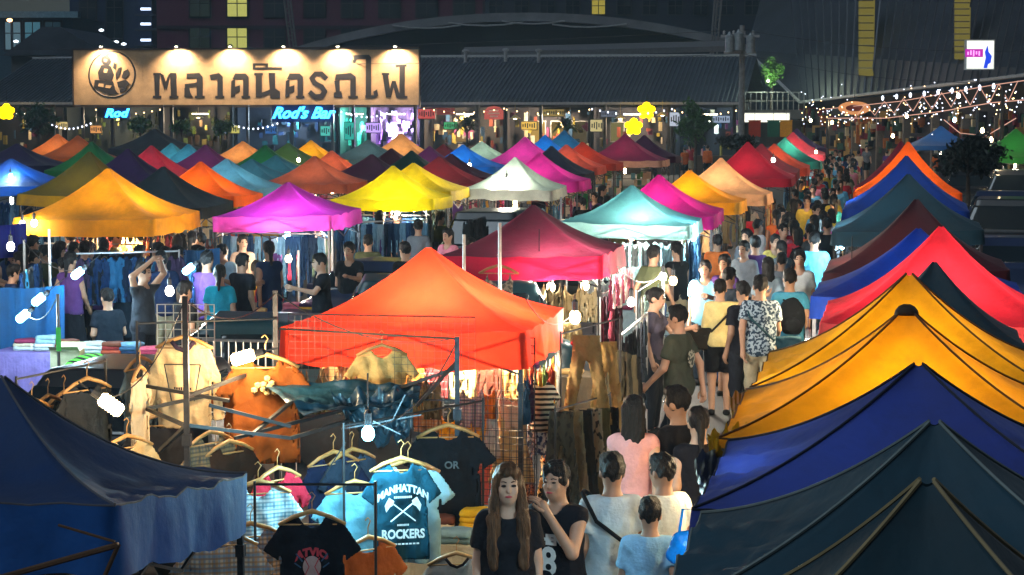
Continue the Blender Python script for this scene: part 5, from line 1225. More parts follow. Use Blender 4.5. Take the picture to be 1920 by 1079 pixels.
# ------------------------------------------------------------------ stalls: rows of clothes, tables, goods
BLU = ['2b4f7a', '3f6f9a', '6f9fc0', '1d3658', '8fb4cc', '35597a', '20304a', '5a86a6']
PAL = {'blue': BLU, 'night': ['1d3a66', '20242e', '2a6a9a', '182a44', '3a8ab0', '22262c', '4a3a5a'], 'pale': ['d8dcd8', 'a8c8cc', 'c8d8dc', '8fb0b8', 'e8e6dc', '6a8890', 'b0b8b8'], 'warm': ['d8b070', 'b0503a', 'e0c8a0', 'c87830', '8a3030', 'f0d890', '704030'],
       'khaki': ['b09a6c', '8a7850', 'c8b48a', '6a5c40', 'a08860', 'd0c0a0'], 'dark': ['24262e', '30343c', '1a1c22', '3a3034', '28323c'], 'mixed': ['b84a3a', '2f5f8a', 'd8c8a8', '6a8a4a', '402a4a', 'd8a040', 'c0c8cc', '8a3050'],
       'olive': ['4a4636', '5a5240', '3a382e', '6a6048', '2c2a26'], 'wine': ['5a1c2c', '3a1420', '7a2c3c', '2a1a22'], 'pink': ['e07a90', 'c85a78', 'f0b0b8', 'e8d0d0', 'a03858']}
r5 = random.Random(21)
_seen = {}
def rowlab(hexc, kind, i, place, top):
    k = GLABEL[kind]; base = f"{colour_name(hexc)} {k}, {ORD[i]} from left{place}"
    if len(base.split()) > 14: base = base.replace('the big ', 'the ').replace('lemon ', '')
    if len(base.split()) > 16: print('LONG', base)
    n = _seen.get(base, 0); _seen[base] = n + 1
    return base if n == 0 else base.replace(', ' + ORD[i], ', lower row, ' + ORD[i])
def row(p0, p1, kind, n, pal, top, label, sx=1.0, group=None, h=.025, face=None, scale=1.0, rail=None, jit=.02, railh=None):
    d = Vector((p1[0] - p0[0], p1[1] - p0[1])); ang = math.atan2(d.y, d.x) if face is None else face
    m_ = [q for q in (label.find(k) for k in (' in ', ' under ', ' at ', ' along ', ' between ', ' hung ', ' beside ', ' below ', ' high ', ' near ', ' hanging ', ' stacked ', ' beyond ', ' on ', ' left of ', ' behind ', ' among ')) if q > 0]
    place = label[min(m_):]
    place = place.replace(' hung ', ' ').replace(' the aisle side of', ' the side of').replace(' in the long row', '').replace(' high on', ' on').replace(' stacked in rows at', ' at')
    for i in range(n):
        t = (i + .5) / n; hexc = PAL[pal][r5.randrange(len(PAL[pal]))]
        garment(kind, (p0[0] + d.x * t, p0[1] + d.y * t, top + r5.uniform(-jit, jit) * .5), ang + r5.uniform(-.15, .15), cloth('g' + hexc, hexc), rowlab(hexc, kind, i, place, top), group or label, h=h, seed=i % 4, sx=sx * r5.uniform(.85, 1.1), scale=scale * r5.uniform(.93, 1.04))
    if rail: rail_thing(p0, p1, rail, (railh or top) + .02)
def corner(key, sx, sy, inset=.12):
    o = TENTS[key]; w = .97 - inset; a, b_ = sx * w, sy * w; c, s = math.cos(o.rotation_euler.z), math.sin(o.rotation_euler.z)
    return (o.location.x + a * c - b_ * s, o.location.y + a * s + b_ * c)
def front(key, e=.12, out=0.0): return corner(key, -1, -1, e - out), corner(key, 1, -1, e - out)
def rightside(key, e=.12): return corner(key, 1, -1, e), corner(key, 1, 1, e)
def inside(key, dy): # a line across the tent at depth dy (-1 front .. 1 back)
    return corner(key, -1, dy), corner(key, 1, dy)

# jeans walls below the magenta and lemon yellow tents
jl0, jl1 = P(545, 195, 36.2), P(800, 195, 37.6)
row(jl0, jl1, 'jeans', 24, 'blue', 1.62, 'blue jeans in the long row between the magenta and the lemon yellow tents', sx=.34, rail='long jeans rail between the magenta and the lemon yellow tents', railh=1.64)
row(*front('A3'), 'jeans', 13, 'blue', 1.60, 'pale blue jeans hung under the front of the magenta tent', sx=.36, rail='jeans rail under the front of the magenta tent', railh=1.62)
row(*rightside('A10'), 'jeans', 10, 'pale', 1.72, 'light blue trousers hung at the side of the lemon yellow tent', sx=.36, rail='rail at the side of the lemon yellow tent', railh=1.74)
row(*inside('A10', -.6), 'jeans', 14, 'blue', 1.55, 'jeans at the back of the lemon yellow tent', sx=.36, rail='rail inside the lemon yellow tent', railh=1.57)
row(*inside('A11', -.8), 'jeans', 10, 'blue', 1.6, 'jeans under the second lemon yellow tent', sx=.36)
# golden tent at left: small bright goods
for dz, kind, pal in ((1.66, 'tank', 'warm'), (1.25, 'shorts', 'warm'), (.85, 'shorts', 'mixed')):
    row(*rightside('A1'), kind, 8, pal, dz, 'small garments at the side of the big golden tent', sx=.55, scale=.62)
row(*inside('A1', .3), 'tank', 10, 'warm', 1.62, 'bright tops at the back of the big golden tent', sx=.6, scale=.8)
row(*front('A1', .2), 'tee', 9, 'blue', 1.45, 'blue and white shirts hung under the front of the big golden tent', sx=.42, rail='clothes rail under the front of the big golden tent', railh=1.5)
row(*front('A2', .2), 'tee', 7, 'blue', 1.5, 'blue shirts under the olive green tent', sx=.5)
row(*front('A5', .2), 'tank', 8, 'olive', 1.6, 'drab tops under the slate grey tent', sx=.7)
row(*rightside('A5'), 'tank', 7, 'warm', 1.35, 'tan tops at the side of the slate grey tent', sx=.6)
row(*front('B22', .2), 'tee', 9, 'blue', 1.6, 'blue lit shirts under the dim blue tent at the left border', sx=.5)
row(*rightside('A4'), 'tee', 6, 'warm', 1.6, 'shirts at the side of the vivid orange tent', sx=.5)
row(*front('A9b', .2), 'tee', 7, 'pink', 1.6, 'pale shirts under the salmon tents', sx=.5)
row(*front('A9', .2), 'tee', 7, 'warm', 1.6, 'light shirts under the dusty salmon tent', sx=.5)
row(*rightside('A12'), 'tee', 6, 'pink', 1.6, 'pink shirts at the side of the brick red tent', sx=.5)
row(*front('A14', .2), 'tee', 7, 'pale', 1.55, 'white shirts under the pale mint tent', sx=.55)
row(*rightside('A14'), 'dress', 6, 'blue', 1.6, 'blue dresses at the side of the pale mint tent', sx=.5)
row(*rightside('A15b'), 'dress', 6, 'pink', 1.6, 'dresses at the side of the fuchsia tent', sx=.5)
# teal tent: bright pale racks, hot pink and amber behind
row(*front('L3', .1), 'tank', 11, 'pale', 1.68, 'pale tops hung under the front of the pale teal tent', sx=.55, scale=.75, rail='rail under the front of the pale teal tent', railh=1.7)
row(*front('L3', .35), 'tank', 10, 'pale', 1.15, 'pale tops in the lower row under the pale teal tent', sx=.6, scale=.85)
row(*rightside('L3', .02), 'dress', 9, 'blue', 1.7, 'blue and white dresses along the aisle side of the pale teal tent', sx=.5)
row(*inside('L3', .4), 'tee', 7, 'pale', 1.6, 'pale shirts at the back of the pale teal tent', sx=.7)
row(*rightside('L4', .02), 'dress', 9, 'pale', 1.72, 'light dresses along the aisle side of the hot pink tent', sx=.5)
row(*rightside('L5', .02), 'dress', 9, 'khaki', 1.72, 'sand coloured dresses along the aisle side of the amber tent', sx=.5)
row(*rightside('L6', .02), 'tee', 8, 'warm', 1.72, 'warm toned shirts along the aisle side of the peach tent', sx=.5)
row(*front('L6', .15), 'tee', 6, 'khaki', 1.6, 'cream shirts under the front of the peach tent', sx=.6)
row(*rightside('L7', .02), 'tee', 8, 'blue', 1.72, 'blue shirts along the aisle side of the crimson tent', sx=.5)
row(*rightside('L10', .02), 'tee', 6, 'warm', 1.72, 'shirts along the aisle side of the bottle green tent', sx=.5)
# wine red tent: khaki clothes
row(*front('L2', .05), 'tank', 9, 'khaki', 1.66, 'khaki tops under the glowing crimson skirt', sx=.75, scale=.9, rail='rail under the glowing crimson skirt', railh=1.68)
row(*front('L2', .3), 'shorts', 8, 'khaki', 1.15, 'khaki shorts in the lower row under the wine red tent', sx=.7)
row(*rightside('L2', .02), 'trousers', 8, 'wine', 1.45, 'dark wine trousers along the aisle side of the wine red tent', sx=.42, rail='rail along the aisle side of the wine red tent', railh=1.47)
row(*rightside('L2', -.1), 'tank', 8, 'pink', 1.72, 'pink tops on the aisle side of the wine red tent', sx=.55, scale=.8)
lx = P(1195, 195, 24.5); row(lx, (lx.x + .5, lx.y + 2.6), 'dress', 7, 'pale', 1.5, 'grey white printed tops hung beside the aisle by the wine red tent', sx=.55, rail='rail beside the aisle by the wine red tent', railh=1.52)
row(P(1165, 195, 21.2), P(1215, 195, 23.4), 'trousers', 7, 'dark', 1.35, 'dark trousers hung beside the aisle near the khaki trousers', sx=.5, rail='rail beside the aisle near the khaki trousers', railh=1.37)
gm0 = P(925, 195, 23.9); garment('tank', (P(935, 500, 22.6)), YAW, pattern('grey', 'a89a88', '6a6258', 30), 'beige patterned top on a hanger at the left of the wine red tent', hang=True)

# ------------------------------------------------------------------ orange tent: clothes on wire grids
og0, og1 = corner('L1', .05, -.72, 0), corner('L1', 1.0, -.72, 0)
gp = ((og0[0] + og1[0]) / 2, (og0[1] + og1[1]) / 2)
grid_thing(gp, 1.0, 1.15, YAW, 'black wire grid hung with clothes under the orange tent', m=STEEL, zb=.72, cell=.06)
def at_line(px, py, Y): return P(px, py, Y)
W = garment
for i, (px, py, kind, m, lab, sc, sx) in enumerate((
    (885, 722, 'tank', plaid('pinkgrey', 'd8c0a8', 'a05a6a', '505a78', 22), 'small plaid top at the upper left of the grid under the orange tent', .62, 1),
    (915, 722, 'tank', cloth('orangetop', 'e0781e'), 'orange top beside the small plaid top under the orange tent', .5, .8),
    (922, 738, 'dress', stripes('whitecol', 'e8dccc', 'b8a898', 30, 'X'), 'white striped dress hanging under the orange tent', .62, .5),
    (960, 728, 'tank', plaid('peach', 'e8b890', 'd08a6a', 'f0d0b0', 24), 'peach checked top under the orange tent', .62, 1.1),
    (960, 766, 'dress', plaid('sand', 'd8a868', 'c09458', 'e0b880', 20), 'sand coloured checked skirt under the orange tent', .72, 1.1),
    (900, 775, 'tee', cloth('yellowtee', 'e8b020'), 'yellow top half hidden behind the black t-shirt', .55, .7),
    (842, 772, 'tank', cloth('amber', 'f0a010'), 'amber top above the black t-shirt', .55, .9),
    (800, 722, 'tank', plaid('cream', 'e0c8a0', 'a06048', 'd08838', 24), 'cream plaid top left of the amber top', .7, 1),
    (1015, 715, 'tee', stripes('blackcream', 'e8d8b8', '2a2620', 14), 'cream t-shirt with black stripes at the right post of the orange tent', .62, .8),
    (1008, 775, 'tank', pattern('denim', 'd0d4dc', '3a4470', 14), 'white vest with blue grey print near the right post of the orange tent', .62, .8),
    (1040, 770, 'dress', cloth('coral', 'e86a2c'), 'orange coral dress near the right post of the orange tent', .5, .7),
    (898, 862, 'tee', cloth('rose', 'd86a5a'), 'rose red t-shirt low on the grid left of the long haired woman', .55, .9),
    (985, 850, 'dress', pattern('rosy', 'd8a080', '6a3028', 30), 'flowered dress low on the grid above the long haired woman', .5, .8),
    (1030, 845, 'dress', pattern('leo', 'e8b878', '201810', 22), 'spotted dress behind the dark jersey man', .55, .9))):
    p = P(px, py, 16.75 + .02 * i); W(kind, p, YAW + r5.uniform(-.2, .2), m, lab, 'clothes on the grid under the orange tent', h=.018, seed=i % 3, scale=sc, sx=sx)
for i in range(9):   # the warm row just under the skirt of the orange tent
    p = corner('L1', -.9 + i * .23, .2, 0); garment('tank', (p[0], p[1], 1.62), YAW + r5.uniform(-.3, .3), cloth('g' + PAL['warm'][i % 7], PAL['warm'][i % 7]), f'small {colour_name(PAL["warm"][i % 7])} top, {ORD[i]} from left at the back of the orange tent', 'small tops at the back of the orange tent', h=.034, seed=i % 4, scale=.7)
row(corner('L1', .98, -.9, 0), corner('L1', .98, .9, 0), 'tank', 8, 'mixed', 1.60, 'bright tops along the aisle side of the orange tent', sx=.6, scale=.75)
row(corner('L1', -.98, -.9, 0), corner('L1', .3, -.9, 0), 'tank', 9, 'khaki', 1.63, 'pale printed tops under the left half of the orange skirt', sx=.6, scale=.7)
# khaki and drab trousers right of the orange tent
rail_thing(P(1052, 195, 17.3), P(1165, 195, 18.6), 'trousers rail right of the orange tent', 1.83, m=THIN)
garment('trousers', P(1100, 628, 17.2), YAW - .1, cloth('khakitr', '8f7648'), 'khaki trousers spread wide on the rail right of the orange tent', h=.014, seed=1, scale=.74, sx=.86)
garment('trousers', P(1138, 640, 18.2), YAW + .5, cloth('khakitr2', '7c683f'), 'second khaki trousers turned sideways behind the spread pair', h=.016, seed=2, scale=.9, sx=.6)
for i, (px, hexc, lab) in enumerate(((1052, '3c382c', 'olive black trousers low on the rack behind the jersey man'), (1070, '7a6c50', 'drab brown trousers low on the rack behind the jersey man'), (1088, '2c2c28', 'charcoal trousers low on the rack behind the jersey man'), (1106, '8a7c60', 'sand grey trousers low on the rack behind the jersey man'), (1122, '4a4c30', 'moss trousers low on the rack behind the jersey man'), (1138, '1e1e20', 'black trousers at the right end of the low rack'))):
    garment('trousers', P(px, 768 - i * 1.5, 16.6 + i * .13), YAW + .25 + r5.uniform(-.25, .25), pattern('camo' + hexc, hexc, '24241c', 14, .55) if i % 3 == 0 else cloth('tr' + hexc, hexc), lab, h=.02, seed=i % 4, scale=1.0, sx=.55)
rail_thing(P(1042, 195, 16.5), P(1146, 195, 17.4), 'low trousers rack behind the jersey man', 1.32, m=THIN)
for i in range(5): garment('trousers', P(1150 + i * 9, 655 + i * 3, 19.4 + i * .3), YAW + .4, cloth('g' + PAL['olive'][i], PAL['olive'][i]), f'{colour_name(PAL["olive"][i])} trousers, {ORD[i]} from left in the gap above the woman in pink', 'drab trousers beside the aisle', h=.034, seed=i % 4, sx=.5)

# ------------------------------------------------------------------ the bare frame and hanging shirts at the near left
fr = thing('bare_tent_frame', 'black folding tent frame without cover at the near left', 'tent frame')
def bars(name, segs, r, m=THIN):
    b = MB()
    for (x0, y0, d0), (x1, y1, d1) in segs: b.tube([P(x0, y0, d0), P(x1, y1, d1)], r, 4)
    return b.build(name, m, fr)
for px, pyt, Y in ((347, 556, 14.2), (516, 545, 16.1), (857, 632, 15.4)):
    t = P(px, pyt, Y); b = MB(); b.box((0, 0, t.z / 2), (.036, .036, t.z)); b.box((0, 0, 1.45), (.06, .06, .08)); b.build('leg', STEEL, fr, (t.x, t.y, 0))
for sg_ in ([((262, 722, 15.2), (430, 752, 14.9))], [((268, 768, 15.2), (516, 715, 16.0))], [((516, 715, 16.0), (668, 756, 15.6))], [((268, 764, 15.2), (347, 798, 14.25))], [((347, 797, 14.25), (545, 822, 14.7))], [((347, 745, 14.25), (470, 700, 15.6))], [((347, 800, 14.3), (300, 845, 14.6))], [((392, 760, 14.8), (545, 800, 15.0))], [((440, 822, 14.8), (640, 770, 15.4))], [((668, 756, 15.6), (857, 690, 15.4))], [((780, 762, 15.3), (857, 678, 15.4))], [((545, 822, 14.7), (700, 775, 15.2))], [((470, 818, 14.7), (560, 742, 15.5))]):
    bars('brace', sg_, .017)
for (x0, y0), (x1, y1), Y in (((640, 805), (790, 778), 14.4), ((600, 905), (648, 830), 14.2), ((700, 790), (752, 815), 14.3), ((735, 790), (760, 740), 14.5)):
    bars('thin_rod', [((x0, y0, Y), (x1, y1, Y))], .006, STEEL)
# crumpled blue plastic sheet lying on the frame
def sheet(name, label, pts, n=46, m=54, amp=.05, mt=None, cat='tarpaulin', seed=2, sag=.1):
    rs = np.random.RandomState(seed); a, b_, c, d = [np.array(p) for p in pts]; V = np.zeros((n, m, 3))
    k = rs.uniform(-22, 26, (18, 2)); ph = rs.rand(18) * 6; am = amp * rs.uniform(.2, 1, 18) / (np.abs(k).sum(1) / 14 + .4)
    for i in range(n):
        for j in range(m):
            u, v = i / (n - 1), j / (m - 1); p = (a * (1 - v) + b_ * v) * (1 - u) + (d * (1 - v) + c * v) * u
            z = sum(am[q] * (1 - abs(math.sin(k[q, 0] * u + k[q, 1] * v + ph[q]))) for q in range(18)) * .8
            V[i, j] = p + np.array([0, -.5 * z, z - sag * math.sin(math.pi * u) * math.sin(math.pi * v) * 2])
    idx = np.arange(n * m).reshape(n, m); F = np.stack([idx[:-1, :-1], idx[:-1, 1:], idx[1:, 1:], idx[1:, :-1]], -1).reshape(-1, 4)
    return tag(link(name, npmesh(name, V.reshape(-1, 3), F, mt)), label, cat)
PLAST = mat('blue_plastic', (0.008, 0.035, 0.055), rough=0.38, var=.5, scale=5, bump=.3, bscale=30, coat=.15)
sheet('plastic_sheet', 'crumpled blue plastic sheet thrown over the bare frame', [P(470, 728, 15.6), P(790, 738, 15.6), P(785, 768, 15.1), P(570, 790, 14.9)], mt=PLAST, amp=.035, sag=.04)
sheet('plastic_sheet', 'lower fold of dark blue plastic hanging beside the teal t-shirt', [P(620, 770, 15.2), P(775, 752, 15.3), P(775, 842, 14.9), P(690, 835, 14.9)], mt=PLAST, amp=.06, seed=5)
# shirts on wooden hangers
_near_rail = True
def hung(kind, px, py, Y, rz, m, label, h=.014, seed=0, sx=1.0, sc=1.0): return garment(kind, P(px, py, Y), rz, m, label, 'shirts hung at the near left stall', h=h, seed=seed, hang=True, scale=sc, sx=sx)
hung('sweater', 345, 634, 15.6, -.1, cloth('creamsw', 'd8b88a'), 'cream long sleeved sweatshirt with outlined square on its chest', h=.013, sx=.92, sc=1.0)
sw = bpy.data.objects['hanging_sweatshirt']
INKB = mat('print_black', (.02, .018, .02), rough=.8, var=.1)
b = MB()
for sgm in (((-.135, -.19), (.135, -.19)), ((-.135, -.19), (-.085, -.46)), ((.135, -.19), (.085, -.46))):
    b.tube([(sgm[0][0], -.058, sgm[0][1]), (sgm[1][0], -.058, sgm[1][1])], .005, 4)
b.build('print', INKB, sw); b = MB()
for k in range(8): b.box((-.06 + k * .017, -.057, -.37), (.011, .004, .02 if k % 3 else .026))
b.build('print', INKB, sw)
b = MB(); b.tube([(-.085, -.035, -.022), (-.045, -.04, -.07), (0, -.042, -.086), (.045, -.04, -.07), (.085, -.035, -.022)], .017, 6); b.build('collar', cloth('collar', '3a2a3a'), sw, smooth=True)
br = hung('tee', 497, 668, 15.5, .12, cloth('browntee', '7e4214'), 'rust brown t-shirt behind the glowing tube lamp', h=.014, sx=1.0, sc=1.15)
b = MB()
for k in range(9): a = k * .7; b.lathe([(0, -.022), (.02, -.01), (.022, .01), (0, .02)], (.075 * math.cos(a) * (k % 3 + 1) / 3, -.055, -.19 + .055 * math.sin(a) * (k % 3 + 1) / 3), 7)
b.build('print', cloth('prcream', 'd8b070'), br)
hung('tee', 475, 690, 16.4, .3, cloth('orangetee', 'a8581c'), 'orange brown t-shirt hanging behind the rust brown one', sx=1.0, sc=1.1)
hung('tee', 716, 650, 15.69, .15, cloth('creamtee', 'cda868'), 'plain khaki t-shirt in front of the orange skirt', h=.013, seed=2, sx=1.0, sc=.88)
for px, py, Y, hexc, lab, rz in ((262, 690, 15.0, 'c8b090', 'cream shirt seen edge on left of the sweatshirt', 1.5), (262, 672, 16.0, '5a6a72', 'grey shirt seen edge on by the white wire grid', 1.2), (163, 712, 14.8, '2a2c30', 'charcoal shirt on an orange hanger above the big lamp', .9), (300, 780, 15.6, '2a2a30', 'dark shirt below the cream sweatshirt', .4), (120, 738, 15.4, '24262a', 'black shirt on the rail at the left edge', 1.1), (90, 745, 15.0, '2c2e34', 'second black shirt on the rail at the left edge', 1.15), (60, 752, 14.6, '202226', 'third black shirt on the rail at the left edge', 1.1)):
    hung('tee', px, py, Y, rz, cloth('e' + hexc, hexc), lab, h=.02)
rail_thing(P(20, 195, 14.2), P(190, 195, 15.2), 'dark rail of black shirts at the left edge', 1.86, m=THIN)
te = hung('tee', 752, 862, 14.0, .22, cloth('tealtee', '0f4152', .05), 'dark teal t-shirt with white lettering and crossed axes', h=.011, sx=.86, sc=.98)
WHP = mat('print_white', (.62, .72, .74), rough=.8, var=.2, scale=40)
for body_, z_, s_, ar in (('MANHATTAN', -.185, .070, -2.2), ('ROCKERS', -.50, .085, 0)):
    t_ = text('print', body_, s_, WHP, te, (0, -.072, z_), extrude=.001, bold=.003, sx=.80)
    if ar:
        for v in t_.data.vertices: v.co.y += ar * v.co.x ** 2
b = MB()
for k in range(9): b.box((-.056 + k * .014, -.071, -.245), (.009, .003, .014)); b.box((-.036 + k * .009, -.071, -.435), (.006, .003, .012)); b.box((-.10 + k * .025, -.071, -.565), (.018, .003, .010))
b.build('print', WHP, te)
b = MB()
for s_ in (-1, 1):
    b.tube([(s_ * .085, -.072, -.41), (-s_ * .085, -.072, -.275)], .0055, 4)
    b.prism([(-s_ * .06, -.27), (-s_ * .095, -.245), (-s_ * .125, -.30), (-s_ * .115, -.345), (-s_ * .09, -.31), (-s_ * .07, -.30)], -.074, -.071)
b.build('print', WHP, te)
hung('tee', 765, 866, 14.35, .2, cloth('paleblue', '9cc8d4'), 'pale blue t-shirt right behind the dark teal one', seed=1, sx=1.0, sc=1.02)
bk = hung('tee', 840, 800, 15.2, .1, cloth('blacktee', '14161c'), 'black t-shirt with small grey print right of the teal one', sx=1.05, sc=1.05)
text('print', 'OR', .07, cloth('prgrey', '5a6468'), bk, (.02, -.06, -.26), extrude=.001, bold=.002)
nv = hung('tee', 585, 962, 12.8, .05, cloth('navytee', '10121c'), 'navy black t-shirt with red and white ball print at the bottom edge', h=.011, sx=.98, sc=.95)
REDP = mat('print_red', (.55, .04, .06), rough=.8, var=.15)
t_ = text('print', 'ATVIO', .07, REDP, nv, (0, -.068, -.24), extrude=.001, bold=.004)
for v in t_.data.vertices: v.co.y -= 3.2 * v.co.x ** 2
b = MB(); b.prism([(.058 * math.cos(t), -.335 + .07 * math.sin(t)) for t in [2 * math.pi * i / 20 for i in range(20)]], -.07, -.067); b.build('print', cloth('ballpale', 'c8a8a0'), nv)
b = MB()
for s_ in (-1, 1): b.tube([(s_ * .018 + s_ * .03 * abs(t), -.071, -.335 + .06 * t) for t in (-1, -.5, 0, .5, 1)], .004, 4)
b.build('print', REDP, nv)
b = MB()
for s_ in (-1, 1): b.tube([(s_ * .06, -.07, -.30), (s_ * .10, -.07, -.25)], .006, 4); b.tube([(s_ * .07, -.07, -.34), (s_ * .11, -.07, -.31)], .005, 4)
b.build('print', cloth('prblue', '3a5a7a'), nv)
rg = hung('tee', 856, 1040, 13.2, .1, cloth('greytee', 'a8a49c'), 'light grey t-shirt with dark collar at the bottom edge', sc=.85)
b = MB(); b.tube([(-.085, -.03, -.022), (-.045, -.04, -.07), (0, -.042, -.088), (.045, -.04, -.07), (.085, -.03, -.022)], .012, 6); b.build('collar', cloth('collarb', '1c1418'), rg, smooth=True)
hung('tee', 665, 905, 14.2, .3, cloth('aquatee', '6aa0b0'), 'blue grey t-shirt seen left of the teal one', sc=.95)
for i, (px, py, Y, rz, m, lab) in enumerate(((625, 850, 14.7, .7, cloth('navy2', '1c2440'), 'navy shirt hanging beneath the blue plastic sheet'), (660, 845, 14.8, .8, cloth('slate2', '2c3848'), 'slate shirt beneath the blue plastic sheet'), (520, 880, 13.9, .9, cloth('red2', 'b02034'), 'crimson shirt peeping behind the navy black t-shirt'), (484, 905, 13.6, .35, plaid('bluewhite', 'a8d0dc', '4a7a90', 'e0e8e8', 14), 'pale blue plaid shirt at the corner of the drooping navy tent'), (415, 1000, 12.6, .15, plaid('beige', 'dcc0a0', 'a8703a', '6a8aa0', 12), 'beige plaid shirt under the skirt of the navy tent'), (470, 985, 13.1, .3, plaid('brown', 'd0b090', '6a4a30', '4a7aa0', 12), 'brown and blue plaid shirt below the navy tent corner'), (395, 812, 14.8, .9, plaid('dim', '6a5a48', '2a2a2a', '8a6a40', 12), 'dim checked shirt behind the frame braces'), (430, 830, 14.9, .8, cloth('choc', '3a2418'), 'chocolate shirt behind the frame braces'), (238, 820, 14.6, .8, cloth('cream3', 'c8a878'), 'cream bundle of a shirt below the big lamp'), (690, 1010, 13.4, .7, cloth('rust3', 'b0602c'), 'rust orange shirt between the navy and the teal t-shirts'))):
    hung('tee', px, py, Y, rz, m, lab, h=.016, seed=i % 3)
rail_thing(P(470, 195, 12.9), P(700, 195, 12.9), 'rail that carries the navy black t-shirt', 1.38, legs=True, m=THIN)
rail_thing(P(640, 195, 14.1), P(905, 195, 15.3), 'rail that carries the teal and black t-shirts', 1.56, m=THIN)
rail_thing(P(250, 195, 15.7), P(516, 195, 16.05), 'rail that carries the cream sweatshirt', 2.08, m=THIN, legs='first')
rail_thing(P(516, 195, 16.1), P(857, 195, 15.4), 'rail that carries the plain khaki t-shirt', 2.00, m=THIN, legs=False)
# wire grids
p = P(343, 195, 17.3); grid_thing((p.x, p.y), .47, .95, -.05, 'white wire grid behind the cream sweatshirt', m=mat('white_wire', (.75, .72, .65), rough=.4), zb=1.12, cell=.065, r=.0045)
p = P(712, 195, 15.7); grid_thing((p.x, p.y), 1.42, .62, YAW, 'fine black wire grid before the skirt of the orange tent', m=STEEL, zb=1.52, cell=.05, r=.0016)
p = P(465, 195, 19.3); b = MB(); fo = thing('railing_fence', 'dark railing with pale upright bars behind the rust brown t-shirt', 'fence', (p.x, p.y, 0), YAW)
for i in range(13): b = MB(); b.tube([(-.42 + i * .07, 0, .1), (-.42 + i * .07, 0, 1.56)], .008, 5); b.build('bar', ALU, fo)
for h_ in (.12, 1.55): b = MB(); b.tube([(-.46, 0, h_), (.46, 0, h_)], .014, 5); b.build('rail', ALU, fo)
p = P(930, 195, 15.9); grid_thing((p.x, p.y), .62, .75, YAW, 'black wire grid low beside the long haired woman', m=STEEL, zb=.5, cell=.05, r=.003)

# tables with folded goods
def pile(p, z, w, d, n, pal, label, rz=YAW):
    o = thing('folded_clothes', label, 'folded clothes', (p[0], p[1], z), rz, 'piles of folded goods on the tables')
    for i in range(n):
        hexc = PAL[pal][r5.randrange(len(PAL[pal]))] if pal in PAL else pal
        V, F = None, None
        key = ('fold', round(w, 2), round(d, 2))
        if key not in _gm:
            V, F = surfnet(lambda X, Y, Z: np.sqrt(np.maximum(np.abs(X) - w / 2 + .02, 0) ** 2 + np.maximum(np.abs(Y) - d / 2 + .02, 0) ** 2 + np.maximum(np.abs(Z) - .006, 0) ** 2) - .02 + .004 * np.sin(30 * X + 4) * np.sin(24 * Y), (-w / 2 - .05, -d / 2 - .05, -.06), (w / 2 + .05, d / 2 + .05, .06), .022)
            _gm[key] = npmesh('cloth_fold', V, F, cloth('plain', '808080'))
        f = link('fold', _gm[key], o, (r5.uniform(-.015, .015), r5.uniform(-.015, .015), .026 + i * .044), r5.uniform(-.12, .12), cloth('g' + hexc, hexc))
    return o
tp_ = P(872, 195, 15.0); table_thing((tp_.x, tp_.y), .9, .6, .62, cloth('tcream', 'c8b89a'), 'table with yellow and pink folded clothes beside the long haired woman', rz=YAW)
for dx, dy, n, pal, lab in ((-.22, .1, 3, 'warm', 'pile of warm coloured folded clothes at the left end of the table by the woman'), (.08, .12, 4, 'e8b020', 'pile of yellow folded clothes on the table by the woman'), (.28, -.1, 2, 'pink', 'low pile of pink folded clothes on the table by the woman'), (-.08, -.16, 2, 'pale', 'pale folded clothes at the front of the table by the woman')):
    pile((tp_.x + dx, tp_.y + dy), .62, .26, .22, n, pal, lab)
for i, (px, Y, w, hexc, lab) in enumerate(((100, 25.5, 1.5, '8a78b8', 'lavender covered table in the blue lit corner at left'), (225, 25.2, 1.3, '2a3440', 'dark covered table below the seated people at left'), (530, 29.8, 1.4, '7a2a30', 'red covered table in front of the magenta stall'), (700, 32.5, 1.6, '8a9aa8', 'pale covered table below the long jeans row'), (1010, 23.4, 1.4, '6a5c48', 'drab covered table under the wine red tent'), (1225, 30.6, 1.5, 'a8bcc0', 'pale covered table under the pale teal tent'), (150, 31.8, 1.6, '24405a', 'blue covered table under the big golden tent'), (330, 30.0, 1.4, '2c3c58', 'navy covered table in front of the slate grey tent'))):
    p = P(px, 195, Y); table_thing((p.x, p.y), w, .6, .74, cloth('t' + hexc, hexc), lab)
    for k in range(4):
        pile((p.x + (-.38 + .25 * k) * w / 1.4 * UX, p.y + (-.38 + .25 * k) * w / 1.4 * UY), .74, .26, .22, r5.randint(1, 4), ['mixed', 'pale', 'warm', 'blue', 'pink'][(i + k) % 5], ORD[k] + ' pile from left on the ' + ' '.join(lab.split()[:9]))
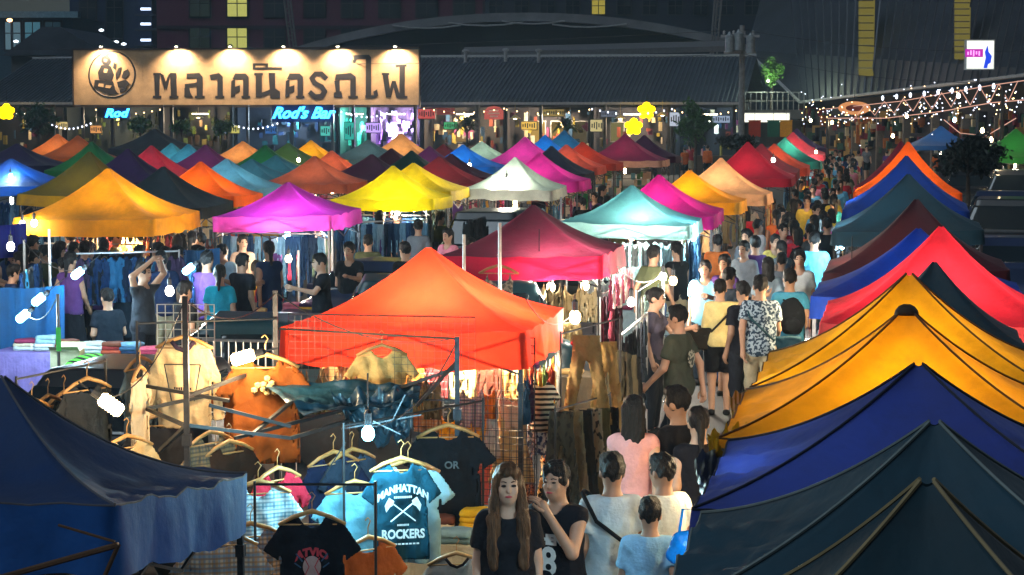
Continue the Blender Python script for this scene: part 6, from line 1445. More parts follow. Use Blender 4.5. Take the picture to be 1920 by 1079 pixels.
# left corner: boxes, striped bag, tarpaulin walls, poles
def crate(p, w, d, h, hexc, label, z=0.0, rz=0.0):
    o = thing('carton', label, 'box', (p[0], p[1], z), rz); m = paint('box' + hexc, hexc, .8)
    b = MB(); b.box((0, 0, h / 2), (w, d, h)); b.build('case', m, o)
    for s_ in (-1, 1): b = MB(); b.add([(-w / 2, s_ * d / 2, h + .002), (w / 2, s_ * d / 2, h + .002), (w / 2, s_ * (d / 2 + .12), h + .06), (-w / 2, s_ * (d / 2 + .12), h + .06)], [(0, 1, 2, 3)]); b.build('flap', m, o)
    return o
p = P(118, 195, 24.6); crate((p.x, p.y), .34, .3, .42, 'b0a888', 'pale carton standing on the lavender table edge', .86 - .42)
p = P(165, 195, 24.4); sb = thing('striped_bag', 'black bag with bright green stripes at left', 'bag', (p.x, p.y, .35), .2)
V, F = surfnet(lambda X, Y, Z: np.maximum(ell((X, Y, Z), (0, 0, .22), (.36, .2, .27)), -Z) + .006 * np.sin(26 * X) * np.sin(20 * Z), (-.45, -.3, -.06), (.45, .3, .56), .03)
link('sack', npmesh('sack', V, F, stripes('green', '10180e', '5ac83a', 16, 'DIAGONAL')), sb)
p = P(165, 195, 24.4); crate((p.x, p.y), .7, .42, .35, '3a3428', 'low dark carton under the striped bag')
def tarp_wall(px0, px1, pyt, Y, hexc, label, hb=.2, Y1=None, trans=.4):
    a, c = P(px0, pyt, Y), P(px1, pyt, Y1 or Y); n = 26; V = []; r_ = random.Random(int(px0))
    for i in range(n):
        t = i / (n - 1); p = a + (c - a) * t
        for k in range(5):
            s_ = k / 4; V.append((p.x + .02 * math.sin(t * 20 + s_ * 2), p.y + .05 * math.sin(t * 17 + 1) * (.3 + s_) + .03 * math.sin(t * 41), a.z * (1 - s_) + hb * s_ - .04 * math.sin(math.pi * t) * (1 - s_)))
    F = [(i * 5 + k, i * 5 + k + 1, i * 5 + k + 6, i * 5 + k + 5) for i in range(n - 1) for k in range(4)]
    o = tag(link('tarpaulin_wall', npmesh('tarpaulin_wall', np.array(V), np.array(F), canvas(hexc, hexc, trans))), label, 'tarpaulin', 'cloth walls of the stalls'); return o
tarp_wall(-40, 118, 535, 25.9, '115690', 'bright blue cloth wall behind the two lowest blue bulbs')
row(P(118, 195, 29.0), P(332, 195, 29.6), 'tee', 15, 'night', 1.62, 'shirts in the blue lit row behind the seated people', sx=.55, rail='rail of dark shirts behind the seated people at left', railh=1.64)
tarp_wall(330, 410, 465, 30.3, '124a80', 'blue cloth wall behind the blue bulb above the wire grid')
tarp_wall(-60, 48, 418, 30.5, '202a9a', 'violet blue cloth flap at the left border', hb=1.5)
for px, pyt, Y, gl, lab in ((92, 430, 27.5, 0, 'thin pale pole left of the seated people'), (45, 450, 28.5, 0, 'thin pale pole at the left border'), (108, 552, 23.0, 1, 'pole with green tape beside the lavender table'), (937, 418, 22.0, 0, 'tall thin pole left of the wine red tent'), (870, 440, 23.3, 0, 'thin pole at the left eave of the wine red tent'), (623, 430, 33.0, 0, 'thin pole before the jeans row'), (560, 470, 32.0, 0, 'thin pole beside the lit table'), (1052, 370, 36.0, 0, 'thin pole with crossarm between the wine red and teal tents')):
    t = P(px, pyt, Y); o = thing('thin_pole', lab, 'pole', (t.x, t.y, 0)); b = MB(); b.tube([(0, 0, 0), (0, 0, t.z)], .018, 6); b.build('tube', ALU, o)
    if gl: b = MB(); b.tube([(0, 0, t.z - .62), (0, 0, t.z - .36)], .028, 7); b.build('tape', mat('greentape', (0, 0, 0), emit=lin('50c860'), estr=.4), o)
# right corner tarps at the golden tents
sheet('plastic_sheet', 'crumpled pale plastic bundle at the aisle corner of the second golden tent', [P(1300, 905, 10.9), P(1395, 850, 11.4), P(1400, 905, 11.0), P(1310, 960, 10.6)], mt=mat('pale_plastic', (.26, .25, .2), rough=.35, var=.4, scale=5, bump=.3), amp=.05, seed=8)
sheet('plastic_sheet', 'yellow cloth bundle tied at the corner of the golden tent', [P(1325, 835, 11.2), P(1400, 815, 11.6), P(1410, 850, 11.4), P(1330, 875, 11.0)], mt=canvas('ytie', 'c8960a', .3), amp=.05, seed=9)
sheet('plastic_sheet', 'striped white plastic bundle at the corner of the bright yellow tent', [P(1365, 762, 12.9), P(1450, 748, 13.4), P(1445, 785, 13.0), P(1370, 800, 12.8)], mt=stripes('tie', 'd8d0b8', '8a7a30', 30, 'X'), amp=.05, seed=12)
p = P(1290, 1030, 11.4); o = thing('plastic_bag', 'bright blue plastic bag at the bottom edge by the grey navy tent', 'bag', p)
V, F = surfnet(lambda X, Y, Z: ell((X, Y, Z), (0, 0, 0), (.10, .08, .10)) + .014 * np.sin(40 * X + 3 * Z) * np.sin(34 * Z) + .01 * np.sin(50 * Y + 20 * X), (-.16, -.14, -.16), (.16, .14, .16), .014)
link('sack', npmesh('sack', V, F, mat('bluebag', lin('0a7ac8'), rough=.25, var=.3, trans=.3, bump=.3)), o); b = MB(); b.tube([(-.05, 0, .08), (-.03, 0, .22), (.03, 0, .22), (.05, 0, .08)], .008, 5); b.build('handle', mat('bluebag', (0, 0, 0)), o)
b = MB(); 

# ------------------------------------------------------------------ parked cars
_car = {}
def car_meshes(kind):
    if kind in _car: return _car[kind]
    L, Wd, cab = {'suv': (4.6, 1.82, [(-.55, .95), (-.15, 1.66), (1.85, 1.64), (2.15, 1.0)]), 'sedan': (4.4, 1.74, [(-.75, .92), (-.05, 1.42), (1.05, 1.40), (1.75, .98)]), 'hatch': (3.9, 1.68, [(-.7, .95), (-.05, 1.5), (1.35, 1.46), (1.8, .98)])}[kind]
    hl = L / 2
    prof = [(-hl, .34), (-hl - .02, .62), (-hl + .12, .80), (cab[0][0], .93), (hl - .3, 1.0), (hl, .92), (hl, .34)]
    def bodyf(X, Y, Z):
        d2 = polysd(prof, X[:, 0, :], Z[:, 0, :])[:, None, :]; wd = Wd / 2 - .10 * np.clip(np.abs(X) / hl, 0, 1) ** 4 - .05 * np.clip((Z - .6) / .4, 0, 1)
        d = np.maximum(d2, np.abs(Y) - wd); d = smin(d, d, .01)
        q = polysd(cab, X[:, 0, :], Z[:, 0, :])[:, None, :]; c = np.maximum(q, np.abs(Y) - (Wd / 2 - .06 - .24 * np.clip((Z - .95) / .6, 0, 1)))
        d = -smin(-d2 * 1.0 + 0 * Y, -(np.abs(Y) - wd) + 0 * X, .10); c = -smin(-q + 0 * Y, -(np.abs(Y) - (Wd / 2 - .06 - .24 * np.clip((Z - .95) / .6, 0, 1))), .08)
        d = smin(d, c, .05)
        for ax in (-hl + .82, hl - .80): d = np.maximum(d, -np.maximum(np.hypot(X - ax, Z - .32) - .37, Wd / 2 - .28 - np.abs(Y)))
        return d
    m = {'body': npmesh('body', *surfnet(bodyf, (-hl - .1, -Wd / 2 - .06, .2), (hl + .1, Wd / 2 + .06, 1.75), .05), PAINTS[0])}
    def glassf(X, Y, Z):
        q = polysd(cab, X[:, 0, :], Z[:, 0, :])[:, None, :]; c = -smin(-q + 0 * Y, -(np.abs(Y) - (Wd / 2 - .06 - .24 * np.clip((Z - .95) / .6, 0, 1))), .08) - .012
        top = max(p[1] for p in cab); d = np.maximum(c, np.maximum(1.0 - Z, Z - (top - .13)))
        for px_ in (cab[1][0] + .05, (cab[1][0] + cab[2][0]) / 2, cab[2][0] - .02):
            d = np.maximum(d, -np.maximum(np.abs(X - px_) - .045, .45 * 0 + (Wd / 2 - .42) - np.abs(Y)))
        return d
    m['window'] = npmesh('window', *surfnet(glassf, (-hl, -Wd / 2, .9), (hl + .1, Wd / 2, 1.75), .045), GLASSC)
    b = MB(); b.lathe([(.0, -.02), (.17, -.02), (.19, 0), (.30, .0), (.325, .03), (.325, .17), (.30, .20), (0, .20)], n=18); m['wheel'] = b.mesh('wheel', mat('tyre', (.02, .02, .02), rough=.8), True)
    b = MB(); b.lathe([(.0, -.03), (.16, -.028), (.185, -.008)], n=18); m['rim'] = b.mesh('rim', ALU)
    b = MB(); b.lathe([(0, -.04), (.09, -.02), (.11, .02), (0, .06)], n=10); m['lamp'] = b.mesh('lamp', ALU)
    m['L'], m['W'] = L, Wd; _car[kind] = m; return m
PAINTS = [mat('car_black', (.012, .014, .018), rough=.35, coat=.25, var=.1, bump=0), mat('car_teal', (.014, .05, .065), rough=.35, coat=.25, var=.1, bump=0), mat('car_silver', (.22, .23, .25), rough=.3, metal=.5, coat=.6, var=.1, bump=0), mat('car_navy', (.02, .03, .07), rough=.35, coat=.25, var=.1, bump=0), mat('car_white', (.6, .6, .58), rough=.3, coat=.6, var=.05, bump=0)]
GLASSC = mat('car_glass', (.012, .018, .022), rough=.06, var=.1, bump=0, spec=.8)
HLG, TLG = mat('headlamp', (.6, .62, .65), rough=.15, bump=0), mat('taillamp', (.25, .01, .01), rough=.2, bump=0)
def car(px, Y, rz, kind, pi, label):
    m = car_meshes(kind); p = P(px, 195, Y); o = thing('parked_car', label, 'car', (p.x, p.y, 0), rz, 'cars parked among the stalls')
    link('body', m['body'], o, mat=PAINTS[pi]); link('window', m['window'], o)
    hl = m['L'] / 2
    for ax in (-hl + .82, hl - .80):
        for s_ in (-1, 1):
            w_ = link('wheel', m['wheel'], o, (ax, s_ * (m['W'] / 2 - .02), .325), (R(90) if s_ < 0 else R(-90), 0, 0)); w_.location.y = s_ * (m['W'] / 2 + .0); link('rim', m['rim'], w_)
    for s_ in (-1, 1):
        q = link('headlight', m['lamp'], o, (-hl + .06, s_ * .62, .70), (0, R(-90), 0), HLG); q.scale = (.8, 1.3, .8)
        q = link('taillight', m['lamp'], o, (hl - .04, s_ * .66, .82), (0, R(90), 0), TLG); q.scale = (1.3, .8, .6)
        b = MB(); b.box((0, 0, 0), (.10, .16, .13)); b.tube([(0, -s_ * .14, -.03), (0, -s_ * .05, -.01)], .02, 5); b.build('mirror', PAINTS[pi], o, (-.35, s_ * (m['W'] / 2 + .05), 1.02))
    return o
car(705, 25.2, .05, 'suv', 1, 'dark teal off-road car behind the orange tent, bonnet to the left')
car(408, 22.2, .04, 'hatch', 1, 'dark hatchback whose roof shows behind the railing at left')
car(200, 17.7, R(80), 'hatch', 0, 'black hatchback below the blue lit corner at left')
car(712, 31.0, R(70), 'sedan', 3, 'dark saloon with raised tail behind the orange peak')
car(913, 40.6, R(82), 'suv', 0, 'black car between the lemon yellow and pale mint tents')
car(1092, 41.5, R(85), 'sedan', 0, 'dark saloon in the shade left of the teal tent peak')
car(1895, 36.5, R(76), 'sedan', 3, 'dark blue car by the near right border')
car(1885, 46.0, R(76), 'suv', 0, 'black car behind the dark blue car at the right border')
car(1880, 56.0, R(76), 'sedan', 3, 'navy saloon far back at the right border')
car(1822, 70.0, R(78), 'hatch', 0, 'small black car below the big dark bush')
car(1905, 66.0, R(78), 'suv', 0, 'black off-road car far back beside the big dark bush')

# ------------------------------------------------------------------ visible bulbs
def blb(*a, **k): return lamp(*a, **k)
blb(203, 756, 13.9, WARM, 42, r=.05, label='very bright tilted tube lamp over the black rail at left', estr=30, ang=(.2, -.9), cord=.1)
blb(461, 669, 15.2, WARM, 38, r=.048, label='very bright tube lamp in front of the rust brown t-shirt', estr=30, ang=(0, 1.3), cord=.1)
blb(690, 812, 13.7, TEAL, 55, r=.042, label='blue white bulb beside the teal t-shirt', glowkey='teal', shape='bulb', estr=22)
for px, py, Y, lab, e in ((148, 511, 26.2, 'blue white bulb before the blue cloth wall', 55), (75, 560, 24.6, 'tilted blue white bulb, upper of the two at the bright blue cloth wall', 48), (46, 591, 23.8, 'tilted blue white bulb, lower of the two at the bright blue cloth wall', 48), (356, 503, 27.6, 'blue white bulb above the white wire grid', 55)):
    blb(px, py, Y, COOL, e, r=.05, label=lab, glowkey='blue', estr=24, ang=(.2, .9))
for px, py, Y, gk, e, lab in ((20, 462, 27.0, 'white', 16, 'white bulb at the left border'), (64, 418, 33.0, 'white', 14, 'white bulb under the left end of the golden skirt'), (42, 420, 33.0, 'white', 10, 'second white bulb under the left end of the golden skirt'), (500, 493, 31.5, 'warm', 24, 'warm bulb above the red table, first of two'), (541, 485, 32.5, 'warm', 24, 'warm bulb above the red table, second of two'), (538, 441, 34.2, 'blue', 50, 'blue white bulb under the magenta skirt'), (318, 545, 24.5, 'white', 12, 'white globe above the wire grid'),
                         (1033, 538, 24.8, 'warm', 34, 'warm bulb under the crimson skirt, left of two'), (1097, 535, 25.0, 'warm', 34, 'warm bulb under the crimson skirt, right of two'), (1078, 594, 18.3, 'warm', 9, 'bright bulb above the spread khaki trousers'), (1243, 518, 28.0, 'white', 40, 'bright bulb under the teal tent beside the aisle'), (1262, 526, 27.0, 'warm', 24, 'smaller warm bulb beside the aisle below the teal tent'), (1205, 440, 32.0, 'white', 40, 'bulb among the pale tops of the teal tent'), (1300, 445, 32.3, 'blue', 30, 'bulb at the aisle corner of the pale teal tent'),
                         (880, 310, 56.0, 'white', 30, 'bulb under the azure tent'), (20, 330, 46.5, 'blue', 40, 'blue white bulb under the tent at the left border'), (560, 300, 60.0, 'warm', 30, 'bulb between the far yellow tents'), (1450, 300, 54.0, 'white', 30, 'bulb at the aisle corner of the crimson tent'), (1490, 285, 66.0, 'white', 30, 'bulb at the aisle corner of the bottle green tent'), (1530, 285, 74.0, 'warm', 30, 'bulb far along the aisle'), (745, 398, 40.2, 'white', 20, 'bulb under the lemon yellow skirt'), (950, 338, 44.8, 'white', 24, 'bulb under the pale mint tent skirt')):
    blb(px, py, Y, {'warm': NEUT, 'white': NEUT, 'blue': COOL}[gk], e * 2.0, r=.05, label=lab, glowkey=gk, shape='bulb', estr=22, cord=.06)
# added bulbs along the aisle and in the orange tent, to light crowd and goods
for i, (px, Y, e, col, lab) in enumerate(((1345, 10.4, 26, COOL, 'added bulb under the aisle edge of the blue violet tent'), (1420, 13.2, 34, WARM, 'added warm bulb at the aisle side of the golden tents'), (1520, 18.6, 40, NEUT, 'added bulb at the aisle side of the coral red tent'), (1548, 24.0, 34, WARM, 'added bulb at the aisle side of the maroon tent'), (1582, 31.5, 40, COOL, 'added bulb at the aisle side of the slate green tent'), (1597, 38.0, 40, COOL, 'added bulb at the aisle side of the dark blue tent'), (1612, 44.0, 50, WARM, 'added bulb at the aisle side of the far orange tent'), (1185, 22.6, 40, NEUT, 'added bulb over the dark trousers beside the aisle'), (950, 17.6, 45, WARM, 'added bulb behind the wire grid of the orange tent'), (800, 18.0, 40, WARM, 'added bulb at the back left inside the orange tent'))):
    g = P(px, 195, Y); lamp(0, 0, 0, col, e * 1.35, r=.04, label=lab, shape='bulb', glowkey='warm' if col is WARM else ('blue' if col is COOL else 'white'), point=Vector((g.x, g.y, 1.60)), estr=16, cord=.1)

# ------------------------------------------------------------------ people
SW = lambda h: cloth('w' + h, h, .05)
# near group at the bottom
wm = person(at_head(952, 908, .955), 0.06, ('stand', True, 'short', 'trousers', 'verylong', .0095), '17171d', '15171d', 'woman in black top with long brown hair facing the camera at the bottom', face=False, skin=2, hairm=HAIRB, scale=.955)
J = person_meshes('stand', True, 'short', 'trousers', 'verylong', .0095)['J']; hx, hy, hz = J['head']
for s_ in (-1, 1):
    b = MB(); b.lathe([(0, -.007), (.013, -.004), (.015, 0), (.012, .004), (0, .006)], n=10); e = b.build('eye', mat('eye_dark', (.02, .014, .012), rough=.1, bump=0), wm, (hx + s_ * .030, hy - .083, hz + .006), (R(90), 0, 0), smooth=True); e.scale = (1.05, .6, 1)
    b = MB(); b.tube([(s_ * .014, 0, 0), (s_ * .03, -.003, .006), (s_ * .047, .012, .001)], [.003, .0035, .002], 5); b.build('eyebrow', HAIR, wm, (hx, hy - .088, hz + .028))
b = MB(); b.tube([(-.021, .010, 0), (-.008, 0, .002), (.008, 0, .002), (.021, .010, 0)], [.004, .0075, .0075, .004], 6); b.build('mouth', mat('lips', (.42, .05, .06), rough=.4, bump=0), wm, (hx, hy - .094, hz - .060), smooth=True)
jm = person(at_head(1046, 900, .93), -.5, ('handface', False, 'none', 'trousers', 'short', HI), '14151d', '12141a', 'young man in black sleeveless jersey with white number touching his face', scale=.93)
JP = mat('jersey_white', (.75, .75, .72), rough=.8, var=.1)
for body_, z_, s_ in (('PHEN', 1.235, .085), ('8', 1.09, .25)):
    t_ = text('print', body_, s_, JP, jm, (0, 0, 0), extrude=.001, bold=.006, sx=.9)
    for v in t_.data.vertices:
        x, y = v.co.x, v.co.y; v.co = (x, -.128 + .9 * x * x - v.co.z, z_ + y)
    t_.rotation_euler = (0, 0, 0)
person(at_head(1148, 886, .93), AW + .1, ('stand', False, 'short', 'trousers', 'short', HI), 'b9c9d2', '1c2430', 'man in white t-shirt with black diagonal strap seen from behind', skin=1, scale=.93)
p = at_head(1148, 886, .93)
bag('shoulder', (p[0] + .28, p[1] - .02, .93), AW + .1, '15161a', 'black shoulder bag on the man in white t-shirt', [(.22, .04, .10), (.25, -.15, .25), (.34, -.185, .36), (.44, -.10, .44), (.47, .03, .45), (.40, .15, .30), (.12, .14, .08)])
person(at_head(1219, 966, .81), AW - .15, ('walk', False, 'short', 'shorts', 'short', HI), '8ec3e6', '2a3a4a', 'boy in sky blue shirt seen from behind at the bottom', scale=.81)
person(at_head(1245, 886, .90), AW + .6, ('stand', False, 'short', 'trousers', 'short', HI), 'd5d9d0', '2a2c34', 'man in white shirt beside the boy, head turned to the stalls', scale=.90, skin=1)
person(at_head(1188, 775, .96), AW - .1, ('walk', True, 'none', 'shorts', 'long', .013), 'd8a0a0', '2c2c34', 'woman in pink top with long dark hair walking away', scale=.96, skin=2)
person(at_head(1272, 757, .98), AW + .9, ('walk2', False, 'short', 'trousers', 'short', .013), '191a20', '15161a', 'man in black t-shirt looking at the stalls behind the woman in pink', scale=.98)
person(at_head(1310, 795, .92), AW + .1, ('stand', True, 'none', 'trousers', 'tail', .013), '14141c', '1c2030', 'girl in black vest with ponytail beside the golden tent corner', scale=.92, skin=2)
gm_ = person(at_head(1273, 597), AW + 1.0, ('walk', False, 'short', 'trousers', 'short', .015), '3c4034', '22242a', 'man in olive grey t-shirt with skull print, face turned left', skin=0)
b = MB(); b.prism([(.07 * math.cos(t), .08 * math.sin(t) if math.sin(t) > 0 else .10 * math.sin(t)) for t in [2 * math.pi * i / 16 for i in range(16)]], -.003, .003); b.build('print', pattern('skull', 'a8a490', '3a3c34', 30), gm_, (0, .142, 1.22))
b = MB()
person(at_head(1350, 543, .94), AW - .15, ('raise', True, 'long', 'shorts', 'short', .015), 'e2cf8e', '17181e', 'woman in pale yellow blouse holding up her left arm in the aisle', scale=.94, skin=2)
p = at_head(1350, 543, .94); bag('shoulder', (p[0] - .24, p[1] - .02, .93), AW, '2a2620', 'dark shoulder bag of the woman in pale yellow', [(-.20, .04, .10), (-.24, -.14, .25), (-.33, -.165, .34), (-.42, -.06, .41), (-.40, .10, .36), (-.12, .14, .08)])
person(at_head(1426, 538, 1.02), AW - .1, ('walk2', False, 'short', 'trousers', 'short', .014), pattern('floral', '98a8b4', '1e3448', 34, .5), 'b8ac90', 'man in blue and white patterned shirt and beige trousers walking away', scale=1.02, skin=0)
p = at_head(1426, 538, 1.02); bag('shoulder', (p[0] + .28, p[1] - .03, .95), AW - .1, '24424e', 'blue shoulder bag slung across the patterned shirt', [(.20, .04, .10), (.22, -.12, .2), (.30, -.20, .36), (.42, -.14, .50), (.46, -.0, .52), (.40, .13, .34), (.12, .14, .08)])
person(at_head(1394, 548, .97), AW + .5, ('stand', False, 'short', 'trousers', 'short', .016), '1c1c24', '20222a', 'man in black behind the patterned shirt, looking left', scale=.97)
person(at_head(1481, 524, 1.0), AW, ('walk', False, 'short', 'trousers', 'short', .018), '4a9cc0', '1c2028', 'man in light blue t-shirt with black backpack in the aisle')
p = at_head(1481, 524); bag('backpack', (p[0], p[1] - .20, 1.16), AW, '15171c', 'black backpack on the man in light blue t-shirt')
person(at_head(1527, 452, 1.03), AW - .2, ('walk2', False, 'short', 'trousers', 'short', .018), '5ab4cc', '24303c', 'big man in turquoise shirt walking along the right row', scale=1.03)
person(at_head(1495, 440, .97), AW + .3, ('walk', True, 'short', 'trousers', 'long', .018), 'c02838', '1a1c24', 'woman in red top with dark backpack in the aisle', scale=.97)
p = at_head(1495, 440, .97); bag('backpack', (p[0], p[1] - .20, 1.12), AW + .1, '1a1418', 'dark backpack on the woman in red')
person(at_head(1452, 452, .97), .2, ('phone', True, 'none', 'trousers', 'tail', .018), 'c8b060', '3a4030', 'woman in yellow green vest facing the camera in the aisle', scale=.97, skin=2)
person(at_head(1322, 505, .96), -.3, ('browse', False, 'short', 'trousers', 'short', .018), '7ab4d0', '2a3440', 'man in sky blue shirt facing the camera beside the teal stall', scale=.96)
person(at_head(1396, 468, .98), -.6, ('stand', False, 'long', 'trousers', 'short', .018), '8a9098', '24262c', 'man in grey checked shirt under the amber tent', scale=.98)
person(at_head(1366, 520, .95), 2.4, ('stand', True, 'short', 'skirt', 'short', .018), '38404a', '20242c', 'woman in dark top between the teal stall and the aisle', scale=.95)
person(at_head(1440, 500, .97), AW, ('walk', True, 'short', 'trousers', 'long', .018), 'a8bcc8', '24303c', 'woman in pale grey top walking in front of the turquoise man', scale=.97)
person(at_head(1540, 415, .95), AW, ('walk', True, 'short', 'trousers', 'tail', .02), 'e04898', '24242c', 'woman in hot pink top near the maroon tent', scale=.95)
person(at_head(1225, 560, .96), 1.2, ('browse', True, 'short', 'trousers', 'bun', .018), '4a4452', '20242c', 'woman in grey top looking through the racks by the aisle', scale=.96)
# left field
person(at_head(268, 512, 1.0), 1.1, ('overhead', False, 'short', 'trousers', 'short', .018), '3c4048', '24262e', 'man with both arms raised over his head at left', skin=0)
def stool(loc, hexc, label):
    o = thing('plastic_stool', label, 'stool', (loc[0], loc[1], 0), 0, 'plastic stools'); m = paint('stool' + hexc, hexc, .4)
    b = MB(); b.lathe([(0, .43), (.16, .43), (.175, .42), (.175, .39)], n=16); b.build('seat', m, o)
    for k in range(4): a = k * math.pi / 2 + .78; b = MB(); b.tube([(.14 * math.cos(a), .14 * math.sin(a), .41), (.19 * math.cos(a), .19 * math.sin(a), 0)], [.028, .022], 5); b.build('leg', m, o)
def seated(px, py, rz, sh, bt, lab, fem=False, hair='short', st='a02028'):
    p = at_head(px, py, 1, 1.20); person(p, rz, ('sit', fem, 'short', 'trousers', hair, .018), sh, bt, lab); stool((p[0], p[1] + .0), st, 'plastic stool under the ' + ' '.join(lab.split()[:6]))
seated(238, 535, AW - .4, '1a2836', '1a1c24', 'person seated in dark blue shirt at left, back to the camera')
seated(205, 560, AW + .6, '16202c', '1c2430', 'person seated low in black beside the striped bag', st='2050a0')
seated(480, 505, AW, 'e09a28', 'a82030', 'person seated in amber top at the red table', True, 'tail')
seated(505, 520, AW + .4, 'b83040', '5a2028', 'person seated in red right of the amber top', True, 'bun')
person(at_head(412, 515, .96), AW, ('stand', True, 'short', 'trousers', 'tail', .018), '1e9ab4', '1c2c3c', 'woman in bright teal t-shirt seen from behind at left', scale=.96)
person(at_head(453, 492, .98), AW - .6, ('browse', False, 'short', 'trousers', 'short', .018), '1c1e26', '1a1c22', 'man in black t-shirt bending over the red table', scale=.98)
person(at_head(420, 472, .97), -.5, ('phone', False, 'short', 'trousers', 'short', .02), 'a8c4d4', '24303c', 'man in pale blue shirt facing the camera under the magenta skirt', scale=.97)
person(at_head(455, 455, .97), 0.4, ('stand', True, 'short', 'trousers', 'long', .02), 'c8a890', '24242c', 'woman in beige top under the magenta tent', scale=.97, skin=2)
person(at_head(603, 492, .98), -1.2, ('browse', False, 'short', 'trousers', 'short', .018), '17181f', '20222a', 'man in black t-shirt standing at the pale table, facing left', scale=.98, skin=2)
r6 = random.Random(33)
SHC = {'white': 'd0d4d4', 'black': '16171c', 'navy': '1c2a4a', 'grey': '6a7078', 'red': 'b02430', 'teal': '2a8a98', 'sky blue': '6aaed0', 'yellow': 'd8b040', 'pink': 'd88090', 'olive': '50543a', 'orange': 'd0662a', 'purple': '5a3a78', 'beige': 'c0a888', 'green': '2f7a4a'}
BOC = {'dark': '1c1e26', 'blue': '2c4468', 'beige': 'a8987a', 'black': '131418'}
MODELS = [('walk', False, 'short', 'trousers', 'short', LO), ('walk2', False, 'short', 'shorts', 'short', LO), ('walk', True, 'short', 'shorts', 'long', LO), ('walk2', True, 'none', 'skirt', 'tail', LO), ('stand', False, 'long', 'trousers', 'short', LO), ('stand', True, 'short', 'trousers', 'bun', LO), ('phone', True, 'short', 'trousers', 'long', LO), ('browse', False, 'short', 'trousers', 'short', LO), ('browse', True, 'short', 'skirt', 'long', LO)]
WEAR = {'trousers': 'trousers', 'shorts': 'shorts', 'skirt': 'skirt'}
used_l = {}
def crowd(px, py, where, rz=None, dark=False, group='people in the crowded aisle'):
    md = MODELS[r6.randrange(len(MODELS))]; sc = r6.uniform(.92, 1.03)
    cn = r6.choice(['black', 'navy', 'grey', 'black', 'navy', 'olive', 'purple'] if dark else list(SHC)); bn = r6.choice(list(BOC))
    ht = {'short': 'short hair', 'long': 'long hair', 'tail': 'a ponytail', 'bun': 'a bun'}[md[4]]
    if rz is None: rz = AW + r6.uniform(-.5, .5) if r6.random() < .6 else r6.uniform(-.6, .6)
    away = abs(((rz - math.pi + math.pi) % (2 * math.pi)) - math.pi) > 1.6
    lab = f"person in {cn} top and {bn} {WEAR[md[3]]} with {ht} {'walking away' if away and md[0].startswith('walk') else 'seen from behind' if away else 'facing this way'} {where}"
    lab = ' '.join(lab.split()[:16])
    if lab in used_l: return crowd(px, py, where, rz, dark, group)
    used_l[lab] = 1
    return person(at_head(px, py, sc), rz, md, SHC[cn], BOC[bn], lab, group, skin=r6.randrange(3), scale=sc)
def lane(py):   # the aisle's two edges at a given row of heads
    t = (py - 260) / (480 - 260); return 1545 + (1400 - 1545) * t, 1622 + (1545 - 1622) * t
for i, py in enumerate((432, 424, 416, 408, 401, 394, 388, 382, 376, 370, 365, 360, 355, 350, 345, 341, 337, 333, 329, 325, 322, 319, 316, 313, 310, 307, 304, 302, 300, 298, 296, 294)):
    a, c = lane(py); where = 'near the maroon tent' if py > 385 else 'near the slate tent' if py > 345 else 'near the orange tent' if py > 312 else 'far along the aisle'
    for k in range(2 if py > 330 else 3):
        crowd(a + (c - a) * ((k + r6.uniform(.1, .9)) / (2 if py > 330 else 3)), py + r6.uniform(-3, 3), where)
for i in range(34):
    px = r6.uniform(1500, 1780) if i % 3 else r6.uniform(1120, 1330); py = r6.uniform(266, 290); crowd(px, py, 'before the lit arcade' if px > 1450 else 'by the wide plum tent')
for px, py, wh in ((22, 512, 'at the left border'), (62, 485, 'by the thin pale pole'), (120, 500, 'beside the blue bulb'), (190, 482, 'under the golden skirt'), (165, 470, 'under the golden tent'), (300, 470, 'by the golden stall'), (330, 478, 'by the golden stall'), (380, 480, 'beside the magenta stall'), (345, 545, 'behind the wire grid'), (20, 470, 'at the left border'), (655, 470, 'by the jeans row'), (690, 455, 'by the jeans row'), (760, 470, 'by the jeans row'), (860, 372, 'by the black car'), (1010, 365, 'by the mint tent'), (1090, 352, 'left of the teal tent'), (520, 400, 'behind the magenta tent'), (1270, 470, 'in the teal stall'), (1225, 478, 'in the teal stall'), (1345, 455, 'beside the hot pink stall'), (1400, 400, 'beside the amber stall'), (1448, 382, 'beside the peach stall'), (1420, 425, 'beside the amber stall')):
    crowd(px, py, wh, rz=r6.uniform(-3, 3) if r6.random() < .4 else AW + r6.uniform(-.9, .9), dark=px < 1000, group='people among the stalls')

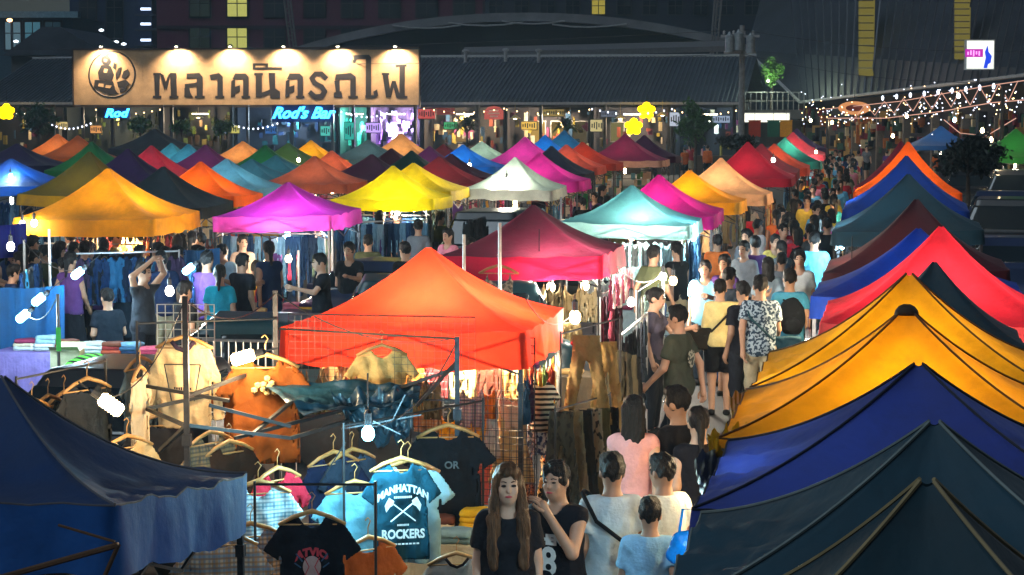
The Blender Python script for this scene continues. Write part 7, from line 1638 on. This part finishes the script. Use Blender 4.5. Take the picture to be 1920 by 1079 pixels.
# denser left and middle ground
for px, Y0, Y1, kind, pal, lab in ((30, 26.5, 28.3, 'tee', 'night', 'shirts under the violet blue flap at the left border'), (352, 27.8, 30.2, 'tank', 'night', 'tops near the blue bulb above the wire grid'), (420, 35.2, 37.4, 'tee', 'mixed', 'shirts at the left side of the magenta tent'), (870, 38.2, 40.2, 'tee', 'dark', 'shirts near the black car in the middle'), (1075, 33.0, 36.0, 'tee', 'dark', 'shirts left of the pale teal tent'), (905, 47.0, 50.0, 'tee', 'mixed', 'shirts beyond the black car in the middle'), (700, 47.5, 48.0, 'tee', 'pink', 'shirts behind the lemon yellow tents'), (60, 37.0, 40.0, 'tee', 'blue', 'shirts beside the olive green tent')):
    a, c = P(px, 195, Y0), P(px + 40, 195, Y1); row((a.x, a.y), (c.x, c.y), kind, 8, pal, 1.62, lab, sx=.55)
for k in ('A6', 'A7', 'A8', 'A13', 'A16', 'A17', 'A17b', 'A18', 'A19', 'B4', 'B5', 'B8', 'B10', 'B13', 'B17', 'B15', 'A9'):
    lb = TENTS[k]['label']; o = tag(MB().build('x', STEEL), 'x', 'x') if False else None
    t = TENTS[k]; g_ = thing('goods_rack', 'rack of small bright goods under the ' + ' '.join(lb.split()[:9]), 'rack', (t.location.x, t.location.y, 0), YAW, 'goods racks under the far tents')
    for fi, (hexs, n_) in enumerate((('d8c0a0', 14), (r5.choice(['b04a3a', '3a6a9a', '8a3a6a', '5a8a5a']), 14), (r5.choice(['e0b050', 'c8d8dc', '70a8b8', 'e08a90']), 14))):
        b = MB()
        for i in range(n_): b.box((r5.uniform(-.85, .85), -.55 + fi * .06, r5.choice([.95, 1.2, 1.45]) + r5.uniform(-.04, .04)), (r5.uniform(.07, .16), .04, r5.uniform(.14, .24)))
        b.build('goods', cloth('g' + hexs, hexs), g_)['kind'] = 'stuff'
    b = MB()
    for z in (.8, 1.08, 1.34, 1.6): b.tube([(-.9, -.5, z), (.9, -.5, z)], .012, 4)
    b.build('shelf_bar', STEEL, g_)['kind'] = 'stuff'
for i in range(26):
    crowd(r6.uniform(5, 400), r6.uniform(446, 492), r6.choice(['in the blue lit corner', 'before the golden stall', 'among the racks at left', 'near the blue bulbs']), rz=r6.uniform(-3, 3) if r6.random() < .4 else AW + r6.uniform(-.9, .9), dark=r6.random() < .9, group='people among the stalls')
for i in range(16):
    crowd(r6.uniform(430, 880), r6.uniform(372, 470), r6.choice(['before the jeans row', 'beside the magenta stall', 'near the lemon yellow tent', 'behind the orange tent']), rz=r6.uniform(-3, 3) if r6.random() < .4 else AW + r6.uniform(-.9, .9), dark=r6.random() < .6, group='people among the stalls')
for i in range(10):
    crowd(r6.uniform(1060, 1180), r6.uniform(345, 400), r6.choice(['left of the teal tent', 'behind the wine red tent']), rz=r6.uniform(-3, 3) if r6.random() < .4 else AW + r6.uniform(-.9, .9), dark=True, group='people among the stalls')
for i in range(30):
    px = r6.uniform(1180, 1490); py = r6.uniform(300, 430)
    if px < 1395 - (py - 300) * .2 and px > 1370 - (py - 300) * .9: crowd(px, py, 'between the tents left of the aisle', rz=r6.uniform(-3, 3), group='people among the stalls')
for i, (px, Y, w_, d_, h_, hexc, lab) in enumerate(((70, 23.2, .5, .4, .4, '6a5a40', 'brown carton low at the left border'), (140, 22.6, .45, .4, .3, '2a5a8a', 'blue carton on the ground near the pole with green tape'), (250, 23.4, .5, .4, .35, '5a5248', 'drab carton below the dark covered table'), (420, 27.0, .5, .4, .45, '7a6a50', 'carton beside the teal shirted woman'), (560, 28.5, .45, .4, .4, '8a7a5a', 'tan carton near the red table'), (650, 30.0, .6, .4, .5, '3a3a44', 'dark carton left of the pale table'), (1190, 26.0, .5, .4, .5, '9a8a6a', 'tan carton at the aisle below the teal tent'), (1250, 29.5, .5, .4, .4, '4a5a6a', 'grey carton below the pale covered table'))):
    p = P(px, 195, Y); crate((p.x, p.y), w_, d_, h_, hexc, lab)
# bulbs and sagging cables strung between the stalls
for i, (q0, q1, lab) in enumerate((((40, 445, 28.0), (150, 505, 26.2), 'sagging cable to the blue bulb at left'), ((46, 585, 23.8), (108, 556, 23.0), 'cable between the bright blue cloth wall and the green taped pole'), ((347, 560, 14.2), (203, 745, 13.9), 'cable from the frame post to the bright tilted tube lamp'), ((347, 562, 14.2), (516, 550, 16.1), 'cable between the two posts of the bare frame'), ((516, 548, 16.1), (857, 634, 15.4), 'cable above the khaki t-shirt'), ((985, 560, 16.3), (1078, 582, 18.3), 'cable from the orange tent to the bulb above the khaki trousers'), ((1157, 500, 24.4), (1243, 510, 28.0), 'cable between the wine red and teal stalls'), ((857, 640, 15.4), (690, 800, 13.7), 'cable to the blue white bulb beside the teal t-shirt'))):
    A, E = P(*q0), P(*q1); b = MB(); b.tube([A + (E - A) * t + Vector((0, 0, -.16 * 4 * t * (1 - t))) for t in [k / 12 for k in range(13)]], .005, 4)
    tag(b.build('power_cable', THIN), lab, 'cable')

for px, py in ((1462, 486), (1505, 490), (1472, 470), (1420, 455), (1510, 468), (1398, 440), (1478, 428), (1355, 492)):
    crowd(px + r6.uniform(-6, 6), py + r6.uniform(-4, 4), 'in the thick of the aisle', dark=r6.random() < .5)
# thin haze added over the whole market for lamp halos and lifted shadows
hz_m = bpy.data.materials.new('haze'); hz_m.use_nodes = True; hn = hz_m.node_tree.nodes; hn.clear()
ho = hn.new('ShaderNodeOutputMaterial'); hv_ = hn.new('ShaderNodeVolumePrincipled'); hz_m.node_tree.links.new(hv_.outputs[0], ho.inputs['Volume'])
hv_.inputs['Color'].default_value = (.50, .78, 1.0, 1); hv_.inputs['Density'].default_value = 0.0008; hv_.inputs['Anisotropy'].default_value = 0.6
b = MB(); b.box((0, 190, 20), (604, 464, 42)); hz = b.build('haze', hz_m); hz['kind'] = 'stuff'
